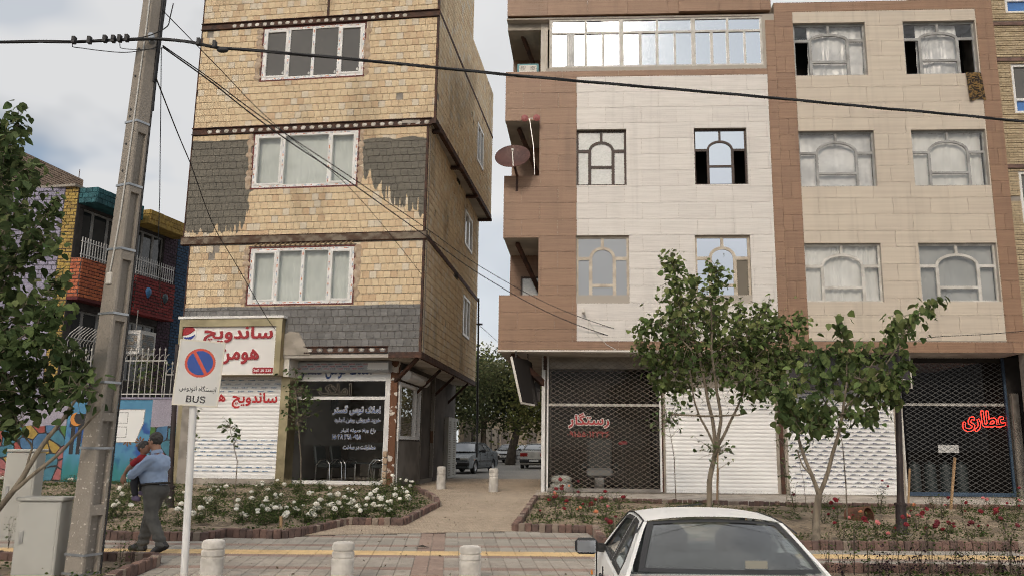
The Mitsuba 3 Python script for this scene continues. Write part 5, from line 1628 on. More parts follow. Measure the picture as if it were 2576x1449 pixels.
# torn plaster round the windows; tilted clay tiles over the lower one
for key in rl_:
    b = MB()
    a, c, e, g = rl_[key]
    for side in (a - .06, c + .06):
        for i in range(9):
            zz = e + (g - e) * (i + .5) / 9
            m = trimesh.creation.icosphere(1)
            v = np.asarray(m.vertices) * [random.uniform(.05, .13), .028, random.uniform(.09, .17)]
            v = v * (1 + .3 * (meshkit.noise(v * 20 + i, 4)[:, None] - .5)) + [side + random.uniform(-.03, .03) + (-.05 if side < (a + c) / 2 else .05), -.003, zz]
            b.add(v @ MLm[:3, :3].T + MLm[:3, 3], m.faces)
    obj('plaster_smears', b, 'smear', clay, smooth=True, kind='stuff')
bs('smear', mottled((.45, .36, .27), (.36, .26, .18), 7), .95)
a, c, e, g = rl_['low']
for i in range(20):
    s = a + .1 + (c - a - .1) * i / 20
    M = MLm @ mat4(rot([0, 1, 0], 35), (s, -.045, g + .06), (.035, .05, .22))
    obj('tilted_tile', UNIT, random.choice(['lintel_tile', 'lintel_tile_b']), clay, to_world=M)
bs('lintel_tile', (.27, .19, .12), .9)
bs('lintel_tile_b', (.20, .145, .095), .9)

# alley side: lower floors, jutting upper floors
LEN, LENU = 10.6, 10.4
side_win = {'low': (1163.6, 741, 844, 1180, 755, 854), 'mid': (1168.6, 532, 621, 1187, 549, 637)}
sw = {}
for k, (u0, a0, b0, u1, a1, b1) in side_win.items():
    q = [LS.at(u0, a0), LS.at(u1, a1), LS.at(u0, b0), LS.at(u1, b1)]
    sw[k] = ((q[0][0] + q[2][0]) / 2, (q[1][0] + q[3][0]) / 2, (q[2][1] + q[3][1]) / 2, (q[0][1] + q[1][1]) / 2)
q = [LU.at(1200, 306), LU.at(1215, 336), LU.at(1200, 406), LU.at(1215, 431)]
swu = ((q[0][0] + q[2][0]) / 2, (q[1][0] + q[3][0]) / 2, (q[2][1] + q[3][1]) / 2, (q[0][1] + q[1][1]) / 2)
Z_PAR = LU.at(1240, 234)[1]                 # parapet of the rear part
S_STEP = LU.at(1190, 100)[0]
obj('side_wall', wall_mesh(LS, (.05, LEN, ZL[0], ZL[2] - .03), list(sw.values()), -.3, -.012), 'mortar', clay)
w2 = wall_mesh(LU, (.05, LENU, ZL[2], Z_PAR), [swu], -.3, -.012)
w2.fbox(LU, .05, S_STEP, Z_PAR, zt_cut, -.3, -.012)
obj('side_wall', w2, 'mortar', clay)
sb = MB()
for F, lo, hi, ln, hs in ((LS, ZL[0], ZL[2] - .15, LEN, list(sw.values())), (LU, ZL[2] + .02, Z_PAR, LENU, [swu]), (LU, Z_PAR, zt_cut, S_STEP, [])):
    row = int((lo - ZL[0]) / BH + .5)
    while ZL[0] + row * BH < hi - .05:
        z0 = ZL[0] + row * BH
        s = .07 - (row * .37 % 1) * .21
        while s < ln:
            for q in rect_minus((max(s, .07) + .004, min(s + .21, ln) - .004, z0 + .004, z0 + BH - .018), [(h[0] - .05, h[1] + .05, h[2] - .05, h[3] + .05) for h in hs]):
                if q[1] - q[0] > .03 and q[3] - q[2] > .03 and random.random() > .003:
                    sb.fbox(F, *q, -.02, .012 + .004 * math.sin(row * 2.3 + s * 31))
            s += .21
        row += 1
obj('side_block', sb, 'side_block', clay, kind='stuff')
for F, r in ((LS, sw['low']), (LS, sw['mid']), (LU, swu)):
    k = numbered(f'{clay}__side_window')
    fr = sbox(r[0], r[2], r[1], r[3]).difference(unary_union([sbox(r[0] + .09, r[2] + .09, (r[0] + r[1]) / 2 - .04, r[3] - .09), sbox((r[0] + r[1]) / 2 + .04, r[2] + .09, r[1] - .09, r[3] - .09)]))
    v, f = extrude(fr, .07)
    d = mikit.ply((on_frame(F, v, .03), f))
    d['bsdf'] = {'type': 'ref', 'id': 'upvc'}
    scene[k] = d
    obj('pane', MB().fbox(F, r[0] + .08, r[1] - .08, r[2] + .08, r[3] - .08, -.03, -.02), 'glass_tint', k)
b = MB()
b.fbox(LS, .03, LEN, ZL[1] - .13, ZL[1] + .03, -.02, .035)
b.fbox(LU, -.05, LENU, ZL[2] - .16, ZL[2] + .015, -.1, .03)
b.fbox(LU, .0, LENU, ZL[3] - .09, ZL[3] + .02, -.02, .03)
for s in np.linspace(.5, LEN - .3, 4):
    b.fbox(LU, s - .06, s + .06, ZL[2] - .26, ZL[2] - .16, -.85, .06)
obj('side_beam', b, 'rust', clay)
b = MB()
b.fbox(LU, .0, LENU, ZL[2] - .12, ZL[2] - .02, -1.0, -.1)
obj('jut_soffit', b, 'ceiling_grey', clay)
# rear, roof, left side, inner core
b = MB()
q_far = LS.p(LEN, 0, -.3)
s_far, t_far = float(np.dot(q_far - L.o, L.d)), float(np.dot(q_far - L.o, L.n))
b.fbox(L, SL0 + .05, s_far, ZL[0], Z_PAR - .3, t_far + .02, t_far + .25)
b.fbox(L, SL0 + .05, s_far - 1.0, .4, ZL[0], t_far + .02, t_far + .25)
q_far = LU.p(S_STEP, 0, -.3)
s_stp, t_stp = float(np.dot(q_far - L.o, L.d)), float(np.dot(q_far - L.o, L.n))
b.fbox(L, SL1 + .33, s_stp, Z_PAR - .3, zt_cut, t_stp + .02, t_stp + .25)
b.fbox(L, SL0 + .02, SL0 + .32, .4, ZL[1], t_far, -.31)
b.fbox(L, SL1 + .02, SL1 + .32, ZL[1], Z_PAR - .3, t_far, -.31)
b.fbox(L, SL1 + .02, SL1 + .32, Z_PAR - .3, zt_cut, t_stp, -.31)
obj('rear_wall', b, 'mortar', clay)
b = MB()
for z in ZL[1:]:
    b.fbox(L, SL0 + .33, -.35, z - .25, z - .01, t_stp, -.32)
b.fbox(L, SL1 + .33, -.35, zt_cut - .2, zt_cut, t_stp, -.32)
b.fbox(L, SL1 + .33, s_stp, Z_PAR - .6, Z_PAR - .4, t_far, t_stp)
obj('floor_slab', b, 'dark_room', clay)
# soffit over the pavement and the alley, with rusty struts
OVER = 1.0
b = MB()
v = np.array([[*L.p(SL0, 0, 0)[:2]], [*L.p(0, 0, 0)[:2]], [*LS.p(LEN, 0, 0)[:2]], [*LS.p(LEN, 0, -1.05)[:2]], [*L.p(SL0, 0, -1.3)[:2]]])
pp = Polygon(v)
vv, ff = tri_poly(pp)
m = trimesh.creation.extrude_polygon(pp, .10, engine='earcut')
obj('soffit', (np.asarray(m.vertices) + [0, 0, ZL[0] - .10], m.faces), 'soffit_white', clay)
bs('soffit_white', mottled((.50, .47, .43), (.33, .30, .26), 1.3, 4), .9)
b = MB()
b.fbox(LS, -.02, LEN, ZL[0] - .125, ZL[0] + .06, -.06, .03)
b.fbox(L, L.at(978, 880)[0], .03, ZL[0] - .11, ZL[0] + .05, -.06, .028)
obj('edge_beam', b, 'rust', clay)
obj('strut', bar(L.p(-.12, ZL[0] - .11, -.15), L.p(L.at(992, 965, -1.0)[0], L.at(992, 960, -1.0)[1], -1.0), .09, .09), 'rust', clay)
for s in (3.6, 6.2, 9.4):
    obj('strut', bar(LS.p(s, ZL[0] - .12, -.1), LS.p(s, ZL[0] - 1.0, -1.0), .08, .08), 'rust', clay)

# ---------------------------------------------------------------- ground floor of the clay block house
SLT = -1.0
sl = lambda u, v=1080: L.at(u, v, SLT)[0]
zl_ = lambda v, u=850: L.at(u, v, SLT)[1]
ZPL = zl_(1213)
estate = thing('estate_shop', 'glazed estate agency front with blue and white window lettering', 'shop front')
E0, E1 = sl(735), sl(966)
b = MB()
b.fbox(L, SL0, sl(1000), .35, ZPL - .05, SLT - .3, SLT + .02)
obj('plinth', b, 'plaster', estate)
z_tr, z_top = zl_(1001), zl_(958)
for (a, c, e, g) in ((E0 - .13, E0, ZPL - .05, zl_(905)), (E1, E1 + .15, ZPL - .05, zl_(930))):
    obj('jamb', MB().fbox(L, a, c, e, g, SLT - .08, SLT + .04), 'white_steel', estate)
obj('transom', MB().fbox(L, E0, E1, z_tr - .045, z_tr + .045, SLT - .06, SLT + .035), 'white_steel', estate)
obj('bottom_rail', MB().fbox(L, E0, E1, ZPL - .05, ZPL + .05, SLT - .06, SLT + .035), 'white_steel', estate)
for a, c in ((z_tr + .045, z_top), (ZPL + .05, z_tr - .045)):
    vv = np.array([[E0, 0, a], [E1, 0, a], [E1, 0, c], [E0, 0, c]], float)
    obj('glass_pane', (on_frame(L, vv, SLT - .02), np.array([[0, 1, 2, 3]])), 'shop_glass', estate)
# roller box with printed tape, white strip with half hidden letters
zr0, zr1 = zl_(933), zl_(910)
b = MB()
s0, s1 = L.at(737, 920, SLT + .35)[0], L.at(978, 920, SLT + .35)[0]
z0, z1 = L.at(850, 935, SLT + .35)[1], L.at(850, 907, SLT + .35)[1]
prof = [(.0, z0), (.30, z0 + .0), (.36, z0 + .06), (.36, z1 - .05), (.30, z1), (.0, z1)]
m = trimesh.creation.extrude_polygon(Polygon(prof), s1 - s0, engine='earcut')
v = np.asarray(m.vertices)
obj('roller_box', (on_frame(L, np.stack([s0 + v[:, 2], -v[:, 0] - 0, v[:, 1]], 1), SLT), m.faces[:, ::-1]), 'tape_grey', estate)
bs('tape_grey', mottled((.40, .41, .42), (.33, .34, .35), 3), .4)
for mat, sd in (('tape_red', 1), ('print_dark', 2)):
    rr = random.Random(sd)
    b = MB()
    for row in range(3):
        zz = z0 + .075 + row * (z1 - z0 - .15) / 2.6
        s = s0 + .1 + (.2 if sd == 2 else 0) + row * .17
        while s < s1 - .75:
            for j in range(5):
                b.fbox(L, s + j * .035, s + j * .035 + .024, zz, zz + .035, SLT + .36, SLT + .3635)
            s += .42
    obj('printed_tape', b, mat, estate, kind='stuff')
bs('tape_red', (.40, .10, .11), .5)
obj('blank_label', MB().fbox(L, s1 - .62, s1 - .02, z0 + .07, z1 - .06, SLT + .36, SLT + .365), 'sign_white', estate)
obj('name_strip', MB().fbox(L, E0 - .02, E1, z_top, zr0 + .12, SLT - .05, SLT + .03), 'shutter_white', estate)
s_a, _ = L.at(758, 945, SLT)
s_b, _ = L.at(935, 945, SLT)
g = lettering('estate', L, s_a, s_b, z_top + .06, .01, SLT, .62)
g = g.intersection(sbox(s_a - 1, z_top, s_b + 1, zr0 + .1))
v, f = extrude(g, .004)
obj('strip_letters', (on_frame(L, v, SLT + .034), f), 'blue_vinyl', estate)
# window lettering: blue with a white outline
TW = SLT + .004
for key, (u0, v0, u1, v1), out in (('estate', (838, 1018, 957, 1043), .008), ('l1', (842, 1049, 957, 1064), .0055), ('l2', (857, 1077, 945, 1090), .0055), ('l3', (836, 1092, 908, 1104), .0055), ('l4', (863, 1118, 944, 1132), .0055)):
    s0, s1, zz0, zz1 = L.rect(u0, v0, u1, v1, TW)
    put_text(key, L, s0, s1, zz0, TW, 'white_vinyl', estate, .003, height=zz1 - zz0, grow=out, name='letter_outline')
    put_text(key, L, s0, s1, zz0, TW + .004, 'blue_vinyl', estate, .003, height=zz1 - zz0, name='window_letters')
s0, s1, zz0, zz1 = L.rect(803, 965, 884, 993, TW)
g = lettering('amlak', L, s0, s1, zz0, .01, TW, zz1 - zz0)
v, f = extrude(g.buffer(.012).difference(g.buffer(-.004)), .003)
obj('transom_letters', (on_frame(L, v, TW), f), 'fly_screen', estate)
# rusty flaking post between the two glazed sides, packed with broken bricks at its foot
sp0 = sl(986)
obj('rust_post', MB().fbox(L, E1 + .155, E1 + .36, ZPL - .5, ZL[0] - .1, SLT - .15, SLT + .06), 'rust_flake', estate)
for i in range(7):
    rb('filler_brick', .12, .1, .17, .02, (E1 + .10, 1.0 - .1, ZPL - .42 + i * .19), 'smear', estate, L, random.uniform(-6, 6))
# alley window and rendered wall
LG = Frame(L.p(E1 + .36, 0, SLT), -90 + 3.8)
qq = [LG.at(1004, 958), LG.at(1057, 978), LG.at(1004, 1108), LG.at(1057, 1103)]
gw = (.22, qq[1][0], (qq[2][1] + qq[3][1]) / 2, (qq[0][1] + qq[1][1]) / 2)
lgw = wall_mesh(LG, (.0, LEN - .6, .4, ZL[0] - .1), [(gw[0], gw[1], gw[2], gw[3])], -.25, 0)
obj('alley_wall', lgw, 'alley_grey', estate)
k = numbered(f'{estate}__alley_window')
fr = sbox(gw[0], gw[2], gw[1], gw[3]).difference(sbox(gw[0] + .12, gw[2] + .1, gw[1] - .75, gw[3] - .1)).difference(sbox(gw[1] - .63, gw[2] + .1, gw[1] - .12, gw[3] - .1))
v, f = extrude(fr, .1)
d = mikit.ply((on_frame(LG, v, .04), f))
d['bsdf'] = {'type': 'ref', 'id': 'white_steel'}
scene[k] = d
vv = np.array([[gw[0], 0, gw[2]], [gw[1], 0, gw[2]], [gw[1], 0, gw[3]], [gw[0], 0, gw[3]]], float)
obj('pane', (on_frame(LG, vv, -.02), np.array([[0, 1, 2, 3]])), 'glass', k)
b = MB()
for i in range(26):
    zz = gw[2] + .12 + i * .052
    b.fbox(LG, gw[0] + .1, gw[1] - .1, zz, zz + .03, -.12, -.10)
obj('blind', b, 'blind_tan', k)
bs('blind_tan', (.30, .25, .2), .8)
m = trimesh.creation.cylinder(.17, gw[1] - gw[0], sections=20)
v = np.asarray(m.vertices)
obj('roller_drum', (on_frame(LG, np.stack([(gw[0] + gw[1]) / 2 + v[:, 2], -v[:, 1], gw[3] + .2 + v[:, 0]], 1), .15), m.faces), 'white_steel', estate, smooth=40)
obj('pilaster', MB().fbox(LG, gw[1] + .12, gw[1] + .2, .45, gw[3] + .3, 0.0, .05), 'render_grey', estate)
obj('apron', MB().fbox(LG, .0, gw[1] + .12, .45, gw[2] - .05, 0.0, .03), 'render_grey', estate)
obj('white_strip', MB().fbox(LG, .06, .12, ZPL - .2, gw[3], .0, .05), 'white_steel', estate)
# louvred steel cupboard on the alley wall
lv = thing('louvred_cupboard', 'tall pale louvred steel cupboard on the alley wall', 'cupboard')
a0, a1 = LG.at(1117, 1110)[0], LG.at(1138, 1110)[0]
zt_, zb_ = LG.at(1128, 1050)[1], .62
obj('case', MB().fbox(LG, a0, a1, zb_, zt_, .0, .16), 'box_grey', lv)
b = MB()
for col in (.18, .72):
    for i in range(24):
        zz = zb_ + .1 + i * (zt_ - zb_ - .2) / 24
        sc_ = a0 + (a1 - a0) * col
        b.fbox(LG, sc_ - .2, sc_ + .2, zz, zz + .035, .16, .168)
obj('louvres', b, 'fly_screen', lv)
# shop room
b = MB()
b.fbox(L, sl(722), E1 + .1, ZPL - .15, ZPL - .02, SLT - 5, SLT - .3)
b.fbox(L, sl(722), E1 + .1, ZPL, ZL[0], SLT - 5.1, SLT - 5.0)
b.fbox(L, sl(722) - .1, sl(722), ZPL, ZL[0], SLT - 5, SLT - .05)
obj('room', b, 'room_pale', estate)
bs('room_pale', mottled((.27, .25, .22), (.20, .18, .16), .8), .9)
b = MB()
b.fbox(L, sl(722), E1 + .1, ZPL + 1.15, ZPL + 1.55, SLT - 5.0, SLT - 4.98)
obj('dado', b, 'rail_brown', estate)
bs('rail_brown', (.15, .08, .045), .7)


def office_chair(label, s, y, ang):
    c = thing('office_chair', label, 'chair', 'chairs inside the estate agency')
    M0 = L.m() @ mat4(rot([0, 0, 1], ang), (s, -SLT + y, ZPL))
    tf = lambda m: (np.asarray(m.vertices) @ M0[:3, :3].T + M0[:3, 3], m.faces)
    m = bevel_box(.52, .5, .12, .03)
    m.apply_translation([-.26, -.25, .38])
    obj('seat', tf(m), 'vinyl_dark', c, smooth=40)
    m = bevel_box(.5, .1, .6, .03)
    m.apply_transform(trimesh.transformations.rotation_matrix(math.radians(-12), [1, 0, 0]))
    m.apply_translation([-.25, .2, .45])
    obj('backrest', tf(m), 'vinyl_dark', c, smooth=40)
    for sx_ in (-1, 1):
        b = MB().tube([(sx_ * .29, .22, .02), (sx_ * .3, .2, .45), (sx_ * .3, .05, .62), (sx_ * .3, -.16, .63), (sx_ * .3, -.27, .5), (sx_ * .3, -.3, .02)], .019, 8)
        v, f = b.get()
        obj('arm_frame', (v @ M0[:3, :3].T + M0[:3, 3], f), 'chrome', c, smooth=True)
    return c


office_chair('first dark chair with chrome arms at the left of the estate agency', sl(800), .9, 75)
office_chair('second dark chair with chrome arms behind the first in the estate agency', sl(815), 1.7, 75)
office_chair('dark chair with chrome arms at the right of the estate agency', sl(930), 1.1, -80)
tb = thing('coffee_table', 'low table with a small cup between the chairs of the estate agency', 'table')
rb('top', .8, .5, .04, .01, (sl(880), 1.0 + 1.6, ZPL + .5), 'vinyl_dark', tb, L)
for a in (-.3, .3):
    rb('leg', .04, .4, .5, .01, (sl(880) + a, 1.0 + 1.6, ZPL), 'chrome', tb, L)
k = thing('screen', 'dark wall screen inside the estate agency', 'screen')
r_ = L.rect(812, 1004, 850, 1032, SLT - 3.2)
obj('panel', MB().fbox(L, *r_, SLT - 3.25, SLT - 3.2), 'vinyl_dark', k)

# ---- sandwich shop: lit-box sign and shutter
snd = thing('sandwich_sign', 'white shop sign with raised red letters in a golden steel frame', 'sign board')
TS = .22
s0, s1, z0, z1 = L.rect(447, 801, 706, 943, TS)
obj('case', MB().fbox(L, s0, s1, z0, z1, -.9, TS - .12), 'gold_steel', snd)
obj('side_panel', MB().fbox(L, s1 + .002, s1 + .16, z0 - .02, ZL[0] - .1, SLT + .05, -.05), 'white_trim', snd)
fr = sbox(s0, z0, s1, z1).difference(sbox(s0 + .10, z0 + .012, s1 - .17, z1 - .22))
v, f = extrude(fr, .12)
obj('rim', (on_frame(L, v, TS), f), 'gold_steel', snd)
obj('cap', MB().fbox(L, s0 - .03, s1 + .05, z1 + .002, z1 + .07, -.6, TS + .05), 'sign_white', snd)
obj('face', MB().fbox(L, s0 + .10, s1 - .17, z0 + .012, z1 - .22, TS - .118, TS - .08), 'sign_white', snd)
TF = TS - .08 + .03
for key, (u0, v0, u1, v1) in (('sandwich', (513, 820, 686, 868)), ('human', (551, 877, 651, 915))):
    a, c, e, g2 = L.rect(u0, v0, u1, v1, TF)
    put_text(key, L, a, c, e, TF - .012, 'white_vinyl', snd, .022, height=g2 - e, grow=.022, name='letter_halo')
    put_text(key, L, a, c, e, TF + .02, 'red_paint', snd, .04, height=g2 - e, name='letters', label='raised red letters')
a, c, e, g2 = L.rect(636, 925, 684, 937, TF)
box_ = sbox(a, e, c, g2).buffer(.012)
v, f = extrude(box_, .03)
obj('number_plate', (on_frame(L, v, TF), f), 'red_paint', snd)
tm = meshkit.text_mesh('365 15 115', .085, .004, True)
v = np.asarray(tm.vertices)
k_ = (c - a - .04) / (v[:, 0].max() - v[:, 0].min())
obj('number', (on_frame(L, np.stack([(v[:, 0] - v[:, 0].min()) * k_ + a + .02, -v[:, 2], (v[:, 1] - v[:, 1].min()) * min(k_, 1.2) + e + .025], 1), TF + .0045), tm.faces), 'white_vinyl', snd)
# round emblem: red above, a white wave, blue below
ec, ez = L.at(475, 837, TF)
er = .20
disc = Point(ec, ez).buffer(er, 32)
v, f = extrude(disc.buffer(.03), .02)
obj('emblem_disc', (on_frame(L, v, TF - .008), f), 'white_vinyl', snd)
x = np.linspace(-1.1, 1.1, 40)
top = [(ec + q * er, ez + er * (-.38 + .10 * (q + 1) + .42 * max(q + .35, 0) ** 1.6)) for q in x]
bot = [(ec + q * er, ez + er * (-.62 + .02 * (q + 1) + .33 * max(q + .1, 0) ** 1.8)) for q in x]
v, f = extrude(disc.intersection(Polygon([*top, (ec + 2 * er, ez + 2 * er), (ec - 2 * er, ez + 2 * er)]).buffer(0)), .01)
obj('emblem_top', (on_frame(L, v, TF + .006), f), 'red_paint', snd)
v, f = extrude(disc.intersection(Polygon([*bot, (ec + 2 * er, ez - 2 * er), (ec - 2 * er, ez - 2 * er)]).buffer(0)), .01)
obj('emblem_bottom', (on_frame(L, v, TF + .006), f), 'logo_blue', snd)

TSH = -.45
a0, a1 = L.at(483, 1080, TSH)[0], L.at(701, 1080, TSH)[0]
zb0_, zt0_ = L.at(600, 1198, TSH)[1], L.at(600, 946, TSH)[1] + .05


def sand_print(sh, s0, s1, z0, pitch, n):
    print_rows([1, 2, 5, 6, 7, 8, 9, n - 1, n - 2, n - 3, n - 4, n - 5], 'print_blue', .30, .17, .032, t=TSH + .034, F=L, seed=8)(sh, s0, s1, z0, pitch, n)
    for key, q in (('sandwich', (584, 987, 697, 1026)), ('human', (492, 990, 567, 1017))):
        a, c, e, g2 = L.rect(*q, TSH + .03)
        put_text(key, L, a, c, e, TSH + .036, 'red_vinyl', sh, .004, height=g2 - e, name='letters', label='red painted letters of the name')


shutter('white roller shutter with red name letters under the sandwich sign', L, a0, a1, zb0_, zt0_, TSH, .105, sand_print)
for u0, u1 in ((446, 483), (702, 724)):
    q0, q1 = L.at(u0, 1080, TSH)[0], L.at(u1, 1080, TSH)[0]
    obj('jamb', MB().fbox(L, q0, q1, zb0_ - .25, z0 - .003, -.92, TSH + .06), 'gold_steel', snd)
obj('base', MB().fbox(L, L.at(446, 1200, TSH)[0], a1, .3, zb0_ - .055, -.95, TSH + .04), 'concrete', snd)
obj('back', MB().fbox(L, SL0, sl(720), .3, z0, -1.2, -.95), 'mortar', snd)
# ---------------------------------------------------------------- the painted brick house and garden wall at the left
SC = Frame(at_y(201, 690, 27.0), -90 + 11.9)          # outer face of its balconies
BD = .40                                             # they jut out this far
painted = thing('painted_brick_house', 'old brick house painted in many colours with two jutting balconies', 'building')


def painted_mat(name, c, c2=None):
    c2 = c2 or tuple(x * .7 for x in c)
    return bs(name, mottled(c, c2, 5, 4), .8)


painted_mat('paint_orange', (.50, .15, .065), (.36, .10, .05))
painted_mat('paint_red', (.26, .038, .038), (.17, .028, .03))
painted_mat('paint_red_dark', (.11, .02, .022))
painted_mat('paint_teal', (.035, .13, .15), (.022, .08, .095))
painted_mat('paint_yellow', (.42, .29, .075), (.30, .20, .06))
painted_mat('paint_lavender', (.31, .29, .38), (.23, .215, .29))
painted_mat('paint_purple', (.075, .04, .065), (.05, .028, .045))
painted_mat('paint_blue', (.04, .10, .19), (.028, .065, .125))
painted_mat('joint_dark', (.07, .062, .06))
painted_mat('old_brick', (.40, .29, .21), (.30, .21, .15))
BRU = mikit.ply(bevel_box(1, 1, 1, .08))


def brick_face(F, s0, s1, z0, z1, t, mat, parent, parts=True, bw=.245, bh=.115, proud=.022, name='brick'):
    """Thick, roughly pointed bricks over a dark wall face."""
    M = F.m()
    acc = MB()
    z, row = z0, 0
    while z < z1 - .03:
        s = s0 - (row % 2) * bw / 2
        while s < s1 - .02:
            a, c = max(s, s0) + .012, min(s + bw, s1) - .012
            if c - a > .04:
                h = min(bh, z1 - z) - .022 + random.uniform(-.01, .006)
                X = M @ mat4(rot([0, 1, 0], random.uniform(-1.8, 1.8)), (a, -t - proud + random.uniform(-.006, .006), z + .011 + random.uniform(-.006, .006)), (c - a, proud + .03, h))
                if parts:
                    obj(name, BRU, mat, parent, to_world=X)
                else:
                    acc.add(BV @ X[:3, :3].T + X[:3, 3], BF)
            s += bw
        z += bh
        row += 1
    if acc.v:
        obj(name, acc, mat, parent, kind='stuff')


def railing(F, s0, s1, z0, z1, t, parent, step=.125):
    r = numbered(f'{parent}__railing')
    d = mikit.ply(MB().fbox(F, s0, s1, z0 + .10, z0 + .13, t - .012, t + .012).fbox(F, s0, s1, z1 - .16, z1 - .13, t - .012, t + .012).get())
    d['bsdf'] = {'type': 'ref', 'id': 'white_steel'}
    scene[r] = d
    M = F.m()
    s = s0 + .03
    while s < s1:
        obj('bar', UNIT, 'white_steel', r, to_world=M @ mat4(None, (s, -t - .012, z0), (.022, .022, z1 - z0)))
        s += step


SBLUE = 'paint_blue'
EAVE = SC.at(224, 472)[1]
s1a, s1b = SC.at(343, 700)[0], SC.at(440, 730)[0]
s0a = 0.0
bay = s1a
s0b = s1b - s1a
zt0, zb0 = SC.at(201, 641)[1], SC.at(196, 737)[1]
zt1, zb1 = SC.at(343, 693)[1], SC.at(343, 788)[1]
zt0 = zt1 = (zt0 + zt1) / 2
zb0 = zb1 = (zb0 + zb1) / 2
zc0, zc1 = SC.at(224, 510)[1], SC.at(224, 470)[1]
WLEN = s1b + 4.5
GROUND = .5
# main side wall with its dark window openings
win0 = []
for k, (a, c) in enumerate(((s0a + .12, s0b + .05), (s1a + .12, s1b - .35))):
    win0.append((a, c, zt0 - .9, zc0 - .1))
    win0.append((a, c, zb0 - 2.5, zb0 - .35))
obj('wall', wall_mesh(SC, (0.0, WLEN, GROUND, zc1), win0, -BD - .3, -BD), 'joint_dark', painted)
for i, (a, c, e, g) in enumerate(win0):
    k = numbered(f'{painted}__window')
    fr = sbox(a, e, c, g).difference(unary_union([sbox(a + .07 + j * (c - a) / 3, e + .07, a - .03 + (j + 1) * (c - a) / 3, g - .07) for j in range(3)]))
    v, f = extrude(fr, .06)
    d = mikit.ply((on_frame(SC, v, -BD - .08), f))
    d['bsdf'] = {'type': 'ref', 'id': 'frame_grey'}
    scene[k] = d
    obj('pane', MB().fbox(SC, a + .05, c - .05, e + .05, g - .05, -BD - .125, -BD - .115), 'glass_dark', k)
bs('glass_dark', mottled((.035, .04, .042), (.02, .022, .024), .9), .06, 0, .6)
# bricks of the side wall, seen between the balconies
for a, c, mat, e in ((s0b + .06, s1a + .11, 'paint_blue', zt0 - 3.2), (s1b - .34, s1b + .45, 'paint_purple', zb0 - 3.4), (s1b + .45, s1b + 1.2, 'paint_blue', zb0 - 2)):
    brick_face(SC, a, c, e, zc1 - .25, -BD, mat, painted, False)
# balconies
for k, (a, c, m1, m2, nm) in enumerate(((s0a, s0b, 'paint_orange', 'paint_orange', 'orange'), (s1a, s1b, 'paint_red', 'paint_red', 'red'))):
    bal = numbered(f'{painted}__balcony')
    b = MB().fbox(SC, a, c, zb0, zt0, -BD, 0)
    d = mikit.ply(b.get())
    d['bsdf'] = {'type': 'ref', 'id': 'joint_dark'}
    scene[bal] = d
    labels[bal] = {'label': f'{nm} painted brick balcony'}
    brick_face(SC, a, c, zb0, zt0, 0, m1, bal)
    EF = Frame(SC.p(a, 0, -BD), 11.9)
    EF = Frame(SC.p(a, 0, -BD), -(90 - 78.1) + 0)
    # the near end faces the camera
    e = SC.p(a, 0, -BD)
    EN = Frame(e, 0)
    EN.d, EN.n = SC.n, -SC.d
    brick_face(EN, 0, BD, zb0, zt0, 0, m1, bal)
    obj('floor', MB().fbox(SC, a - .03, c + .03, zb0 - .1, zb0 - .003, -BD, .03), 'paint_red_dark' if k == 0 else 'paint_red', bal)
    railing(SC, a + .05, c - .02, zt0 + .02, zt0 + .72, -.12, painted)
    can = 'paint_teal' if k == 0 else 'paint_yellow'
    cn = numbered(f'{painted}__canopy')
    b = MB().fbox(SC, a + .05, c + .15, zc0, zc1, -BD, .28)
    d = mikit.ply(b.get())
    d['bsdf'] = {'type': 'ref', 'id': can}
    scene[cn] = d
    brick_face(SC, a + .05, c + .15, zc0, zc1, .28, can, cn, False, bh=(zc1 - zc0) / 3)
    EN2 = Frame(SC.p(a + .05, 0, -BD), 0)
    EN2.d, EN2.n = SC.n, -SC.d
    brick_face(EN2, 0, BD + .28, zc0, zc1, 0, can, cn, False, bh=(zc1 - zc0) / 3)
bs('balloon_orange', (.55, .22, .04), .5)
bs('balloon_blue', (.05, .17, .36), .5)
bs('balloon_dark', (.035, .06, .075), .5)
for u, v_, m in ((282, 680, 'balloon_orange'), (311, 700, 'balloon_blue'), (371, 738, 'balloon_blue'), (413, 753, 'balloon_dark')):
    s, z = SC.at(u, v_)
    ms = lathe([(0, -.20), (.05, -.15), (.13, -.02), (.155, .08), (.12, .17), (.05, .215), (0, .22)], 20)
    v = np.asarray(ms.vertices) * [1, .55, 1] + [s, -.03, z]
    M = SC.m()
    obj('balloon_ornament', (v @ M[:3, :3].T + M[:3, 3], ms.faces), m, painted, smooth=40)
# its front, facing the street: lavender bricks and a yellow corner
FR = Frame(SC.p(-.02, 0, -BD), 4.0)
x0 = FR.at(-260, 700)[0]
xc = -.46
obj('front_wall', MB().fbox(FR, x0, .0, GROUND, zc1 + .04, -.4, -.02), 'joint_dark', painted)
brick_face(FR, xc, 0, 2.5, zc1 + .04, -.02, 'paint_yellow', painted, False)
brick_face(FR, FR.at(20, 600)[0], xc, FR.at(120, 712)[1], zc1 + .04, -.02, 'paint_lavender', painted, False, bw=.30, bh=.15)
obj('plaster_front', MB().fbox(FR, x0, xc, 2.3, FR.at(120, 712)[1], -.02, .02), 'paint_lavender', painted)
obj('roof', MB().fbox(SC, -.2, WLEN, zc1, zc1 + .08, -8, -BD + .0), 'concrete', painted)
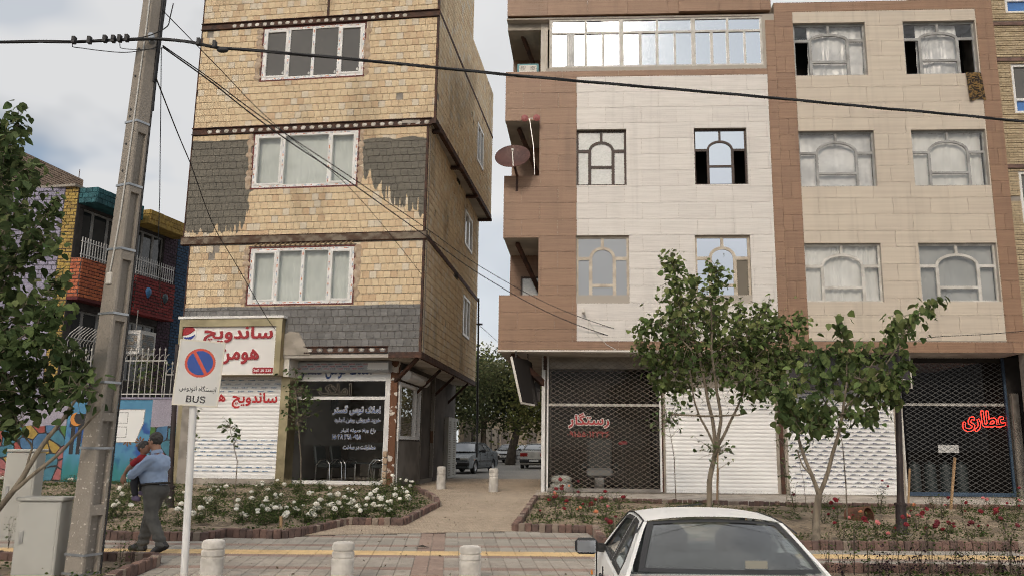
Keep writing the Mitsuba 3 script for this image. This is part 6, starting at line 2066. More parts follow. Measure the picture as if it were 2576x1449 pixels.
# air cooler hanging over the garden
ac = thing('air_cooler', 'white evaporative cooler box hanging below the red balcony', 'air cooler')
r_ = SC.rect(352, 830, 390, 888, .35)
a0, a1 = SC.at(352, 858, .35)[0], SC.at(391, 858, .35)[0]
z0, z1 = SC.at(352, 890, .35)[1], SC.at(352, 829, .35)[1]
obj('case', MB().fbox(SC, a0, a1, z0, z1, -.65, .35), 'upvc', ac)
EN = Frame(SC.p(a0, 0, -.65), 0)
EN.d, EN.n = SC.n, -SC.d
for F, q0, q1 in ((EN, .12, .88), (SC, a0 + .1, a1 - .1)):
    b = MB()
    t = 0 if F is EN else .35
    n = 9
    for i in range(n):
        zz = z0 + .12 + (z1 - z0 - .24) * i / n
        b.fbox(F, q0, q1, zz, zz + .05, t, t + .02)
    obj('louvres', b, 'louvre_tan', ac)
bs('louvre_tan', mottled((.30, .25, .2), (.20, .24, .27), 9), .7)
for q in (.1, .8):
    p = EN.p(q, z1, .0)
    obj('hanger', MB().tube([p, p + [0, 0, zb0 - z1]], .018, 6), 'frame_grey', ac)

# tan house behind
tan = thing('tan_brick_house', 'plain tan brick house rising behind the painted house', 'building')
TB = Frame(at_y(211, 453, 39.0), -90 + 7.6)
zt_ = TB.at(211, 453)[1]
tx0 = -8.5
b = MB()
b.fbox(TB, tx0, 0, .3, zt_, -.4, -.03)
b.fbox(TB, tx0, tx0 + .4, .3, zt_, -7, -.4)
b.fbox(TB, -.4, 0, .3, zt_, -7, -.4)
obj('wall', b, 'joint_dark', tan)
brick_face(TB, tx0, 0, zt_ - 3.5, zt_ - .02, -.03, 'old_brick', tan, False, bw=.25, bh=.10)
b = MB()
q = TB.p(-.1, zt_, -.2)
b.tube([q, q + [0, 0, .5]], .02, 6)
obj('roof_pipe', b, 'rust', tan)

# ---- garden wall with painted stones, blue mural panel and white spear fence
PW = Frame(at_y(447, 1192, 24.9), 7.0)
gw_ = thing('garden_wall', 'rendered garden wall painted with coloured stones and a blue panel', 'wall')
zt_w = PW.at(380, 1003)[1]
zs_w = PW.at(330, 1072)[1]
xL = PW.at(-330, 1100)[0]
pa, pb = PW.at(163, 1100)[0], PW.at(376, 1100)[0]
po, pd = PW.o, PW.d


def stones_fn(p, n, uv):
    """Painted pebbles: bright cells with dark outlines, lavender plaster above them."""
    s = (p.x - po[0]) * pd[0] + (p.y - po[1]) * pd[1]
    z = p.z
    wx, wz = s + .10 * (noise(s * 3, z * 3, 1.0) - .5), z + .10 * (noise(s * 3 + 9, z * 3, 4.0) - .5)
    d1, d2, k = voronoi(wx / .42, wz / .36)
    k2 = k * 7.0
    pal = [(.36, .07, .055), (.42, .28, .045), (.06, .17, .32), (.15, .12, .24), (.42, .13, .13), (.08, .2, .045), (.05, .20, .28)]
    c = mi.Color3f(*pal[0])
    for i in range(1, 7):
        c = dr.select(k2 > i, mi.Color3f(*pal[i]), c)
    edge = smoothstep(.045, .13, d2 - d1)
    c = (c * .72 + dr.mean(c) * .12) * (.75 + .5 * fbm(s * 9, z * 9, 2.0, 3)) * edge + mi.Color3f(.03, .028, .03) * (1 - edge)
    lav = mix((.34, .315, .37), (.265, .245, .30), fbm(s * 3, z * 3, 5.0, 4)) * (.85 + .3 * noise(s * 40, z * 40, 2.0))
    up = smoothstep(0, .02, z - zs_w - .05 * (noise(s * 4, 0.0, 8.0) - .5))
    return mix(c, lav, up)


bs('wall_stones', stones_fn, .9)
obj('body', wall_mesh(PW, (xL, .55, .3, zt_w), [(pa, pb, .3, zt_w - .02)], -.3, 0), 'wall_stones', gw_)


def mural_fn(p, n, uv):
    s = (p.x - po[0]) * pd[0] + (p.y - po[1]) * pd[1]
    z = p.z
    b = mix((.06, .19, .33), (.085, .25, .385), fbm(s * 1.8, z * 1.8, 1.0, 4))
    b = mix(b, (.02, .07, .26), smoothstep(.56, .72, fbm(s * 2.6 + 3, z * 2.6, 6.0, 3)))
    g = smoothstep(1.0, .25, (z - .75) / .75 + .5 * (noise(s * 6, z * 2, 2.0) - .5))
    return mix(b, (.02, .17, .16), g * .85)


bs('mural_blue', mural_fn, .7)
mu = obj('blue_panel', MB().fbox(PW, pa + .003, pb - .003, .3, zt_w - .03, -.3, -.015), 'mural_blue', gw_, label='blue panel painted with a white house front and brown flowers')
# painted house front (flat paint): white with grey outlines
for u0, v0, u1, v1, m in ((262, 1020, 372, 1180, None),):
    a, c, e, g = PW.rect(281, 1030, 361, 1111, -.015)
    poly = Polygon([(a, e), (c - .22, e), (c - .02, e + .55), (c, g), (a, g)])
    v, f = extrude(poly.buffer(.02), .002)
    obj('painted_outline', (on_frame(PW, v, -.0128), f), 'frame_grey', gw_)
    v, f = extrude(poly.buffer(-.005), .002)
    obj('painted_front', (on_frame(PW, v, -.0105), f), 'white_vinyl', gw_)
    for i in range(2):
        v, f = extrude(sbox(a + .12, e + .12 + i * .42, a + .5, e + .45 + i * .42).difference(sbox(a + .14, e + .14 + i * .42, a + .48, e + .43 + i * .42)), .001)
        obj('painted_line', (on_frame(PW, v, -.0092), f), 'frame_grey', gw_)
bs('flower_brown', (.16, .07, .03), .8)
for u, v_ in ((275, 1118), (321, 1107), (352, 1112)):
    s, z = PW.at(u, v_, -.01)
    st = unary_union([Polygon([(s, z), (s + .13 * math.cos(a - .25), z + .13 * math.sin(a - .25)), (s + .19 * math.cos(a), z + .19 * math.sin(a)), (s + .13 * math.cos(a + .25), z + .13 * math.sin(a + .25))]) for a in np.arange(0, 2 * math.pi, math.pi / 4)])
    v, f = extrude(st, .002)
    obj('painted_flower', (on_frame(PW, v, -.0125), f), 'flower_brown', gw_)
# painted pair of dark legs with a yellow crescent, plain shapes
s, z = PW.at(188, 1110, -.01)
g = unary_union([sbox(s - .14, z - .35, s - .05, z + .55), sbox(s + .08, z - .35, s + .17, z + .55), sbox(s - .2, z + .45, s + .25, z + .8)]).buffer(.02)
v, f = extrude(g, .002)
obj('painted_legs', (on_frame(PW, v, -.0125), f), 'sign_black', gw_)
g = Point(s - .02, z + .66).buffer(.2).difference(Point(s + .08, z + .7).buffer(.18))
v, f = extrude(g, .002)
obj('painted_crescent', (on_frame(PW, v, -.0102), f), 'balloon_orange', gw_)
obj('coping', MB().fbox(PW, xL, .4, zt_w + .002, zt_w + .05, -.33, .03), 'paint_lavender', gw_)
fen = thing('spear_fence', 'white steel spear fence on the garden wall', 'fence')
zf0, zf1 = zt_w + .055, PW.at(370, 872)[1]
M = PW.m()
bs('fence_steel', mottled((.47, .46, .43), (.36, .35, .33), 4), .5)
for i, (a, c, e, g) in enumerate(((PW.at(150, 900)[0], PW.at(413, 900)[0], zf0, zf1), (PW.at(414, 900)[0], PW.at(437, 900)[0], zf0 - .0, zf1 - .42))):
    for zr in (e + .08, g - .42):
        obj('rail', MB().fbox(PW, a, c, zr, zr + .035, -.17, -.135), 'fence_steel', fen)
    s = a
    while s <= c:
        p = numbered(f'{fen}__picket')
        b = MB()
        b.tube([PW.p(s, e, -.15), PW.p(s, g - .12, -.15)], .014, 6)
        b.tube([PW.p(s, g - .14, -.15), PW.p(s, g - .07, -.15), PW.p(s, g, -.15)], [.012, .036, .003], 6)
        b.tube([PW.p(s, g - .40, -.15), PW.p(s + .1, g - .25, -.1), PW.p(s + .17, g - .22, -.08)], [.011, .011, .016], 5)
        d = mikit.ply(b.get())
        d['bsdf'] = {'type': 'ref', 'id': 'fence_steel'}
        scene[p] = d
        s += .185
# window grille with curved bars behind the pole
b = MB()
gk = numbered(f'{painted}__window_grille')
a, c = s0a + .1, s0b
z0, z1 = zb0 - 2.55, zb0 - .95
d = mikit.ply(MB().fbox(SC, a, c, z0, z0 + .03, -.4, -.37).fbox(SC, a, c, z1 - .4, z1 - .37, -.27, -.24).get())
d['bsdf'] = {'type': 'ref', 'id': 'white_steel'}
scene[gk] = d
for s in np.linspace(a, c, 16):
    b = MB().tube([SC.p(s, z0, -.385), SC.p(s, z1 - .5, -.385), SC.p(s, z1 - .25, -.2), SC.p(s + .1, z1, .05)], .012, 5)
    obj('bar', b, 'white_steel', gk)
# ---------------------------------------------------------------- cars
def car_paint(name, col, rough=.28):
    return bs(name, mottled(col, tuple(x * .92 for x in col), 2.0, 4), rough, 0, .5, clearcoat=.8, clearcoat_gloss=.95)


car_paint('paint_white', (.74, .73, .70))
car_paint('paint_silver', (.085, .098, .107))
car_paint('paint_pale', (.36, .37, .37))
car_paint('paint_cream', (.62, .60, .55))
bs('car_trim', (.022, .022, .023), .5)
bs('car_interior', (.13, .135, .135), .85)
bs('car_seat', (.035, .037, .04), .9)
bs('car_tyre', (.02, .02, .02), .8)
bs('car_rim', (.36, .36, .36), .35, .7)
bs('lamp_red', (.35, .02, .015), .15)
bs('lamp_amber', (.6, .2, .03), .2)
bs('lamp_clear', (.55, .55, .53), .1)
bs('plate_white', (.7, .7, .68), .5)


def hw(z):
    """Half width of the cabin at height z."""
    return np.interp(z, [.90, 1.0, 1.30, 1.37, 1.42], [.80, .765, .595, .545, .50])


def grid_mesh(P):
    n, m = P.shape[:2]
    i, j = np.meshgrid(np.arange(n - 1), np.arange(m - 1), indexing='ij')
    a = i * m + j
    q = np.stack([a, a + m, a + m + 1, a + 1], -1).reshape(-1, 4)
    return P.reshape(-1, 3), np.vstack([q[:, [0, 1, 2]], q[:, [0, 2, 3]]])


def dense(poly, step=.09):
    """Triangulate a polygon with inner points, so that it can be bent."""
    g = shapely.segmentize(poly, step)
    m = trimesh.creation.extrude_polygon(g, 1.0, engine='earcut')
    v, f = trimesh.remesh.subdivide_to_size(np.asarray(m.vertices), np.asarray(m.faces), 2.0)
    return np.asarray(m.vertices), np.asarray(m.faces)


def make_car(name, label, pos, yaw, paint, ground, group=None, near=False, scale=1.0):
    c = thing(name, label, 'car', group)
    Mw = mat4(rot([0, 0, 1], yaw), (pos[0], pos[1], ground), scale)

    def put(part, mesh, mat, parent=c, smooth=30, lab=None):
        v, f = mesh.get() if isinstance(mesh, MB) else mesh if isinstance(mesh, tuple) else (np.asarray(mesh.vertices), mesh.faces)
        return obj(part, (np.asarray(v) @ Mw[:3, :3].T + Mw[:3, 3], f), mat, parent, smooth=smooth, label=lab)

    # lower body: side, plan and front outlines cut from one another
    side = [(-2.18, .30), (-2.20, .55), (-2.17, .80), (-2.12, .97), (-2.02, 1.005), (-1.42, 1.025), (-1.30, .99), (.80, .945), (1.0, .93), (1.85, .80), (2.12, .70), (2.18, .58), (2.20, .42), (2.14, .26), (1.75, .2), (-1.75, .2)]
    plan = [(-2.3, -.74), (-2.2, -.79), (-1.6, -.845), (0, -.855), (1.5, -.835), (2.1, -.77), (2.3, -.62), (2.3, .62), (2.1, .77), (1.5, .835), (0, .855), (-1.6, .845), (-2.2, .79), (-2.3, .74)]
    front = [(-.70, .18), (.70, .18), (.80, .26), (.855, .42), (.86, .58), (.845, .66), (.85, .70), (.80, .93), (.755, .985), (.55, 1.03), (-.55, 1.03), (-.755, .985), (-.80, .93), (-.85, .70), (-.845, .66), (-.86, .58), (-.855, .42), (-.80, .26)]
    X = lambda pts: m3.CrossSection([np.array(pts, float)], m3.FillRule.EvenOdd)
    A = m3.Manifold.extrude(X(side), 2.0).translate((0, 0, -1.0)).rotate((90, 0, 0)).rotate((0, 0, 90))
    B = m3.Manifold.extrude(X([(y, x) for x, y in plan][::-1]), 2.0)
    C = m3.Manifold.extrude(X(front), 5.0).translate((0, 0, -2.5)).rotate((90, 0, 0))
    body = A ^ B ^ C
    for y in (-1.32, 1.32):
        for sx_ in (-1, 1):
            w = m3.Manifold.cylinder(.34, .345, .345, 32).rotate((0, 90, 0)).translate((sx_ * .74 - .17, y, .29))
            body = body - w
    put('body', body.to_mesh() if False else (body.to_mesh().vert_properties[:, :3], body.to_mesh().tri_verts), paint, smooth=28)
    # door gaps as thin dark lines, sill moulding and bumpers
    b = MB()
    for sx_ in (-1, 1):
        for y in (.78, -.26, -1.22):
            b.box(sx_ * .853 - .006, sx_ * .853 + .006, y - .005, y + .005, .32, .93)
    put('door_gaps', b, 'car_trim', smooth=False)
    for sx_ in (-1, 1):
        put('side_moulding', MB().box(sx_ * .857 - .012, sx_ * .857 + .012, -.95, .95, .52, .58), 'car_trim', smooth=False)
    for y, s in ((-2.2, -1), (2.2, 1)):
        m = bevel_box(1.62, .16, .2, .05)
        m.apply_translation([-.81, y - .08 - .0 * s, .34])
        put('bumper', m, 'car_trim' if not near else paint)
    # roof: crowned sheet with a drip rail on each side
    n = 17
    q = np.linspace(-1, 1, n)
    ys = np.concatenate([np.linspace(-.80, -.62, 4), np.linspace(-.5, .1, 6), np.linspace(.2, .36, 3)])
    P = np.zeros((len(ys), n, 3))
    for i, y in enumerate(ys):
        edge = np.interp(y, [-.80, -.55, 0, .36], [1.355, 1.372, 1.375, 1.345])
        half = np.interp(y, [-.80, .36], [.545, .555])
        P[i, :, 0] = q * half
        P[i, :, 1] = y - .055 * (1 - q ** 2) * np.interp(y, [-.8, -.5], [1, 0]) + .06 * (1 - q ** 2) * np.interp(y, [.1, .36], [0, 1])
        P[i, :, 2] = edge + .045 * (1 - np.abs(q) ** 2.4)
    put('roof', grid_mesh(P), paint, smooth=True)
    for sx_ in (-1, 1):
        b = MB().tube([(sx_ * (half_ + .006), y, z + .002) for y, half_, z in ((-.98, .62, 1.285), (-.80, .547, 1.357), (-.5, .55, 1.373), (0, .553, 1.376), (.36, .557, 1.347), (.62, .66, 1.19))], .007, 6)
        put('drip_rail', b, 'car_trim', smooth=True)
    # cabin sides: frame with two window openings, bent to the tumblehome
    outline = Polygon([(-1.47, 1.0), (-1.40, 1.03), (-.83, 1.352), (-.5, 1.374), (0, 1.377), (.36, 1.347), (1.0, .97), (1.0, .92), (-1.47, .92)])
    wf = Polygon([(.76, .985), (.30, 1.305), (.20, 1.325), (-.20, 1.335), (-.225, .985)]).buffer(-.012).buffer(.012)
    wr = Polygon([(-.305, .985), (-.285, 1.335), (-.62, 1.325), (-.76, 1.27), (-1.03, 1.06), (-1.04, .985)]).buffer(-.012).buffer(.012)
    frame = outline.difference(wf).difference(wr)
    for sx_ in (-1, 1):
        v, f = dense(frame, .12)
        x = sx_ * (hw(v[:, 1]) - .03 + .03 * v[:, 2])
        vv = np.stack([x, v[:, 0], v[:, 1]], 1)
        put('side_frame', (vv, f if sx_ > 0 else f[:, ::-1]), paint, smooth=20)
        for w in (wf, wr):
            v, f = tri_poly(shapely.segmentize(w, .3))
            vv = np.stack([sx_ * (hw(v[:, 1]) - .012), v[:, 0], v[:, 1]], 1)
            put('side_window', (vv, f), 'car_glass' if near else 'glass_tint', smooth=False)
            ring = w.buffer(.014).difference(w.buffer(-.016))
            v, f = dense(ring, .12)
            vv = np.stack([sx_ * (hw(v[:, 1]) - .02 + .026 * v[:, 2]), v[:, 0], v[:, 1]], 1)
            put('window_seal', (vv, f if sx_ > 0 else f[:, ::-1]), 'car_trim', smooth=20)
    # front and rear screens
    for nm, (y0, z0, h0), (y1, z1, h1), bow, sgn in (('windscreen', (1.0, .95, .70), (.38, 1.345, .52), .12, 1), ('rear_window', (-1.44, 1.05, .665), (-.80, 1.348, .52), .07, -1)):
        m = 8
        u = np.linspace(-1, 1, n)
        w = np.linspace(0, 1, m)
        P = np.zeros((n, m, 3))
        for j, t in enumerate(w):
            h = h0 + (h1 - h0) * t
            P[:, j, 0] = u * h
            P[:, j, 1] = y0 + (y1 - y0) * t + sgn * bow * (1 - u ** 2) * (1 - .35 * t)
            P[:, j, 2] = z0 + (z1 - z0) * t + .028 * (1 - u ** 2) * t + .02 * math.sin(math.pi * t)
        k = put(nm, grid_mesh(P), 'car_glass' if near else 'glass_tint', smooth=True)
        # rubber frame: a band of the same surface
        ed = np.concatenate([P[:, 0], P[-1, 1:], P[::-1, -1][1:], P[0, ::-1][1:]])
        nrm = np.array([0, sgn * .45, .9]) if sgn > 0 else np.array([0, -.45, .9])
        inn = ed * [.935, 1, 1]
        ctr = P.mean((0, 1))
        inn = ctr + (ed - ctr) * [.925, .87, .87]
        inn[:, 1] += sgn * .012
        b = MB()
        kk = len(ed)
        V = np.vstack([ed + nrm * .006, inn + nrm * .008])
        i = np.arange(kk - 1)
        b.add(V, np.stack([i, i + 1, kk + i + 1, kk + i], 1))
        put('screen_seal', b, 'car_trim', smooth=False)
        if sgn < 0:
            # heater wires
            b = MB()
            for t in np.linspace(.12, .88, 12):
                pts = []
                for uu in np.linspace(-.9, .9, 13):
                    h = h0 + (h1 - h0) * t
                    pts.append((uu * h, y0 + (y1 - y0) * t + sgn * bow * (1 - uu ** 2) * (1 - .35 * t) + .006, z0 + (z1 - z0) * t + .028 * (1 - uu ** 2) * t + .02 * math.sin(math.pi * t) - .004))
                b.tube(pts, .0012, 4, caps=False)
            if near:
                kx = put('heater_wires', b, 'car_trim', smooth=False)
                labels[kx] = {'kind': 'stuff'}
                put('sticker', MB().box(.11, .27, -1.462, -1.455, 1.085, 1.14), 'sticker_tan', smooth=False)
    # inside: shelf, seats, dashboard, wheel
    put('parcel_shelf', MB().box(-.68, .68, -1.40, -.95, .935, .985), 'car_interior', smooth=False)
    put('cabin_floor', MB().box(-.74, .74, -.95, .95, .95, .955), 'car_interior', smooth=False)
    put('rear_bench', bevel_box(1.3, .16, .2, .05).apply_translation([-.65, -1.0, .93]), 'car_seat')
    for sx_ in (-1, 1):
        put('front_seat', bevel_box(.48, .16, .36, .075).apply_translation([sx_ * .36 - .24, -.36, .93]), 'car_seat')
        put('head_restraint', bevel_box(.30, .1, .17, .045).apply_translation([sx_ * .36 - .15, -.33, 1.14]), 'car_seat')
    put('dashboard', bevel_box(1.36, .3, .14, .05).apply_translation([-.68, .55, .90]), 'car_interior')
    a = np.linspace(0, 2 * math.pi, 25)
    put('steering_wheel', MB().tube([(-.36 + .19 * math.cos(t), .36 + .07 * math.sin(t), 1.03 + .17 * math.sin(t)) for t in a], .014, 6, caps=False), 'car_interior', smooth=True)
    # mirrors, lamps, plate, wheels
    for sx_ in (-1, 1):
        m = bevel_box(.22, .09, .15, .035)
        m.apply_translation([sx_ * .96 - .11, .56, .93])
        k = put('mirror', m, 'car_trim')
        put('mirror_glass', MB().box(sx_ * .96 - .088, sx_ * .96 + .088, .554, .558, .95, 1.06), 'glass_mirror', k, smooth=False)
        put('mirror_arm', MB().add(*bar((sx_ * .78, .66, .98), (sx_ * .92, .62, 1.0), .06, .08)), 'car_trim', k, smooth=False)
        m = bevel_box(.42, .06, .2, .02)
        m.apply_translation([sx_ * .57 - .21, -2.205, .68])
        put('tail_lamp', m, 'lamp_red')
        m = bevel_box(.40, .08, .15, .02)
        m.apply_translation([sx_ * .55 - .20, 2.085, .56])
        put('headlamp', m, 'lamp_clear')
        m = bevel_box(.02, .12, .04, .008)
        m.apply_translation([sx_ * .862 - .01, 1.55, .6])
        put('side_lamp', m, 'lamp_amber')
        for y in (.05, -.98):
            m = bevel_box(.03, .15, .035, .01)
            m.apply_translation([sx_ * .858 - .015, y - .15, .80])
            put('door_handle', m, 'car_trim')
        for y in (-1.32, 1.32):
            prof = [(.19, -.09), (.26, -.095), (.29, -.075), (.297, 0), (.29, .075), (.26, .095), (.19, .09)]
            m = lathe(prof, 28)
            v = np.asarray(m.vertices)[:, [2, 0, 1]] + [sx_ * .735, y, .297]
            k = put('wheel', (v, m.faces), 'car_tyre', smooth=35)
            m = lathe([(0, .07), (.05, .075), (.10, .05), (.17, .07), (.20, .08), (.20, -.07), (0, -.07)], 28)
            v = np.asarray(m.vertices)[:, [2, 0, 1]] * [sx_, 1, 1] + [sx_ * .735, y, .297]
            put('rim', (v, m.faces if sx_ > 0 else m.faces[:, ::-1]), 'car_rim', k)
    put('grille', MB().box(-.33, .33, 2.155, 2.165, .58, .69), 'car_trim', smooth=False)
    for y in (-2.285, 2.285):
        put('plate', MB().box(-.26, .26, min(y, y * .994), max(y, y * .994), .42 if y > 0 else .40, .53 if y > 0 else .51), 'plate_white', smooth=False)
    if near:
        put('aerial', MB().tube([(-.12, .33, 1.395), (.10, .24, 1.43)], .007, 5), 'car_trim')
    return c


scene['car_glass'] = {'type': 'blendbsdf', 'weight': .035, 'clear': {'type': 'thindielectric', 'int_ior': 1.5, 'specular_transmittance': rgb((.78, .84, .83))},
                      'dust': {'type': 'twosided', 'bsdf': {'type': 'diffuse', 'reflectance': rgb((.5, .5, .46))}}}
bs('sticker_tan', (.20, .19, .155), .6)
make_car('parked_car', 'white saloon car seen from behind at the lower right', (1.355 - math.sin(math.radians(.2)) * 1.375, 6.05 + 1.375 * math.cos(math.radians(.2))), -.9, 'paint_white', -.065, near=True, scale=.955)


def alley_spot(u, dist):
    p = at_y(u, 1125, dist)
    return p[0], p[1]


make_car('parked_car', 'dark silver saloon facing out of the alley beside the louvred cupboard', alley_spot(1178, 40), 166, 'paint_silver', .6)
make_car('parked_car', 'white saloon seen from behind in the alley, half hidden by the first shop', alley_spot(1352, 50), -5, 'paint_cream', .6)
make_car('parked_car', 'small silver saloon facing us under the alley trees', alley_spot(1281, 68), 170, 'paint_pale', .6)
make_car('parked_car', 'pale car half hidden behind the small silver saloon', alley_spot(1306, 76), 172, 'paint_cream', .6)
# ---------------------------------------------------------------- street furniture
# bollards
bol = [(0, .0), (.122, 0), (.124, .42), (.110, .432), (.110, .448), (.124, .46), (.124, .535), (.110, .547), (.110, .563), (.125, .575), (.125, .655), (.112, .685), (.085, .70), (0, .706)]
bol_m = lathe(bol, 32)
bol_ply = mikit.ply(bol_m, smooth=35)
B_LABELS = ['white stone bollard by the pavement edge beside the bus sign', 'white stone bollard by the pavement edge, middle one of the three near ones', 'white stone bollard by the pavement edge nearest the white car',
            'small white bollard in the alley mouth near the clay block house', 'small white bollard in the alley mouth near the first grille shop']
for i, (u, y) in enumerate(((535, 9.75), (863, 9.85), (1183, 9.95))):
    p = at_y(u, 1400, y)
    vtop = (1355, 1361, 1371)[i]
    top = at_y(u, vtop, y)[2]
    k = thing('bollard', B_LABELS[i], 'bollard', 'white stone bollards')
    g = gz(0, y)
    obj('post', bol_ply, 'bollard_stone', k, to_world=mat4(rot([0, 0, 1], i * 50), (p[0], y, g), (1.0, 1.0, (top - g) / .706)))
for i, (u, y) in enumerate(((1109, 24.3), (1241, 23.4))):
    p = at_y(u, 1235, y)
    k = thing('bollard', B_LABELS[3 + i], 'bollard', 'white stone bollards')
    g = gz(0, y)
    obj('post', bol_ply, 'bollard_stone', k, to_world=mat4(rot([0, 0, 1], i * 70), (p[0], y, g), (1.02, 1.02, .9)))

# grey cabinets
for (u0, u1, ue, vt, y, h, lab, dr_) in ((48, 152, 186, 1252, 10.0, None, 'large grey utility cabinet in front of the concrete pole', True), (18, 92, 124, 1130, 13.2, None, 'grey utility cabinet with a lock, behind the nearer one', True)):
    k = thing('utility_cabinet', lab, 'cabinet')
    p0, p1 = at_y(u0, vt, y), at_y(u1, vt, y)
    top = p0[2]
    F = Frame((p0[0], p0[1]), 0)
    w = p1[0] - p0[0]
    dep = w * .62
    g = gz(0, y) - .02
    F = Frame((p0[0], p0[1]), -4)
    m = bevel_box(w, dep, top - .04 - g, .012)
    M = F.m()
    obj('case', ((np.asarray(m.vertices) + [0, 0, g]) @ M[:3, :3].T + M[:3, 3], m.faces), 'box_grey', k)
    m = bevel_box(w + .05, dep + .05, .045, .012)
    obj('lid', ((np.asarray(m.vertices) + [-.025, -.025, top - .035]) @ M[:3, :3].T + M[:3, 3], m.faces), 'box_grey', k)
    obj('door', MB().fbox(F, .03, w - .03, g + .08, top - .08, -.004, .006), 'box_grey', k)
    obj('lock', MB().fbox(F, .06, .10, g + (top - g) * .45, g + (top - g) * .60, .006, .02), 'steel', k)
    obj('plinth', MB().fbox(F, .01, w - .01, g - .05, g + .004, -dep + .01, -.01), 'concrete', k)

# concrete pole, tapering, with pockets down its narrow side
PY = 10.15
pole = thing('utility_pole', 'tapering concrete utility pole with pocketed side and strapped cables', 'utility pole')
pb, pt = at_y(204, 1449, PY), at_y(386, 0, PY)
axis = (pt - pb) / (pt[2] - pb[2])
base = pb + axis * (gz(0, PY) - .3 - pb[2])
ZTOP = pt[2] + 2.0


def pole_pt(z, a=0.0, b=0.0):
    """A point at height z of the pole; a, b across it as fractions of its half widths (rotated)."""
    c = base + axis * (z - base[2])
    wa = np.interp(z, [base[2], ZTOP], [.158, .072])
    wb = np.interp(z, [base[2], ZTOP], [.125, .078])
    return c + ea * a * wa + eb * b * wb


th = math.radians(-26)
ea, eb = np.array([math.cos(th), math.sin(th), 0]), np.array([math.sin(th), -math.cos(th), 0])    # ea to the right and back, eb towards us
cor = [(-1, -1), (1, -1), (1, 1), (-1, 1)]
pts = [pole_pt(z, a, b) for z in (base[2], ZTOP) for a, b in [(x * q, y * r) for x, y in cor for q, r in ((1, .86), (.9, 1))]]
sol = m3.Manifold.hull_points(np.array(pts))
zs = [at_y(260, v, PY)[2] for v in (1449, 1400, 1275, 1262, 1150, 1140, 1065, 1050, 905, 895, 800, 790, 650, 640, 480, 470, 330, 320, 140)]
for z1, z0 in zip(zs[1::2], zs[0::2]):
    pass
segs = [(1600, 1285), (1268, 1050), (1038, 800), (788, 648), (636, 480), (468, 330)]
for v0, v1 in segs:
    z0, z1 = at_y(230, v0, PY)[2], at_y(230, v1, PY)[2]
    q = [pole_pt(z, a, b) for z in (z0, z1 - .04) for a, b in ((.55, -.55), (.55, .55), (1.4, .66), (1.4, -.66))]
    sol = sol - m3.Manifold.hull_points(np.array(q))
mm = sol.to_mesh()
obj('shaft', (mm.vert_properties[:, :3], mm.tri_verts), 'pole_concrete', pole)


def pole_fn(p, n, uv):
    c = mix((.31, .275, .235), (.215, .19, .16), fbm(p.x * 3, p.y * 3, p.z * 1.4, 4)) * (.9 + .2 * noise(p.x * 60, p.y * 60, p.z * 60))
    return mix(c, (.55, .50, .44), smoothstep(.80, .86, noise(p.x * 44, p.y * 44, p.z * 30)) * smoothstep(2.9, 1.2, p.z))


bs('pole_concrete', pole_fn, .9)
for v_ in (312, 470, 630, 790, 962, 1126, 1392, 1440):
    z = at_y(230, v_, PY)[2]
    loop = [pole_pt(z + (.0 if i in (0, 4) else .0), a * 1.06, b * 1.06) for i, (a, b) in enumerate([*cor, cor[0]])]
    b = MB()
    for q0, q1 in zip(loop[:-1], loop[1:]):
        b.add(*bar(q0, q1, .008, .028))
    obj('strap', b, 'galvanised', pole)
bs('galvanised', mottled((.42, .44, .46), (.28, .30, .32), 8), .35, .6)
for v_ in (130, 198, 282, 299, 435, 368):
    z = at_y(340, v_, PY)[2]
    q = pole_pt(z, -.35, 1.005)
    obj('bolt_hole', MB().tube([q, q + eb * .006], .016, 10), 'black_rubber', pole)
# white lead with its junction box
pts = [pole_pt(at_y(330, v_, PY)[2], a, 1.12) for v_, a in ((-60, .6), (80, .7), (200, .6), (330, .55), (450, .45), (560, .35), (640, .1), (690, -.1))]
lead = thing('white_lead', 'white lead running down the concrete pole to a small box', 'cable')
obj('lead', MB().tube(pts, .011, 6), 'cable_white', lead, smooth=True)
q = pts[-1]
m = bevel_box(.085, .05, .15, .012)
obj('box', ((np.asarray(m.vertices) + [-.045, -.02, -.15]) @ np.stack([ea, -eb, [0, 0, 1]]) + q, m.faces), 'white_trim', lead)
# dark cables strapped to the right edge of the pole
bun = thing('pole_cables', 'bundle of dark cables strapped down the right edge of the pole', 'cable')
for j in range(4):
    o = random.uniform(-.2, .2)
    pts = [pole_pt(at_y(330, v_, PY)[2], 1.02 + .10 * j * (.4 + .6 * math.sin(v_ * .01 + j)), -.95 + o) for v_ in np.linspace(-80, 170 + 35 * j, 12)]
    obj('cable', MB().tube(pts, .017, 6), 'cable', bun, smooth=True)
pts = [pole_pt(at_y(300, v_, PY)[2], 1.04, -1.0) for v_ in np.linspace(150, 1449, 16)]
obj('cable', MB().tube(pts, .012, 6), 'cable', bun, smooth=True)
obj('bracket', MB().tube([pole_pt(at_y(330, 95, PY)[2], 1.0, .5), pole_pt(at_y(330, 118, PY)[2], 1.6, .6)], .04, 8), 'galvanised', bun)


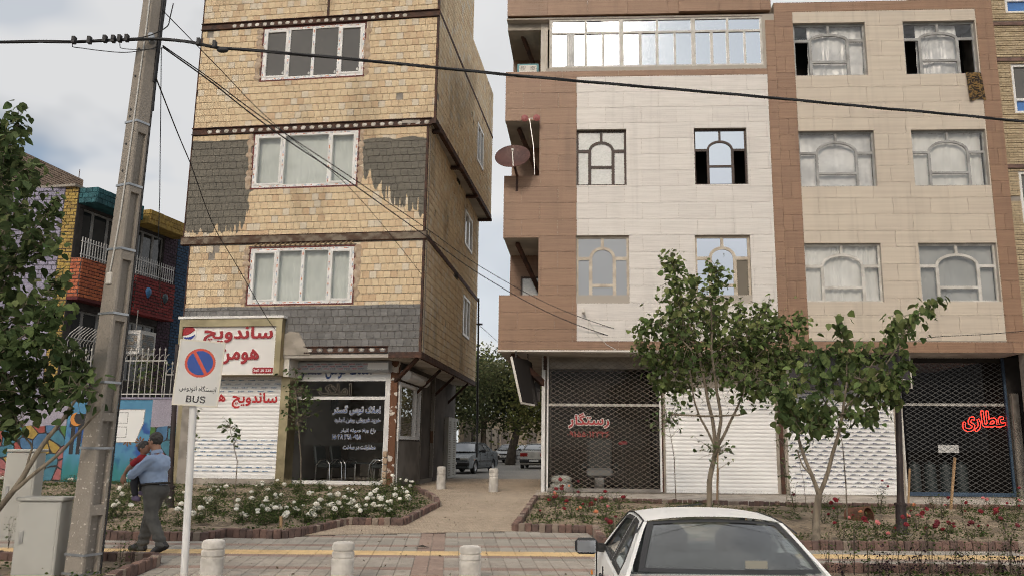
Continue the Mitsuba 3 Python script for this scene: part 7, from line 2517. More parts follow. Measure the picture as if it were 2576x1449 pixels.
# overhead lines: (u, v, y) points joined by a smooth curve
def wire(key, label, pts, r, mat='cable', twist=0.0, n=60):
    P = np.array([at_y(u, v, y) for u, v, y in pts])
    t = np.linspace(0, 1, len(P))
    from scipy.interpolate import PchipInterpolator
    d = np.concatenate([[0], np.cumsum(np.linalg.norm(np.diff(P, axis=0), axis=1))])
    C = PchipInterpolator(d, P)(np.linspace(0, d[-1], n))
    k = thing(key, label, 'cable')
    if twist:
        L_ = np.linspace(0, d[-1], n)
        for j in range(3):
            a = L_ * twist + j * 2.094
            obj('strand', MB().tube(C + np.stack([0 * a, np.cos(a), np.sin(a)], 1) * r * .72, r, 6), mat, k, smooth=True)
    else:
        obj('strand', MB().tube(C, r, 6), mat, k, smooth=True)
    return k


mainw = wire('power_line', 'thick black bundled power line crossing the whole street', [(-80, 108, 10.0), (150, 106, 10.0), (270, 103, 9.95), (390, 99, 9.9), (470, 106, 9.9), (560, 122, 9.95), (800, 142, 10.2), (1270, 188, 10.8), (1900, 243, 11.5), (2300, 280, 12.0), (2680, 318, 12.4)], .0135, twist=2.2, n=240)
for u, v_ in ((186, 103), (225, 103), (264, 100), (285, 100), (301, 99), (319, 98), (500, 107), (540, 114)):
    p = at_y(u, v_, 9.9)
    obj('clamp', MB().box(p[0] - .02, p[0] + .02, p[1] - .03, p[1] + .03, p[2] - .04, p[2] + .05), 'cable', mainw)
p = at_y(560, 127, 9.9)
m = trimesh.creation.icosphere(2, .05)
obj('joint', (np.asarray(m.vertices) * [1.5, .8, .7] + p, m.faces), 'cable', mainw)
wire('drop_wire', 'looped lead hanging below the power line left of the pole', [(183, 104, 9.95), (182, 118, 9.95), (205, 122, 9.95), (250, 128, 9.95), (310, 133, 9.95), (380, 124, 9.95), (398, 116, 9.9)], .006)
wire('drop_wire', 'short lead looping from the power line to the pole', [(302, 100, 9.95), (303, 121, 9.95), (350, 126, 9.95), (410, 122, 9.9)], .005)
wire('drop_wire', 'lead curving down from the pole top to the power line', [(436, 10, 10.0), (425, 60, 9.95), (390, 85, 9.95), (330, 97, 9.9)], .008)
wire('service_line', 'upper of the two service lines running down to the white house', [(410, 116, 10.0), (560, 222, 11.6), (790, 385, 14.5), (1065, 570, 18.0), (1210, 672, 20.0), (1440, 790, 21.8), (1610, 845, 22.1)], .009)
wire('service_line', 'lower of the two service lines running down to the white house', [(410, 120, 10.0), (560, 230, 11.6), (790, 398, 14.5), (1065, 590, 18.0), (1210, 692, 20.0), (1430, 808, 21.8), (1580, 859, 22.1)], .011)
wire('service_line', 'thin line from the pole top across the clay block house', [(408, 26, 10.1), (610, 235, 13.0), (830, 428, 17.0), (1060, 690, 22.4)], .0065)
wire('service_line', 'line dropping from the pole to the sandwich sign', [(392, 196, 10.1), (470, 390, 13.5), (560, 610, 18.0), (672, 800, 22.6), (694, 830, 23.1)], .009)
wire('hanging_cable', 'slack cable hanging from the pole before the white sky', [(406, 120, 10.2), (404, 300, 10.4), (402, 480, 10.6), (400, 640, 10.8), (402, 730, 12.0), (408, 770, 14.0)], .006)
wire('wall_wire', 'thin wire along the cream house to its right edge', [(2310, 855, 21.2), (2340, 848, 21.0), (2450, 842, 20.6), (2600, 830, 20.3)], .008)
wire('far_wire', 'thin wire over the alley behind the clay block house', [(1203, 815, 40.0), (1255, 862, 44.0)], .012)

# no stopping sign at the bus stop
bus = thing('bus_stop_sign', 'white no stopping sign with Persian lettering and BUS on a white post', 'sign')
SY = 9.9
q0 = at_y(463, 1449, SY)
q1 = at_y(487, 1000, SY)
ax = (q1 - q0) / np.linalg.norm(q1 - q0)
obj('post', MB().tube([q0 - ax * 1.2, q1 + ax * .5], .041, 16), 'white_steel', bus, smooth=40)
c = [at_y(*x) for x in ((456, 850, SY - .06), (557, 862, SY - .06), (547, 1026, SY - .06), (441, 1016, SY - .06))]
ctr = sum(c) / 4
ex = (c[1] - c[0] + c[2] - c[3]) / 2
ez = (c[0] - c[3] + c[1] - c[2]) / 2
H_ = np.linalg.norm(ez)
ez = np.array([.012, 0, 1.0])
ex = np.array([math.cos(.26), math.sin(.26), -.045]) * (ex[0] / math.cos(.26))
W_ = np.linalg.norm(ex)
ex /= W_
ez = ez - ex * np.dot(ex, ez)
ez /= np.linalg.norm(ez)
ey = np.cross(ez, ex)                        # into the sign


class Board:
    """Local x along the sign, z up it, y into it."""

    def place(self, v, t=0.0):
        return ctr + v[:, :1] * ex + (v[:, 1:2] - t) * ey + v[:, 2:] * ez


BO = Board()


def on_board(name, poly, depth, t, mat, lab=None):
    v, f = extrude(poly, depth)
    return obj(name, (BO.place(v, t), f), mat, bus, label=lab)


plate = sbox(-W_ / 2, -H_ / 2, W_ / 2, H_ / 2).buffer(-.012).buffer(.012)
on_board('plate', plate, .02, 0, 'sign_face')
on_board('plate_rim', plate.difference(plate.buffer(-.016)), .003, .0032, 'sign_yellowed')
bs('sign_yellowed', (.62, .58, .48), .5)
cz = H_ * .5 - H_ * .345
ro = W_ * .335
ring = Point(0.0, cz).buffer(ro, 40)
bar_ = affinity.rotate(sbox(-.019, cz - ro, .019, cz + ro), 32, origin=(0, cz))
inner = Point(0, cz).buffer(ro * .84, 40)
on_board('blue_disc', inner, .002, .0022, 'sign_blue')
on_board('red_ring', unary_union([ring.difference(inner), bar_.intersection(ring)]), .003, .0033, 'sign_red')
polys = []
for q in TEXT['bus'].split('|'):
    rings = [[tuple(map(float, p.split(','))) for p in r.split(' ')] for r in q.split(';')]
    polys.append(Polygon(rings[0], rings[1:]).buffer(0))
g = unary_union(polys)
x0, y0, x1, y1 = g.bounds
k = W_ * .80 / (x1 - x0)
g = affinity.translate(affinity.scale(affinity.translate(g, -x0, -y0), k, k * 1.25, origin=(0, 0)), -W_ * .38, -H_ * .5 + H_ * .205)
on_board('lettering', g, .002, .0022, 'sign_black')
tm = meshkit.text_mesh('BUS', .075, .002, True)
v = np.asarray(tm.vertices)
v = v * [W_ * .42 / (v[:, 0].max() - v[:, 0].min()), 1, 1]
obj('bus_letters', (BO.place(np.stack([v[:, 0] - W_ * .22, -v[:, 2], v[:, 1] - H_ * .5 + .042], 1), .0), tm.faces), 'sign_black', bus)
obj('clip', MB().add(*bar(ctr + ey * .02 - ez * .1 - ex * .05, ctr + ey * .02 - ez * .1 + ex * .09, .03, .03)), 'galvanised', bus)


# brown lamp posts
def lamp_post(label, u0, v0, u1, v1, y, topped):
    k = thing('street_lamp', label, 'street lamp')
    p0, p1 = at_y(u0, v0, y), at_y(u1, v1, y)
    a = (p1 - p0)
    f = lambda q: p0 + a * q
    H = a[2]
    prof = [(0.0, .125), (.012, .125), (.02, .105), (.05, .10), (.055, .09), (.48 / H, .085), (.485 / H, .105), (.52 / H, .105), (.53 / H, .066), (.7 / H, .055), (1.0, .046)]
    b = MB().tube([f(q) for q, r in prof], [r for q, r in prof], 20)
    obj('post', b, 'lamp_brown', k, smooth=35)
    obj('foot', MB().tube([p0 - [0, 0, .1], p0 + [0, 0, .015]], .17, 20), 'concrete', k)
    if topped:
        t = f(1.0)
        obj('arm', MB().tube([t - [0, 0, .05], t + [.0, 0, .12], t + [-.12, -.1, .22], t + [-.30, -.2, .20]], .022, 8), 'lamp_brown', k, smooth=True)
        m = lathe([(0, .20), (.03, .19), (.05, .15), (.10, .08), (.155, .0), (.14, -.005), (0, .01)], 24)
        obj('shade', (np.asarray(m.vertices) + t + [-.34, -.22, .02], m.faces), 'lamp_brown', k, smooth=30)
    return k


g0 = at_ground(424, 1288)
lamp_post('brown lamp post behind the man, its top behind the sandwich sign', 424, 1288, 447, 866, g0[1], False)
g0 = at_ground(2268, 1352)
lamp_post('dark brown lamp post with a bell shade among the leaves of the right-hand tree', 2268, 1346, 2255, 850, g0[1], False)
# its bell shade, seen between the leaves
t = at_y(2198, 925, g0[1])
k = 'street_lamp_001'
m = lathe([(0, .16), (.03, .155), (.05, .12), (.115, .05), (.15, -.06), (.14, -.065), (0, -.04)], 24)
obj('shade', (np.asarray(m.vertices) + t, m.faces), 'shade_brown', k, smooth=30)
bs('shade_brown', mottled((.10, .075, .068), (.065, .05, .046), 7), .6)
obj('arm', MB().tube([t + [0, 0, .15], t + [.05, 0, .32], t + [.3, 0, .38], at_y(2257, 870, g0[1])], .018, 8), 'lamp_brown', k, smooth=True)
# slim pole in the alley
ap = thing('alley_pole', 'slim dark pole at the far corner of the clay block house', 'pole')
q0, q1 = at_y(1203, 1000, 36), at_y(1204, 750, 36)
obj('post', MB().tube([q0 - [0, 0, 2.5], q1], .038, 8), 'dark_metal', ap)
obj('crossbar', MB().tube([at_y(1194, 815, 36), at_y(1214, 815, 36)], .04, 6), 'dark_metal', ap)

# broken clay pipe in the red rose bed
pp = thing('broken_pipe', 'broken reddish clay pipe lying in the red rose bed', 'pipe')
c = at_ground(2163, 1304, .08)
m = lathe([(.16, -.22), (.185, -.22), (.175, .2), (.15, .2)], 24)
v = np.asarray(m.vertices)
ok = v[m.faces].mean(1)[:, 1] > -.12
R_ = rot([0, 0, 1], 35) @ rot([1, 0, 0], 82)
obj('shell', (v @ R_.T + c + [0, 0, .04], m.faces[ok]), 'terracotta', pp, smooth=40)

# wooden stakes
for u0, v0, u1, v1, w, lab in ((707, 1335, 707, 1297, .05, 'short wooden stake at the front of the white rose bed'), (2284, 1272, 2288, 1178, .045, 'wooden stake beside the brown lamp post'), (2389, 1290, 2402, 1150, .05, 'tall wooden stake in front of the dark shop'),
                              (1803, 1262, 1806, 1120, .04, 'thin stake beside the trunk of the middle tree'), (484, 1245, 483, 1120, .035, 'thin pale stake beside the bus sign post')):
    p = at_ground(u0, v0)
    q = at_y(u1, v1, p[1])
    k = thing('stake', lab, 'stake')
    obj('wood', MB().add(*bar(p - [0, 0, .1], q, w, w * .8)), 'wood', k)
# dead leaf on the pavement
lf = thing('dead_leaf', 'curled dead leaf lying on the pavement before the yellow strip', 'leaf')
c = at_ground(1062, 1377, .012)
P = np.array([[-.12, 0, 0], [-.04, .035, .03], [.05, .03, .02], [.12, 0, 0], [.04, -.03, .012], [-.05, -.03, .02], [0, 0, .045]])
obj('blade', (P + c, np.array([[0, 1, 6], [1, 2, 6], [2, 3, 6], [3, 4, 6], [4, 5, 6], [5, 0, 6]])), 'bark_dark', lf)
# ---------------------------------------------------------------- the man and the child he carries
def bone_hull(a, ra, b, rb_):
    return m3.Manifold.batch_hull([m3.Manifold.sphere(ra, 20).translate(tuple(a)), m3.Manifold.sphere(rb_, 20).translate(tuple(b))])


def ell(c, r, seg=24):
    return m3.Manifold.sphere(1.0, seg).scale(tuple(r)).translate(tuple(c))


def finish(parts, edge=.016, it=12):
    m = parts[0]
    for p in parts[1:]:
        m = m + p
    m = m.refine_to_length(edge).to_mesh()
    t = trimesh.Trimesh(m.vert_properties[:, :3], m.tri_verts, process=True)
    trimesh.smoothing.filter_taubin(t, .5, -.52, it)
    return t


def fingers(wrist, along, side, back, L=.085, curl=.5):
    """Palm and five bent fingers from a wrist; along = towards the knuckles, side = towards the thumb, back = out of the back of the hand."""
    wrist, along, side, back = map(np.asarray, (wrist, along, side, back))
    k = wrist + along * .085
    parts = [m3.Manifold.batch_hull([m3.Manifold.sphere(.015, 12).translate(tuple(wrist + side * o)) for o in (-.018, .018)] + [m3.Manifold.sphere(.013, 12).translate(tuple(k + side * o)) for o in (-.034, -.01, .012, .034)])]
    for i, (o, ln) in enumerate(((.034, .9), (.011, 1.0), (-.012, .95), (-.034, .75))):
        p = k + side * o
        d = along
        for j, q in enumerate((.42, .32, .26)):
            d = d - back * curl * (.5 + .4 * j)
            d = d / np.linalg.norm(d)
            e = p + d * L * ln * q
            parts.append(bone_hull(p, .0088 - .0008 * j, e, .0082 - .0008 * j))
            p = e
    p = wrist + along * .03 + side * .03
    d = side * .75 + along * .6
    for j in range(2):
        e = p + d / np.linalg.norm(d) * .034
        parts.append(bone_hull(p, .0115 - .001 * j, e, .0105 - .001 * j))
        p, d = e, d * .4 + along * .8 - back * .3
    return parts


man = thing('person', 'man in light blue shirt and grey trousers walking left, carrying a child', 'person')
PO = at_ground(376, 1388)
SCL = 1.0
fa = math.radians(13)
Fm = np.array([[-math.cos(fa), math.sin(fa), 0], [-math.sin(fa), -math.cos(fa), 0], [0, 0, 1]])     # rows: forward, left, up
P_ = lambda f, l, z: np.array([f, l, z])


def put_person(name, mesh, mat, parent, smooth=True, lab=None):
    v = np.asarray(mesh.vertices) @ Fm * SCL + PO
    # forward, left, up is a right-handed frame
    return obj(name, (v, mesh.faces), mat, parent, smooth=smooth, label=lab)


J = dict(hipL=P_(-.02, .10, .87), hipR=P_(.0, -.10, .87), kneL=P_(-.06, .11, .47), kneR=P_(.12, -.09, .475), ankL=P_(-.27, .10, .125), ankR=P_(.20, -.09, .085),
         shL=P_(-.01, .20, 1.27), shR=P_(.03, -.19, 1.265), elL=P_(.19, .27, 1.05), elR=P_(.22, -.25, 1.07), wrL=P_(.36, .08, 1.10), wrR=P_(.34, -.02, 1.20), neck=P_(.03, 0, 1.36), head=P_(.075, 0, 1.515))
skin = [ell(P_(.04, 0, 1.02), (.15, .16, .2)), ell(P_(.0, 0, 1.2), (.12, .17, .14)), ell(P_(-.01, 0, .9), (.13, .15, .12)),
        bone_hull(P_(.0, 0, 1.26), .09, J['neck'], .062), bone_hull(J['neck'], .062, J['head'] - [.02, 0, .07], .066),
        ell(J['head'] + [0, 0, .02], (.098, .077, .105)), ell(J['head'] + [.025, 0, -.05], (.07, .06, .065)),
        m3.Manifold.batch_hull([m3.Manifold.sphere(.014, 10).translate(tuple(J['head'] + [.098, 0, .015])), m3.Manifold.sphere(.021, 10).translate(tuple(J['head'] + [.112, 0, -.025]))]),
        m3.Manifold.batch_hull([m3.Manifold.sphere(.014, 10).translate(tuple(J['head'] + [.086, .022, -.068])), m3.Manifold.sphere(.014, 10).translate(tuple(J['head'] + [.086, -.022, -.068]))]),
        ell(J['head'] + [-.005, .079, -.01], (.018, .012, .032)), ell(J['head'] + [-.005, -.079, -.01], (.018, .012, .032))]
for s in 'LR':
    skin += [bone_hull(J['hip' + s], .08, J['kne' + s], .055), bone_hull(J['kne' + s], .055, J['ank' + s], .04),
             bone_hull(J['sh' + s], .055, J['el' + s], .04), bone_hull(J['el' + s], .043, J['wr' + s], .028)]
skin += fingers(J['wrL'], np.array([.45, -.85, .25]) / .99, np.array([.3, .35, .9]), np.array([.85, .5, -.1]), curl=.35)
skin += fingers(J['wrR'], np.array([.3, .9, .3]) / 1.0, np.array([.2, -.3, .93]), np.array([.93, -.3, -.1]), curl=.35)
bs('skin', mottled((.36, .20, .135), (.30, .155, .10), 14), .55)
bs('shirt_blue', mottled((.33, .42, .58), (.28, .37, .53), 9, 4), .85)
bs('trousers_grey', mottled((.085, .085, .08), (.065, .065, .062), 12, 4), .9)
bs('shoe_black', (.016, .015, .015), .45)
bs('hair_dark', mottled((.03, .025, .022), (.06, .055, .05), 40), .7)
bs('child_red', mottled((.36, .025, .03), (.28, .02, .025), 10), .85)
bs('child_dark', (.03, .03, .035), .9)
bs('eye_dark', (.015, .012, .01), .2)
body = finish(skin, .014, 8)
put_person('body', body, 'skin', man)
# shirt: full belly over the belt, sleeves to the wrists, a collar
sh_ = [ell(P_(.055, 0, 1.04), (.195, .20, .19)), ell(P_(.0, 0, 1.19), (.155, .215, .16)), ell(P_(.01, 0, .95), (.175, .185, .09)),
       bone_hull(J['shL'] + [0, -.05, -.02], .085, J['shR'] + [0, .05, -.02], .085), bone_hull(P_(.0, 0, 1.27), .10, P_(.025, 0, 1.335), .073)]
for s in 'LR':
    sh_ += [bone_hull(J['sh' + s] + [0, 0, -.01], .078, J['el' + s], .062), bone_hull(J['el' + s], .064, J['wr' + s] - (J['wr' + s] - J['el' + s]) * .12, .043)]
shirt = finish(sh_, .016, 10)
v = np.asarray(shirt.vertices)
n_ = shirt.vertex_normals
fold = meshkit.fbm(v * [16, 16, 7] + 4, 3, 2) - .5
crease = np.abs(meshkit.noise(v @ np.array([[9, 3, 2], [2, 10, 5], [16, -7, 6.0]]), 5) - .5)
shirt.vertices = v + n_ * (.030 * fold - .028 * crease)[:, None]
put_person('shirt', shirt, 'shirt_blue', man)
m = lathe([(.066, 0), (.082, .0), (.074, .045), (.066, .05), (.062, .02)], 28)
m.apply_transform(trimesh.transformations.rotation_matrix(math.radians(14), [0, 1, 0]))
m.apply_translation([.025, 0, 1.345])
put_person('collar', m, 'shirt_blue', man, 30)
tr = [ell(P_(.005, 0, .86), (.175, .185, .115)), bone_hull(P_(-.04, .07, .83), .125, P_(-.04, -.07, .83), .125)]
for s, o in (('L', 1), ('R', -1)):
    tr += [bone_hull(J['hip' + s] + [0, 0, -.02], .118, J['kne' + s], .086), bone_hull(J['kne' + s], .086, J['ank' + s] + [0, 0, -.02], .072)]
trs = finish(tr, .016, 10)
v = np.asarray(trs.vertices)
fold = meshkit.fbm(v * [13, 13, 6] + 9, 3, 6) - .5
low = np.clip((.35 - v[:, 2]) / .3, 0, 1)
trs.vertices = v + trs.vertex_normals * (.028 * fold + .014 * low * np.sin(v[:, 2] * 70))[:, None]
put_person('trousers', trs, 'trousers_grey', man)
a = np.linspace(0, 2 * math.pi, 41)
b = MB().tube([(.008 + .185 * math.cos(t), .19 * math.sin(t), .93 - .015 * math.cos(t)) for t in a], .017, 8, caps=False)
put_person('belt', b.tm(), 'shoe_black', man)
for s, pitch_ in (('L', 22), ('R', 0)):
    an = J['ank' + s]
    q = rot([0, 1, 0], pitch_)
    f = lambda x, y, z: an + q @ np.array([x, y, z])
    sole = [m3.Manifold.sphere(.043, 16).translate(tuple(f(*p))) for p in ((-.045, 0, -.045), (.08, .012, -.05), (.17, .004, -.052))] + [m3.Manifold.sphere(.05, 16).translate(tuple(f(-.01, 0, .0)))]
    sh2 = m3.Manifold.batch_hull(sole)
    t = finish([sh2], .014, 5)
    put_person('shoe', t, 'shoe_black', man)
hair = ell(J['head'] + [-.012, 0, .035], (.103, .084, .103)) - m3.Manifold.cube((.3, .4, .3)).translate(tuple(J['head'] + [.045, -.2, -.26])) - m3.Manifold.cube((.3, .4, .35)).translate(tuple(J['head'] + [-.04, -.2, -.40])) - m3.Manifold.cube((.2, .4, .2)).translate(tuple(J['head'] + [.055, -.2, -.14]))
t = finish([hair], .012, 6)
t.vertices = np.asarray(t.vertices) + t.vertex_normals * (.01 * (meshkit.noise(np.asarray(t.vertices) * 60, 3) - .4))[:, None]
put_person('hair', t, 'hair_dark', man)
for o in (-.032, .032):
    m = trimesh.creation.icosphere(2, .0095)
    m.apply_translation(J['head'] + [.088, o, .018])
    put_person('eye', m, 'eye_dark', man)

KSH = np.array([-.05, .02, -.04])
kid = thing('person', 'small child in a red top held against the man in the blue shirt', 'person')
K = dict(head=P_(.275, .0, 1.46), neck=P_(.285, .0, 1.355), ch=P_(.29, .0, 1.26), hip=P_(.30, .02, 1.08), shL=P_(.30, .10, 1.29), shR=P_(.30, -.10, 1.29),
         elL=P_(.385, .15, 1.19), wrL=P_(.45, .14, 1.09), elR=P_(.2, -.15, 1.27), wrR=P_(.1, -.13, 1.33), kneL=P_(.29, .13, .97), ankL=P_(.26, .12, .80), kneR=P_(.35, -.1, 1.02), ankR=P_(.36, -.14, .86))
K = {k: v + KSH for k, v in K.items()}
ks = [ell(K['ch'], (.075, .09, .11)), ell(K['hip'] + [0, 0, .03], (.08, .085, .08)), bone_hull(K['ch'] + [0, 0, .06], .045, K['neck'], .036), bone_hull(K['neck'], .036, K['head'] - [0, 0, .04], .04),
      ell(K['head'] + [0, 0, .01], (.088, .076, .088)), ell(K['head'] + [-.02, 0, -.035], (.062, .058, .05)), m3.Manifold.sphere(.012, 10).translate(tuple(K['head'] + [-.09, 0, -.012])), ell(K['head'] + [0, .076, -.01], (.014, .01, .022)), ell(K['head'] + [0, -.076, -.01], (.014, .01, .022))]
for s in 'LR':
    ks += [bone_hull(K['sh' + s], .034, K['el' + s], .028), bone_hull(K['el' + s], .029, K['wr' + s], .021), bone_hull(K['hip'] + [0, .05 if s == 'L' else -.05, 0], .052, K['kne' + s], .042), bone_hull(K['kne' + s], .04, K['ank' + s], .028)]
ks += [x for x in fingers(K['wrL'], np.array([.35, -.1, -.93]), np.array([-.9, .2, -.35]), np.array([.3, .9, .1]), L=.05, curl=.3)]
put_person('body', finish(ks, .012, 6), 'skin', kid)
top = [ell(K['ch'], (.095, .11, .125)), ell(K['hip'] + [0, 0, .08], (.095, .10, .07)), bone_hull(K['shL'], .046, K['elL'] * .5 + K['shL'] * .5, .043), bone_hull(K['shR'], .046, K['elR'] * .5 + K['shR'] * .5, .043)]
put_person('top', finish(top, .013, 8), 'child_red', kid)
pn = [ell(K['hip'], (.098, .10, .075))]
for s, o in (('L', .05), ('R', -.05)):
    pn += [bone_hull(K['hip'] + [0, o, -.01], .066, K['kne' + s], .053), bone_hull(K['kne' + s], .052, K['ank' + s] + [0, 0, .02], .042)]
put_person('leggings', finish(pn, .013, 8), 'child_dark', kid)
hair = ell(K['head'] + [.01, 0, .02], (.094, .082, .09)) - m3.Manifold.cube((.2, .4, .3)).translate(tuple(K['head'] + [-.26, -.2, -.26]))
put_person('hair', finish([hair], .012, 6), 'hair_dark', kid)
bs('child_shoe', (.13, .10, .17), .7)
for s in 'LR':
    t = finish([m3.Manifold.batch_hull([m3.Manifold.sphere(.032, 14).translate(tuple(K['ank' + s] + np.array(d))) for d in ((.02, 0, -.03), (-.07, .01, -.04), (0, 0, .0))])], .012, 4)
    put_person('shoe', t, 'child_shoe', kid)
# ---------------------------------------------------------------- plants
def leaf_bs(name, tex):
    scene[name] = {'type': 'principledthin', 'base_color': tex, 'roughness': .5, 'spec_trans': 0.0, 'diff_trans': .55, 'eta': 1.4}
    return name


leaf_bs('leaves', VC)
leaf_bs('leaf_mid', rgb((.085, .12, .05)))
leaf_bs('leaf_deep', rgb((.058, .088, .036)))
leaf_bs('leaf_light', rgb((.125, .17, .066)))
# one broad leaf: folded along its midrib, tip hanging; x along, y across
LV = np.array([[0, 0, 0], [.12, .30, .05], [.42, .40, .07], [.75, .22, .0], [1.0, 0, -.12], [.75, -.22, .0], [.42, -.40, .07], [.12, -.30, .05], [.42, 0, 0], [.75, 0, -.05]]) * [1, 1, 1]
LF = np.array([[0, 8, 1], [1, 8, 2], [2, 8, 9], [2, 9, 3], [3, 9, 4], [0, 7, 8], [7, 6, 8], [6, 9, 8], [6, 5, 9], [5, 4, 9]])
SV = np.array([[0, 0, 0], [.5, .26, .05], [1, 0, -.08], [.5, -.26, .05]])
SF = np.array([[0, 1, 2], [0, 2, 3]])


def leaf_mats(r, pos, size, droop=.5, spread=None):
    """Rotation matrices and places for leaves at pos."""
    n = len(pos)
    az = r.uniform(0, 2 * np.pi, n)
    el = -np.abs(r.normal(droop, .35, n))
    roll = r.normal(0, .55, n)
    x = np.stack([np.cos(az) * np.cos(el), np.sin(az) * np.cos(el), np.sin(el)], 1)
    up = np.tile([0, 0, 1.0], (n, 1)) + r.normal(0, .35, (n, 3))
    y = np.cross(up, x)
    y /= np.linalg.norm(y, axis=1, keepdims=True)
    z = np.cross(x, y)
    y2 = y * np.cos(roll)[:, None] + z * np.sin(roll)[:, None]
    z2 = np.cross(x, y2)
    s = size * r.uniform(.45, 1.2, n)
    return np.stack([x, y2, z2], 2) * s[:, None, None]


GREENS = np.array([(.062, .088, .040), (.080, .115, .050), (.105, .145, .062), (.135, .175, .075), (.165, .20, .09)])


def foliage(r, pos, size, V=LV, Fc=LF, droop=.5, tone=None, greens=GREENS):
    R_ = leaf_mats(r, pos, size, droop)
    v = np.einsum('nij,kj->nki', R_, V) + pos[:, None]
    f = Fc[None] + (np.arange(len(pos)) * len(V))[:, None, None]
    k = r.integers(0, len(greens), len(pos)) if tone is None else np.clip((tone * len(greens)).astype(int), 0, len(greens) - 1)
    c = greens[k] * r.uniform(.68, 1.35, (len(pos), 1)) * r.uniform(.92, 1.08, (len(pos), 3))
    return v.reshape(-1, 3), f.reshape(-1, 3), np.repeat(c, len(V), 0)


LEAF = mikit.ply((LV, LF), smooth=False)
leafs_used = [0]


def add_tree(name, label, stems, shoots, leaf, per_m, seed, spread, parts=150, part_box=None, trunk_mat='bark', group=None, cat='tree', droop=.55, greens=GREENS, twig=.006, thin=1.0):
    """stems: [(points 3D, radii)], shoots: [(points 3D, r0)]: leafy branches."""
    r = np.random.default_rng(seed)
    t = thing(name, label, cat, group)
    b = MB()
    for pts, rad in stems:
        P = np.asarray(pts, float)
        rr = np.interp(np.linspace(0, 1, len(P)), np.linspace(0, 1, len(rad)), rad)
        n = 14
        d = np.linspace(0, 1, n)
        q = np.stack([np.interp(d, np.linspace(0, 1, len(P)), P[:, i]) for i in range(3)], 1)
        q += (meshkit.noise(q * 2.3 + seed, 4)[:, None] - .5) * .05 * np.array([1, 1, 0]) * (np.arange(n) > 0)[:, None]
        b.tube(q, np.interp(d, np.linspace(0, 1, len(P)), rr), 9)
    obj('trunk', b, trunk_mat, t, smooth=True)
    pos, tone = [], []
    tb = MB()
    for pts, r0 in shoots:
        P = np.asarray(pts, float)
        seg = np.linalg.norm(np.diff(P, axis=0), axis=1)
        Ltot = seg.sum()
        cum = np.concatenate([[0], np.cumsum(seg)]) / Ltot
        at = lambda u: np.stack([np.interp(u, cum, P[:, i]) for i in range(3)], -1)
        u = np.linspace(0, 1, 10)
        tb.tube(at(u), np.linspace(r0, twig * .6, 10), 6)
        n = int(Ltot * per_m * thin)
        u = r.uniform(0.04, 1.0, n) ** .85
        c = at(u)
        w = spread * (1.05 - .72 * u)[:, None]
        off = r.normal(0, 1, (n, 3))
        off *= (np.abs(r.normal(0, 1, (n, 1))) ** .6) * w / np.linalg.norm(off, axis=1, keepdims=True)
        p = c + off
        pos.append(p)
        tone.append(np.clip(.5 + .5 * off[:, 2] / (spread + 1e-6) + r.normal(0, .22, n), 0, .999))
        for q in range(0, n, 4):
            tb.tube([c[q], c[q] * .45 + p[q] * .55 + [0, 0, .03], p[q]], [twig * .8, twig * .6, twig * .35], 4, caps=False)
    pos, tone = np.vstack(pos), np.concatenate(tone)
    obj('twigs', tb, trunk_mat, t, smooth=True, kind='stuff')
    # the outermost leaves that the photo lets one pick out are parts
    k = np.zeros(len(pos), bool)
    if parts:
        front = (pos - EYE) / np.linalg.norm(pos - EYE, axis=1, keepdims=True)
        px = np.stack([np.dot(pos - EYE, RT) / np.dot(pos - EYE, FW), np.dot(pos - EYE, UP) / np.dot(pos - EYE, FW)], 1)
        dist = np.linalg.norm(pos - EYE, axis=1)
        ok = (np.abs(px[:, 0] + .035) < .61) & (np.abs(px[:, 1]) < .345)
        order = np.argsort(np.where(ok, dist, 1e9))[:parts]
        k[order] = True
        R_ = leaf_mats(r, pos[order], leaf, droop)
        for i, o in enumerate(order):
            if not ok[o]:
                k[o] = False
                continue
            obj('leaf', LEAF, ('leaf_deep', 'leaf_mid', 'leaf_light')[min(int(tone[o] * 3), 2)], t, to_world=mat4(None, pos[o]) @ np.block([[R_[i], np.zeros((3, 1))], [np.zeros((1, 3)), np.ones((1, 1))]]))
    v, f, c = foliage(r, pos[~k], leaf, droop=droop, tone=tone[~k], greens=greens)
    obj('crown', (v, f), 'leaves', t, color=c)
    return t


def px_line(pts, y0, dy=0.0, r=None):
    """Pixel polyline -> points about y0 ahead, drifting in depth by dy along it."""
    n = len(pts)
    return [at_y(u, v, y0 + dy * i / max(n - 1, 1)) for i, (u, v) in enumerate(pts)]


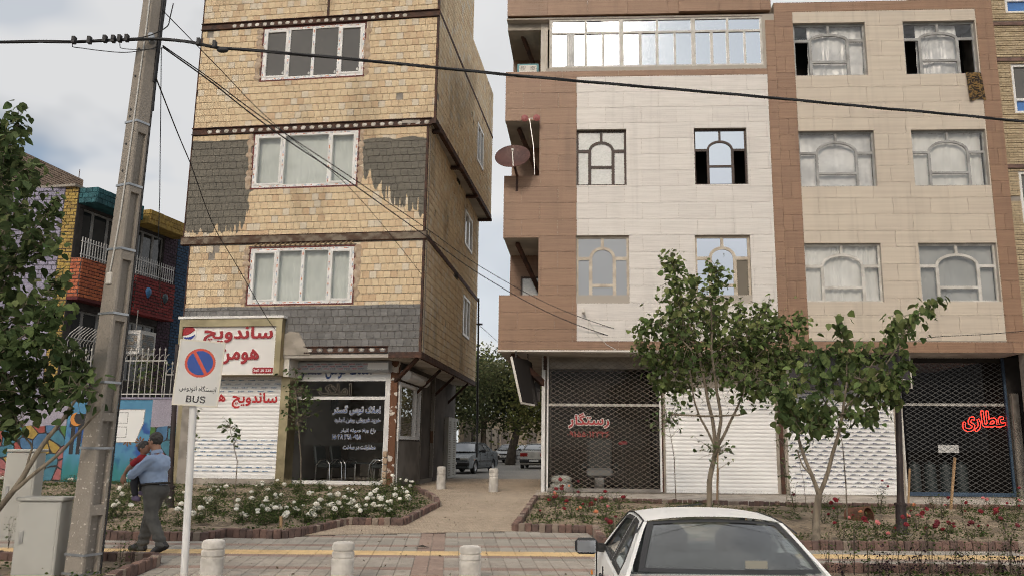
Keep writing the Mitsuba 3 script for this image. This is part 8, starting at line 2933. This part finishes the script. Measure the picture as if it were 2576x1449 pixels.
# --- left tree: two slanting stems, big dark leaves
yl = 9.9
stems = [(px_line([(-20, 1300), (60, 1195), (110, 1105), (160, 1050), (190, 1005)], yl, .0), [.034, .026, .016]),
         (px_line([(20, 1245), (100, 1180), (165, 1120), (210, 1075), (255, 1030)], yl, -.2), [.024, .018, .010]),
         (px_line([(60, 1195), (85, 1120), (55, 1085), (20, 1075)], yl, .3), [.014, .01, .006]),
         (px_line([(-20, 1300), (-60, 1400), (-90, 1500)], yl, -.1), [.034, .04, .045]),
         (px_line([(-60, 1400), (-90, 1000), (-60, 600)], yl, .6), [.05, .045, .03])]
shoots = []
rr = np.random.default_rng(31)
for pts, dy in (([(-60, 760), (0, 560), (30, 400), (48, 275)], .5), ([(-60, 700), (20, 560), (75, 480), (82, 400)], -.3), ([(-80, 640), (0, 470), (20, 330)], .2), ([(-60, 800), (40, 640), (100, 560), (150, 500)], .4), ([(-60, 840), (20, 700), (90, 620), (135, 600)], -.4),
                ([(-60, 900), (40, 800), (110, 740), (160, 690)], .2), ([(-60, 930), (30, 870), (110, 800), (165, 770)], -.4), ([(-60, 1000), (40, 940), (120, 900), (195, 880)], .3), ([(-60, 1010), (60, 980), (140, 960), (225, 940)], -.2),
                ([(-60, 1040), (20, 1010), (90, 1000), (150, 985)], .5), ([(190, 1005), (160, 960), (200, 900), (215, 905)], .1), ([(-40, 1060), (20, 1060), (60, 1070)], -.3), ([(-60, 560), (-20, 430), (0, 300)], .6), ([(-60, 850), (0, 780), (60, 760), (120, 800)], .7), ([(-60, 1000), (0, 900), (70, 860), (140, 850)], -.6), ([(150, 985), (190, 975), (235, 985)], -.2)):
    shoots.append((px_line(pts, yl + rr.uniform(-.3, .3), dy), .012))
add_tree('street_tree', 'dark leaved tree cut off by the left edge, with two slanting stems', stems, shoots, .135, 120, 5, .34, parts=260, greens=GREENS * .85)

# --- middle tree before the plain white shutter
y1 = 15.2
b0 = at_ground(1778, 1330)
b0 = at_y(1780, 1300, y1)
b0[2] = gz(0, y1) - .1
fork = at_y(1800, 1130, y1)
stems = [([b0, at_y(1786, 1215, y1), fork], [.052, .046, .042]), ([fork, *px_line([(1790, 1050), (1775, 980), (1760, 900), (1730, 800)], y1, .3)], [.036, .028, .016]),
         ([fork, *px_line([(1815, 1050), (1800, 970), (1790, 880), (1790, 760)], y1, -.3)], [.034, .025, .015]), ([fork, *px_line([(1830, 1080), (1865, 1000), (1885, 930), (1920, 860)], y1, .4)], [.03, .02, .012]),
         ([at_y(1797, 1120, y1), *px_line([(1760, 1050), (1745, 1000), (1735, 930)], y1, -.4)], [.022, .016, .01]), (px_line([(1690, 1042), (1780, 1046), (1855, 1044), (1875, 1040)], y1 - .05, 0), [.016, .018, .012])]
shoots = []
for pts, dy in (([(1745, 900), (1715, 800), (1700, 720), (1690, 640)], .3), ([(1790, 860), (1800, 780), (1800, 720), (1803, 660)], -.2), ([(1740, 880), (1690, 830), (1650, 810), (1610, 835)], .3), ([(1750, 930), (1690, 890), (1640, 890), (1600, 860)], -.4),
                ([(1885, 930), (1900, 850), (1920, 800), (1932, 765)], .4), ([(1900, 900), (1950, 850), (1990, 820), (2025, 800)], -.2), ([(1880, 940), (1940, 920), (1990, 900), (2030, 860)], .4), ([(1800, 900), (1840, 850), (1860, 800), (1865, 770)], .5), ([(1750, 950), (1700, 930), (1670, 920), (1640, 945)], .2),
                ([(1790, 930), (1760, 880), (1720, 850), (1690, 790)], -.6), ([(1830, 940), (1870, 900), (1900, 880), (1960, 960)], .5), ([(1840, 960), (1900, 960), (1960, 990), (1990, 1020)], -.5), ([(1780, 940), (1830, 930), (1880, 960), (1920, 990)], -.6), ([(1760, 960), (1720, 980), (1690, 970), (1650, 960)], .6), ([(1790, 800), (1760, 770), (1745, 730), (1742, 700)], .1),
                ([(1800, 860), (1780, 820), (1760, 800), (1700, 760)], .7), ([(1820, 870), (1850, 860), (1900, 830), (1960, 800)], .1)):
    shoots.append((px_line(pts, y1 + rr.uniform(-.5, .5), dy), .014))
for pts in ([(1700, 1060), (1690, 1030), (1720, 1020)], [(1790, 1120), (1820, 1130), (1845, 1120)], [(1800, 1150), (1770, 1130), (1755, 1125)], [(1850, 1020), (1880, 1010)]):
    pass
add_tree('street_tree', 'leafy multi stemmed tree before the plain white shutter, behind the white car', stems, shoots, .125, 190, 6, .47, parts=150, greens=GREENS * [1.3, 1.25, 1.1])

# --- right tree with big drooping leaves
y2 = at_ground(2050, 1374)[1] + .25
b0 = at_ground(2050, 1376)
fork = at_y(2060, 1245, y2)
stems = [([b0 - [0, 0, .1], at_y(2052, 1310, y2), fork], [.068, .06, .055]), ([fork, *px_line([(2035, 1180), (2010, 1110), (2000, 1050)], y2, .2)], [.036, .028, .016]), ([fork, *px_line([(2085, 1180), (2105, 1110), (2120, 1030), (2130, 960)], y2, -.2)], [.036, .028, .014]),
         ([at_y(2044, 1200, y2), *px_line([(2018, 1170), (2004, 1130)], y2, .2)], [.018, .012, .008]), ([at_y(2120, 1030, y2), *px_line([(2190, 960), (2240, 900), (2290, 830)], y2, .1)], [.018, .013, .008])]
shoots = []
for pts, dy in (([(2240, 900), (2270, 850), (2310, 790), (2370, 750)], .2), ([(2130, 960), (2130, 900), (2120, 850), (2110, 790)], -.2), ([(2150, 980), (2190, 920), (2230, 870), (2255, 800)], .3), ([(2000, 1050), (1990, 1000), (2010, 950), (2050, 890)], .2), ([(2010, 1060), (1970, 1010), (1965, 970)], -.4),
                ([(2000, 1080), (1990, 1060), (1985, 1020)], .4), ([(2110, 1050), (2150, 1010), (2200, 990), (2270, 960)], -.3), ([(2110, 1040), (2170, 1040), (2230, 1010), (2260, 1000)], .3), ([(2105, 1060), (2070, 1000), (2060, 930), (2080, 870)], -.4), ([(2100, 1080), (2050, 1060), (2030, 1020)], .3), ([(2010, 1090), (2050, 1060), (2090, 1040)], .5), ([(2120, 1000), (2100, 940), (2150, 900), (2180, 870)], .4), ([(2150, 950), (2200, 960), (2250, 930), (2290, 910)], .5)):
    shoots.append((px_line(pts, y2 + rr.uniform(-.35, .35), dy), .012))
add_tree('street_tree', 'young tree with large drooping leaves before the patterned shutter', stems, shoots, .15, 100, 8, .30, parts=180, droop=.8, greens=GREENS * [1.15, 1.12, 1.0])


# --- thin saplings
def sapling(label, base, pts, leaves, size, seed, spread, rad=.012, cat='sapling'):
    y = base[1]
    r = np.random.default_rng(seed)
    stem = [base - [0, 0, .08]] + [at_y(u, v, y) for u, v in pts]
    t = thing('sapling', label, cat)
    b = MB().tube(stem, np.linspace(rad, rad * .45, len(stem)), 7)
    obj('stem', b, 'bark', t, smooth=True)
    pos = []
    for (u, v, n, s) in leaves:
        pos.append(at_y(u, v, y) + r.normal(0, 1, (n, 3)) * s * np.array([1, .8, 1]))
    pos = np.vstack(pos)
    v, f, c = foliage(r, pos, size, droop=.4, greens=GREENS * 1.05)
    obj('crown', (v, f), 'leaves', t, color=c)
    tb = MB()
    for p in pos[::2]:
        q = stem[int(np.argmin([np.linalg.norm(p - s) for s in stem]))]
        tb.tube([q, (p + q) / 2 + [0, 0, .02], p], [.005, .004, .002], 4, caps=False)
    obj('twigs', tb, 'bark', t, kind='stuff')


sapling('thin sapling with a bent leafy top before the sandwich shutter', at_ground(587, 1297), [(592, 1230), (597, 1160), (588, 1120), (578, 1075)], [(575, 1060, 16, .06), (590, 1095, 12, .05), (566, 1075, 12, .05), (600, 1080, 10, .04), (590, 1118, 6, .04)], .10, 41, .1)
sapling('slim sapling beside the bus sign post, with small leaves', at_ground(484, 1240), [(486, 1180), (490, 1110), (495, 1050)], [(492, 1050, 10, .07), (490, 1095, 10, .07), (486, 1130, 8, .06), (500, 1030, 8, .06)], .09, 42, .1, .008)
sapling('light green sapling before the left edge of the estate shop window', at_ground(757, 1240), [(757, 1150), (750, 1060), (745, 980), (742, 930)], [(745, 940, 26, .12), (752, 985, 60, .20), (770, 1015, 50, .20), (740, 1030, 40, .19), (755, 1065, 30, .14), (775, 990, 24, .12)], .12, 43, .2, .018)
sapling('leafy sapling before the spear fence of the garden wall', at_ground(325, 1212), [(330, 1130), (342, 1040), (352, 960), (358, 900)], [(355, 915, 40, .2), (375, 940, 50, .24), (340, 960, 30, .2), (385, 985, 30, .18), (350, 1010, 20, .15), (320, 1050, 16, .14), (300, 1095, 12, .1), (400, 930, 20, .14)], .13, 44, .2, .018)
sapling('small acacia like sapling before the left edge of the white shutter', at_y(1700, 1240, 20.5) * [1, 1, 0] + [0, 0, gz(0, 20.5)], [(1696, 1150), (1688, 1100), (1680, 1060)], [(1690, 1045, 36, .16), (1670, 1065, 24, .14), (1710, 1030, 24, .14), (1650, 1050, 14, .1), (1665, 1000, 16, .1)], .11, 45, .2, .012)
sapling('low leafy shoot at the foot of the middle tree', at_y(1805, 1240, 15.0) * [1, 1, 0] + [0, 0, gz(0, 15)], [(1808, 1180), (1800, 1140)], [(1800, 1130, 26, .1), (1825, 1125, 16, .09), (1770, 1120, 14, .1), (1840, 1135, 10, .06)], .085, 46, .2, .010)
sapling('thin leaning shoot beside the trunk of the right-hand tree', at_ground(2030, 1290), [(2022, 1210), (2008, 1150)], [(2012, 1135, 8, .06), (2030, 1128, 8, .06)], .08, 47, .1, .008)
sapling('bare thin stem before the patterned shutter', at_ground(2132, 1322), [(2128, 1220), (2120, 1120), (2112, 1080)], [(2112, 1080, 12, .12)], .13, 48, .1, .014)
sapling('climbing leafy stem between the two white shutters', at_ground(1980, 1285), [(1978, 1200), (1972, 1120), (1975, 1080)], [(1978, 1195, 14, .08), (1972, 1160, 10, .07), (1975, 1110, 12, .07), (1985, 1130, 8, .06)], .08, 49, .1, .010)


# --- rose bushes: a few shapes, set out one by one
def bush_ply(seed, n, h, w, leaf=.05, greens=GREENS, stems=7):
    r = np.random.default_rng(seed)
    b = MB()
    pos = []
    for i in range(stems):
        a = r.uniform(0, 6.28)
        p1 = np.array([math.cos(a) * w * r.uniform(.2, .9), math.sin(a) * w * r.uniform(.2, .9), h * r.uniform(.55, 1.0)])
        b.tube([np.zeros(3), p1 * [.35, .35, .5], p1], [.0045, .0035, .002], 4, caps=False)
        k = n // stems
        u = r.uniform(.2, 1, k)[:, None]
        pos.append(p1 * u * np.array([1, 1, 1]) + r.normal(0, .045 + .10 * w, (k, 3)) * [1, 1, .7])
    pos = np.vstack(pos)
    pos[:, 2] = np.abs(pos[:, 2]) + .015
    v, f, c = foliage(r, pos, leaf, SV, SF, droop=.25, greens=greens)
    return mikit.ply(b.get()), mikit.ply((v, f), color=c), pos


BUSH_G = np.array([(.040, .062, .022), (.055, .085, .028), (.075, .11, .035), (.10, .13, .045), (.125, .14, .06)])
BUSHES = [bush_ply(60 + i, 540, .42 + .05 * i, .30 + .03 * i, greens=BUSH_G) for i in range(4)]
SPARSE = [bush_ply(70 + i, 190, .40 + .08 * i, .20, .045, greens=BUSH_G * .9, stems=5) for i in range(4)]
bm = trimesh.creation.icosphere(2)
v = np.asarray(bm.vertices)
v = v * (.95 + .26 * np.sign(np.sin(5 * np.arctan2(v[:, 1], v[:, 0]) + 7 * v[:, 2]))[:, None] * .5 + .55 * (meshkit.noise(v * 3.1, 3)[:, None] - .5)) * [1, 1, .7]
BLOSSOM = mikit.ply((v, bm.faces))
bs('petal_white', mottled((.74, .73, .66), (.66, .63, .53), 30), .7)
bs('petal_red', mottled((.22, .012, .02), (.13, .007, .013), 30), .75)
bs('petal_dark', (.11, .006, .012), .6)
bs('petal_pink', mottled((.58, .21, .17), (.50, .13, .16), 30), .6)
bs('petal_orange', (.60, .23, .12), .6)


def rose(kind, label, group, pos, seed, blossoms, mats, scale=1.0, dense_=True, size=.05):
    r = random.Random(seed)
    st, fo, P = r.choice(BUSHES if dense_ else SPARSE)
    t = thing(kind, label, 'rose bush', group)
    M = mat4(rot([0, 0, 1], r.uniform(0, 360)), pos, (scale, scale, scale * r.uniform(.8, 1.15)))
    obj('stems', st, 'bark_dark', t, to_world=M)
    obj('foliage', fo, 'leaves', t, to_world=M)
    top = P[np.argsort(-P[:, 2])]
    for i in range(blossoms):
        q = top[int(r.random() ** 1.3 * len(top) * .6)]
        w = (M @ np.array([*q, 1]))[:3] + [0, -.03, .025]
        s = size * r.uniform(.45, 1.15)
        obj('blossom', BLOSSOM, r.choice(mats), t, to_world=mat4(rot([1, .3, .2], r.uniform(-60, 60)) @ rot([0, 0, 1], r.uniform(0, 360)), w, s))
    return t


WHITE = [(745, 1235, 0), (760, 1262, 2), (800, 1230, 1), (690, 1248, 3), (640, 1245, 3), (640, 1285, 4), (690, 1295, 5), (740, 1300, 3), (790, 1290, 4), (830, 1265, 4), (840, 1300, 5), (880, 1255, 4), (890, 1285, 6), (905, 1300, 4), (930, 1262, 6), (945, 1285, 6), (975, 1270, 6), (985, 1295, 5), (1010, 1250, 6), (1020, 1275, 5), (1040, 1240, 5), (1030, 1295, 3), (600, 1310, 3), (560, 1250, 4), (530, 1240, 3), (545, 1290, 3), (505, 1270, 2), (500, 1310, 4),
         (470, 1290, 3), (450, 1260, 2), (400, 1290, 4), (385, 1315, 3), (330, 1260, 3), (300, 1295, 3), (290, 1270, 2), (270, 1300, 4), (320, 1230, 2), (255, 1225, 2), (150, 1290, 4), (60, 1300, 4), (20, 1270, 3), (110, 1320, 2), (10, 1215, 2), (660, 1320, 1), (770, 1325, 1), (960, 1305, 3), (860, 1315, 2), (925, 1312, 3), (590, 1335, 1), (450, 1325, 2), (700, 1225, 2), (950, 1235, 2), (990, 1228, 2), (180, 1215, 2), (205, 1200, 2)]
WHITE += [(u, 1292 + (i * 17) % 28, 2 + i % 4) for i, u in enumerate(range(625, 1045, 24))]
NUM = ('no', 'one', 'two', 'three', 'four', 'five', 'six')
ROW = lambda v_, a, b: 'back row' if v_ < a else 'foremost row' if v_ > b + 18 else 'front row' if v_ > b else 'middle row'
for i, (u, v_, n) in enumerate(WHITE):
    p = at_ground(u, v_ + 12)
    if not shapely.contains_xy(left_bed.buffer(-.28), p[0], p[1]):
        continue
    wh = 'behind the utility cabinets' if u < 160 else 'between the concrete pole and the man' if u < 345 else 'behind the walking man' if u < 430 else 'beside the bus sign post' if u < 520 else 'below the sandwich shutter' if u < 700 else 'below the estate window' if u < 900 else 'at the right tip of the bed'
    rose('white_rose_bush', f'white rose bush with {NUM[n]} bloom{"s" * (n != 1)} {wh}, {ROW(v_, 1250, 1292)}', 'white rose bushes in the left bed', p, 100 + i, n, ['petal_white'], .85 if v_ < 1300 else .8)
RED = [(1385, 1275, 3, 1), (1420, 1282, 4, 1), (1455, 1270, 2, 0), (1440, 1305, 4, 1), (1480, 1295, 3, 0), (1500, 1275, 3, 1), (1400, 1305, 2, 0), (1470, 1318, 2, 1), (1520, 1310, 2, 1), (1365, 1300, 1, 0), (1545, 1345, 3, 0), (1555, 1280, 1, 0), (1520, 1262, 1, 0), (1390, 1265, 1, 0),
       (2075, 1320, 2, 0), (2110, 1330, 3, 0), (2160, 1335, 4, 1), (2215, 1290, 2, 0), (2205, 1355, 2, 1), (2290, 1320, 5, 1), (2310, 1340, 4, 1), (2330, 1360, 3, 0), (2370, 1310, 2, 1), (2400, 1345, 3, 0), (2420, 1300, 1, 1), (2450, 1320, 2, 0), (2470, 1350, 2, 0), (2510, 1315, 2, 0), (2530, 1345, 2, 0), (2560, 1330, 3, 0), (2250, 1360, 2, 0), (2350, 1290, 1, 0), (2500, 1290, 2, 1), (2560, 1290, 2, 1), (2120, 1365, 1, 0), (2440, 1365, 2, 0), (2540, 1368, 1, 0), (2380, 1368, 2, 0), (2280, 1365, 3, 1), (2150, 1372, 1, 0), (2000, 1290, 1, 0), (2080, 1285, 1, 0)]
for i, (u, v_, n, pk) in enumerate(RED):
    p = at_ground(u, v_ + 6)
    wh = 'before the first grille shop' if u < 1570 else 'behind the white car' if u < 2140 else 'left of the dark lamp post' if u < 2270 else 'right of the dark lamp post' if u < 2420 else 'at the right edge'
    rose('red_rose_bush', f'rose bush with {NUM[n]} {"red and pink" if pk else "red"} bloom{"s" * (n != 1)} {wh}, {ROW(v_, 1290, 1325)}', 'rose bushes in the right-hand bed', p, 300 + i, n, ['petal_red', 'petal_red', 'petal_dark'] if not pk else ['petal_red', 'petal_pink', 'petal_red', 'petal_orange'], .95, False, .042)
# near bed at the lower right: purple leaved shrubs and a few straggling green ones
PURPLE_G = np.array([(.022, .014, .022), (.032, .02, .03), (.045, .028, .036), (.03, .03, .022)])
PUR = [bush_ply(80 + i, 80, .40, .14, .05, greens=PURPLE_G, stems=6) for i in range(3)]
STR = [bush_ply(90 + i, 60, .70, .13, .05, greens=BUSH_G * .8, stems=4) for i in range(3)]
shr = [0, 0]
for i, (u, pur) in enumerate([(2085, 0), (2120, 1), (2150, 0), (2185, 0), (2215, 1), (2240, 1), (2265, 0), (2290, 1), (2320, 1), (2345, 0), (2375, 1), (2405, 0), (2430, 1), (2455, 0), (2490, 0), (2515, 1), (2545, 0), (2565, 1)]):
    p = at_ground(u, 1456 + 4 * math.sin(i * 2.1))
    st, fo, P = (PUR if pur else STR)[i % 3]
    nth = ('first', 'second', 'third', 'fourth', 'fifth', 'sixth', 'seventh', 'eighth', 'ninth')[shr[pur]]
    shr[pur] += 1
    t = thing('purple_shrub' if pur else 'green_shrub', f'{nth} dark purple shrub from the left in the near bed at the lower right' if pur else f'{nth} straggling green shrub from the left in the near bed at the lower right', 'shrub', 'purple shrubs in the near bed' if pur else 'green shrubs in the near bed')
    M = mat4(rot([0, 0, 1], i * 77), p, random.uniform(.75, 1.1))
    obj('stems', st, 'bark_dark', t, to_world=M)
    obj('foliage', fo, 'leaves', t, to_world=M)
for i, (u, v_) in enumerate(((300, 1440), (330, 1420), (245, 1425), (20, 1380), (70, 1400), (110, 1405))):
    p = at_ground(u, v_)
    st, fo, P = STR[i % 3]
    t = thing('green_shrub', 'small straggling shrub at the foot of the concrete pole' if u > 200 else 'small straggling shrub behind the large utility cabinet', 'shrub', 'shrubs round the concrete pole' if u > 200 else 'shrubs behind the cabinet')
    M = mat4(rot([0, 0, 1], i * 77), p, .7)
    obj('stems', st, 'bark_dark', t, to_world=M)
    obj('foliage', fo, 'leaves', t, to_world=M)


# --- weeds and dry litter on the soil
def weeds(poly, n, seed, size, greens, dens):
    r = np.random.default_rng(seed)
    x0, y0, x1, y1 = poly.bounds
    p = np.column_stack([r.uniform(x0, x1, n), r.uniform(y0, y1, n)])
    keep = shapely.contains_xy(poly.buffer(-.1), p[:, 0], p[:, 1]) & (meshkit.fbm(np.column_stack([p * .9, 0 * p[:, 0]]), 3, seed) > dens)
    p = p[keep]
    k = 5
    q = np.repeat(p, k, 0) + r.normal(0, .05, (len(p) * k, 2))
    d = np.clip(shapely.distance(poly.boundary, shapely.points(q[:, 0], q[:, 1])) / .8, 0, 1)
    z = gz(q[:, 0], q[:, 1]) + .03 + d * .05 + np.abs(r.normal(0, .03, len(q)))
    return foliage(r, np.column_stack([q, z]), size, SV, SF, droop=-.1, greens=greens)


for poly, n, sd, dn, lab in ((left_bed, 16000, 5, .36, 'low weeds in the white rose bed'), (right_bed, 6500, 6, .46, 'sparse weeds in the red rose bed'), (near_left_bed, 300, 7, .4, 'weeds round the concrete pole'), (near_right_bed, 250, 8, .4, 'weeds in the near bed')):
    v, f, c = weeds(poly, n, sd, .06, BUSH_G * .95, dn)
    k = obj('weeds', (v, f), 'leaves', color=c)
    labels[k] = {'label': lab, 'category': 'weeds', 'kind': 'stuff'}


# --- dry leaves and scraps blown over the paving
r = np.random.default_rng(77)
p = np.column_stack([r.uniform(-5, 3.5, 420), r.uniform(10.3, 23, 420)])
p = p[~shapely.contains_xy(unary_union([q.buffer(.05) for q in SOIL]), p[:, 0], p[:, 1])]
v, f, c = foliage(r, np.column_stack([p, gz(p[:, 0], p[:, 1]) + .02]), .05, SV, SF, droop=.02, greens=np.array([(.16, .11, .06), (.10, .08, .05), (.30, .27, .22), (.2, .17, .1)]))
k = obj('litter', (v, f), 'leaves', color=c)
labels[k] = {'label': 'scattered dry leaves and scraps on the paving', 'category': 'litter', 'kind': 'stuff'}


# --- the big trees of the alley
def far_tree(label, base, trunk_h, r0, lobes, n, leaf, seed, lean=0.0, greens=GREENS):
    r = np.random.default_rng(seed)
    t = thing('alley_tree', label, 'tree')
    base = np.asarray(base, float)
    top = base + [lean, 0, trunk_h]
    b = MB().tube([base - [0, 0, .2], base + [lean * .3, 0, trunk_h * .4], top], [r0, r0 * .8, r0 * .6], 10)
    for c, rad in lobes:
        c = base + np.asarray(c, float)
        b.tube([top, (top + c) / 2 + [0, 0, .3], c], [r0 * .45, r0 * .25, r0 * .1], 6)
    obj('trunk', b, 'bark_dark', t, smooth=True)
    pos, tone = [], []
    vol = np.array([rad[0] * rad[1] * rad[2] for _, rad in lobes])
    for (c, rad), k in zip(lobes, (n * vol ** .8 / (vol ** .8).sum()).astype(int)):
        # clumps on the skin of each lobe, leaves about each clump
        m = max(k // 26, 4)
        d = r.normal(0, 1, (m, 3))
        d /= np.linalg.norm(d, axis=1, keepdims=True)
        cc = base + np.asarray(c) + d * np.asarray(rad) * r.uniform(.55, 1.05, (m, 1))
        cl = np.repeat(cc, 26, 0) + r.normal(0, 1, (m * 26, 3)) * leaf * 2.3
        pos.append(cl)
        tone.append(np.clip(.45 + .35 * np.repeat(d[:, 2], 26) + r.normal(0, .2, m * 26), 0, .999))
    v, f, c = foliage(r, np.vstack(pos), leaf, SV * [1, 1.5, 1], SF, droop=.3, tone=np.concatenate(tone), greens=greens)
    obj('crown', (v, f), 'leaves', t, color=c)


AG = np.array([(.055, .064, .034), (.072, .085, .041), (.096, .108, .052), (.122, .134, .065), (.15, .16, .08)])
q = at_y(1282, 1160, 58)
far_tree('large dark tree with a forked trunk in the middle of the alley', [q[0], 58, .6], 2.4, .38, [((-1.2, 0, 4.6), (2.6, 2.2, 2.0)), ((1.6, .5, 4.0), (2.3, 2.2, 1.6)), ((0, 0, 5.6), (2.2, 2.2, 1.5)), ((2.6, 1, 4.9), (1.8, 1.8, 1.3))], 9000, .26, 11, .5, AG * .8)
AG = AG * 1.2
far_tree('tall grey green tree behind the dark tree in the alley', [at_y(1215, 1160, 66)[0], 66, .6], 3, .3, [((-1.0, 0, 5.0), (2.4, 2.4, 2.2)), ((-.3, 0, 7.2), (1.6, 2, 1.5)), ((1.5, 0, 6.0), (1.6, 2, 1.5)), ((-1.7, 0, 7.6), (1.1, 1.5, 1.2)), ((2.7, 0, 4.8), (1.5, 1.6, 1.4))], 9000, .30, 12, 0, AG * 1.25)
far_tree('yellowish green tree beside the hanging sign box in the alley', [at_y(1345, 1160, 46)[0] + 1.2, 46, .6], 2.2, .22, [((-.6, 0, 4.2), (1.8, 1.6, 1.6)), ((.8, 0, 3.6), (1.6, 1.6, 1.3)), ((-1.3, 0, 2.9), (1.2, 1.2, .8))], 4200, .24, 13, 0, AG * [1.5, 1.35, 1.0])
far_tree('low dark tree over the silver saloon in the alley', [at_y(1150, 1160, 52)[0] - 1.2, 52, .6], 2.2, .25, [((.4, 0, 3.8), (2.2, 2, 1.7)), ((1.4, 0, 5.4), (1.7, 1.7, 1.5)), ((-.6, 0, 5.6), (1.7, 1.7, 1.5))], 5200, .25, 14, 0, AG * .85)

# --- alley walls behind the cars
aw = thing('alley_wall', 'pale rendered garden wall along the left of the alley', 'wall')
p0, p1 = at_y(1160, 1160, 60), at_y(1254, 1160, 92)
bs('alley_cream', mottled((.25, .205, .155), (.17, .14, .105), .8, 4), .9)
bs('alley_gate', (.09, .075, .065), .7)
obj('panel', bar(np.array([p0[0], 60, 2.0]), np.array([p1[0], 92, 2.0]), 2.9, .3, up=(1, .1, 0)), 'alley_cream', aw)
for q in (.15, .4, .65, .9):
    c = p0 * (1 - q) + p1 * q
    obj('pier', MB().box(c[0] - .25, c[0] + .25, c[1] - .25, c[1] + .25, .5, 3.7), 'alley_gate', aw)
ew = thing('end_house', 'pale low house closing the far end of the alley', 'building')
c0, c1 = at_y(1235, 1100, 104), at_y(1380, 1100, 104)
obj('wall', MB().box(c0[0] - 4, c1[0] + 8, 104, 110, .4, 5.2), 'alley_cream', ew)
obj('roof', MB().box(c0[0] - 4.2, c1[0] + 8.2, 103.7, 110.2, 5.2, 5.5), 'concrete', ew)
for i in range(4):
    x = c0[0] - 2 + i * 3.2
    obj('window', MB().box(x, x + 1.2, 103.97, 104.05, 2.0, 3.6), 'alley_gate', ew)
rw = thing('alley_wall', 'brick wall on the right side of the alley beyond the first shop', 'wall')
obj('panel', MB().box(3.2, 3.6, 48, 100, .4, 3.4), 'alley_cream', rw)
obj('coping', MB().box(3.1, 3.7, 48, 100, 3.4, 3.5), 'concrete', rw)
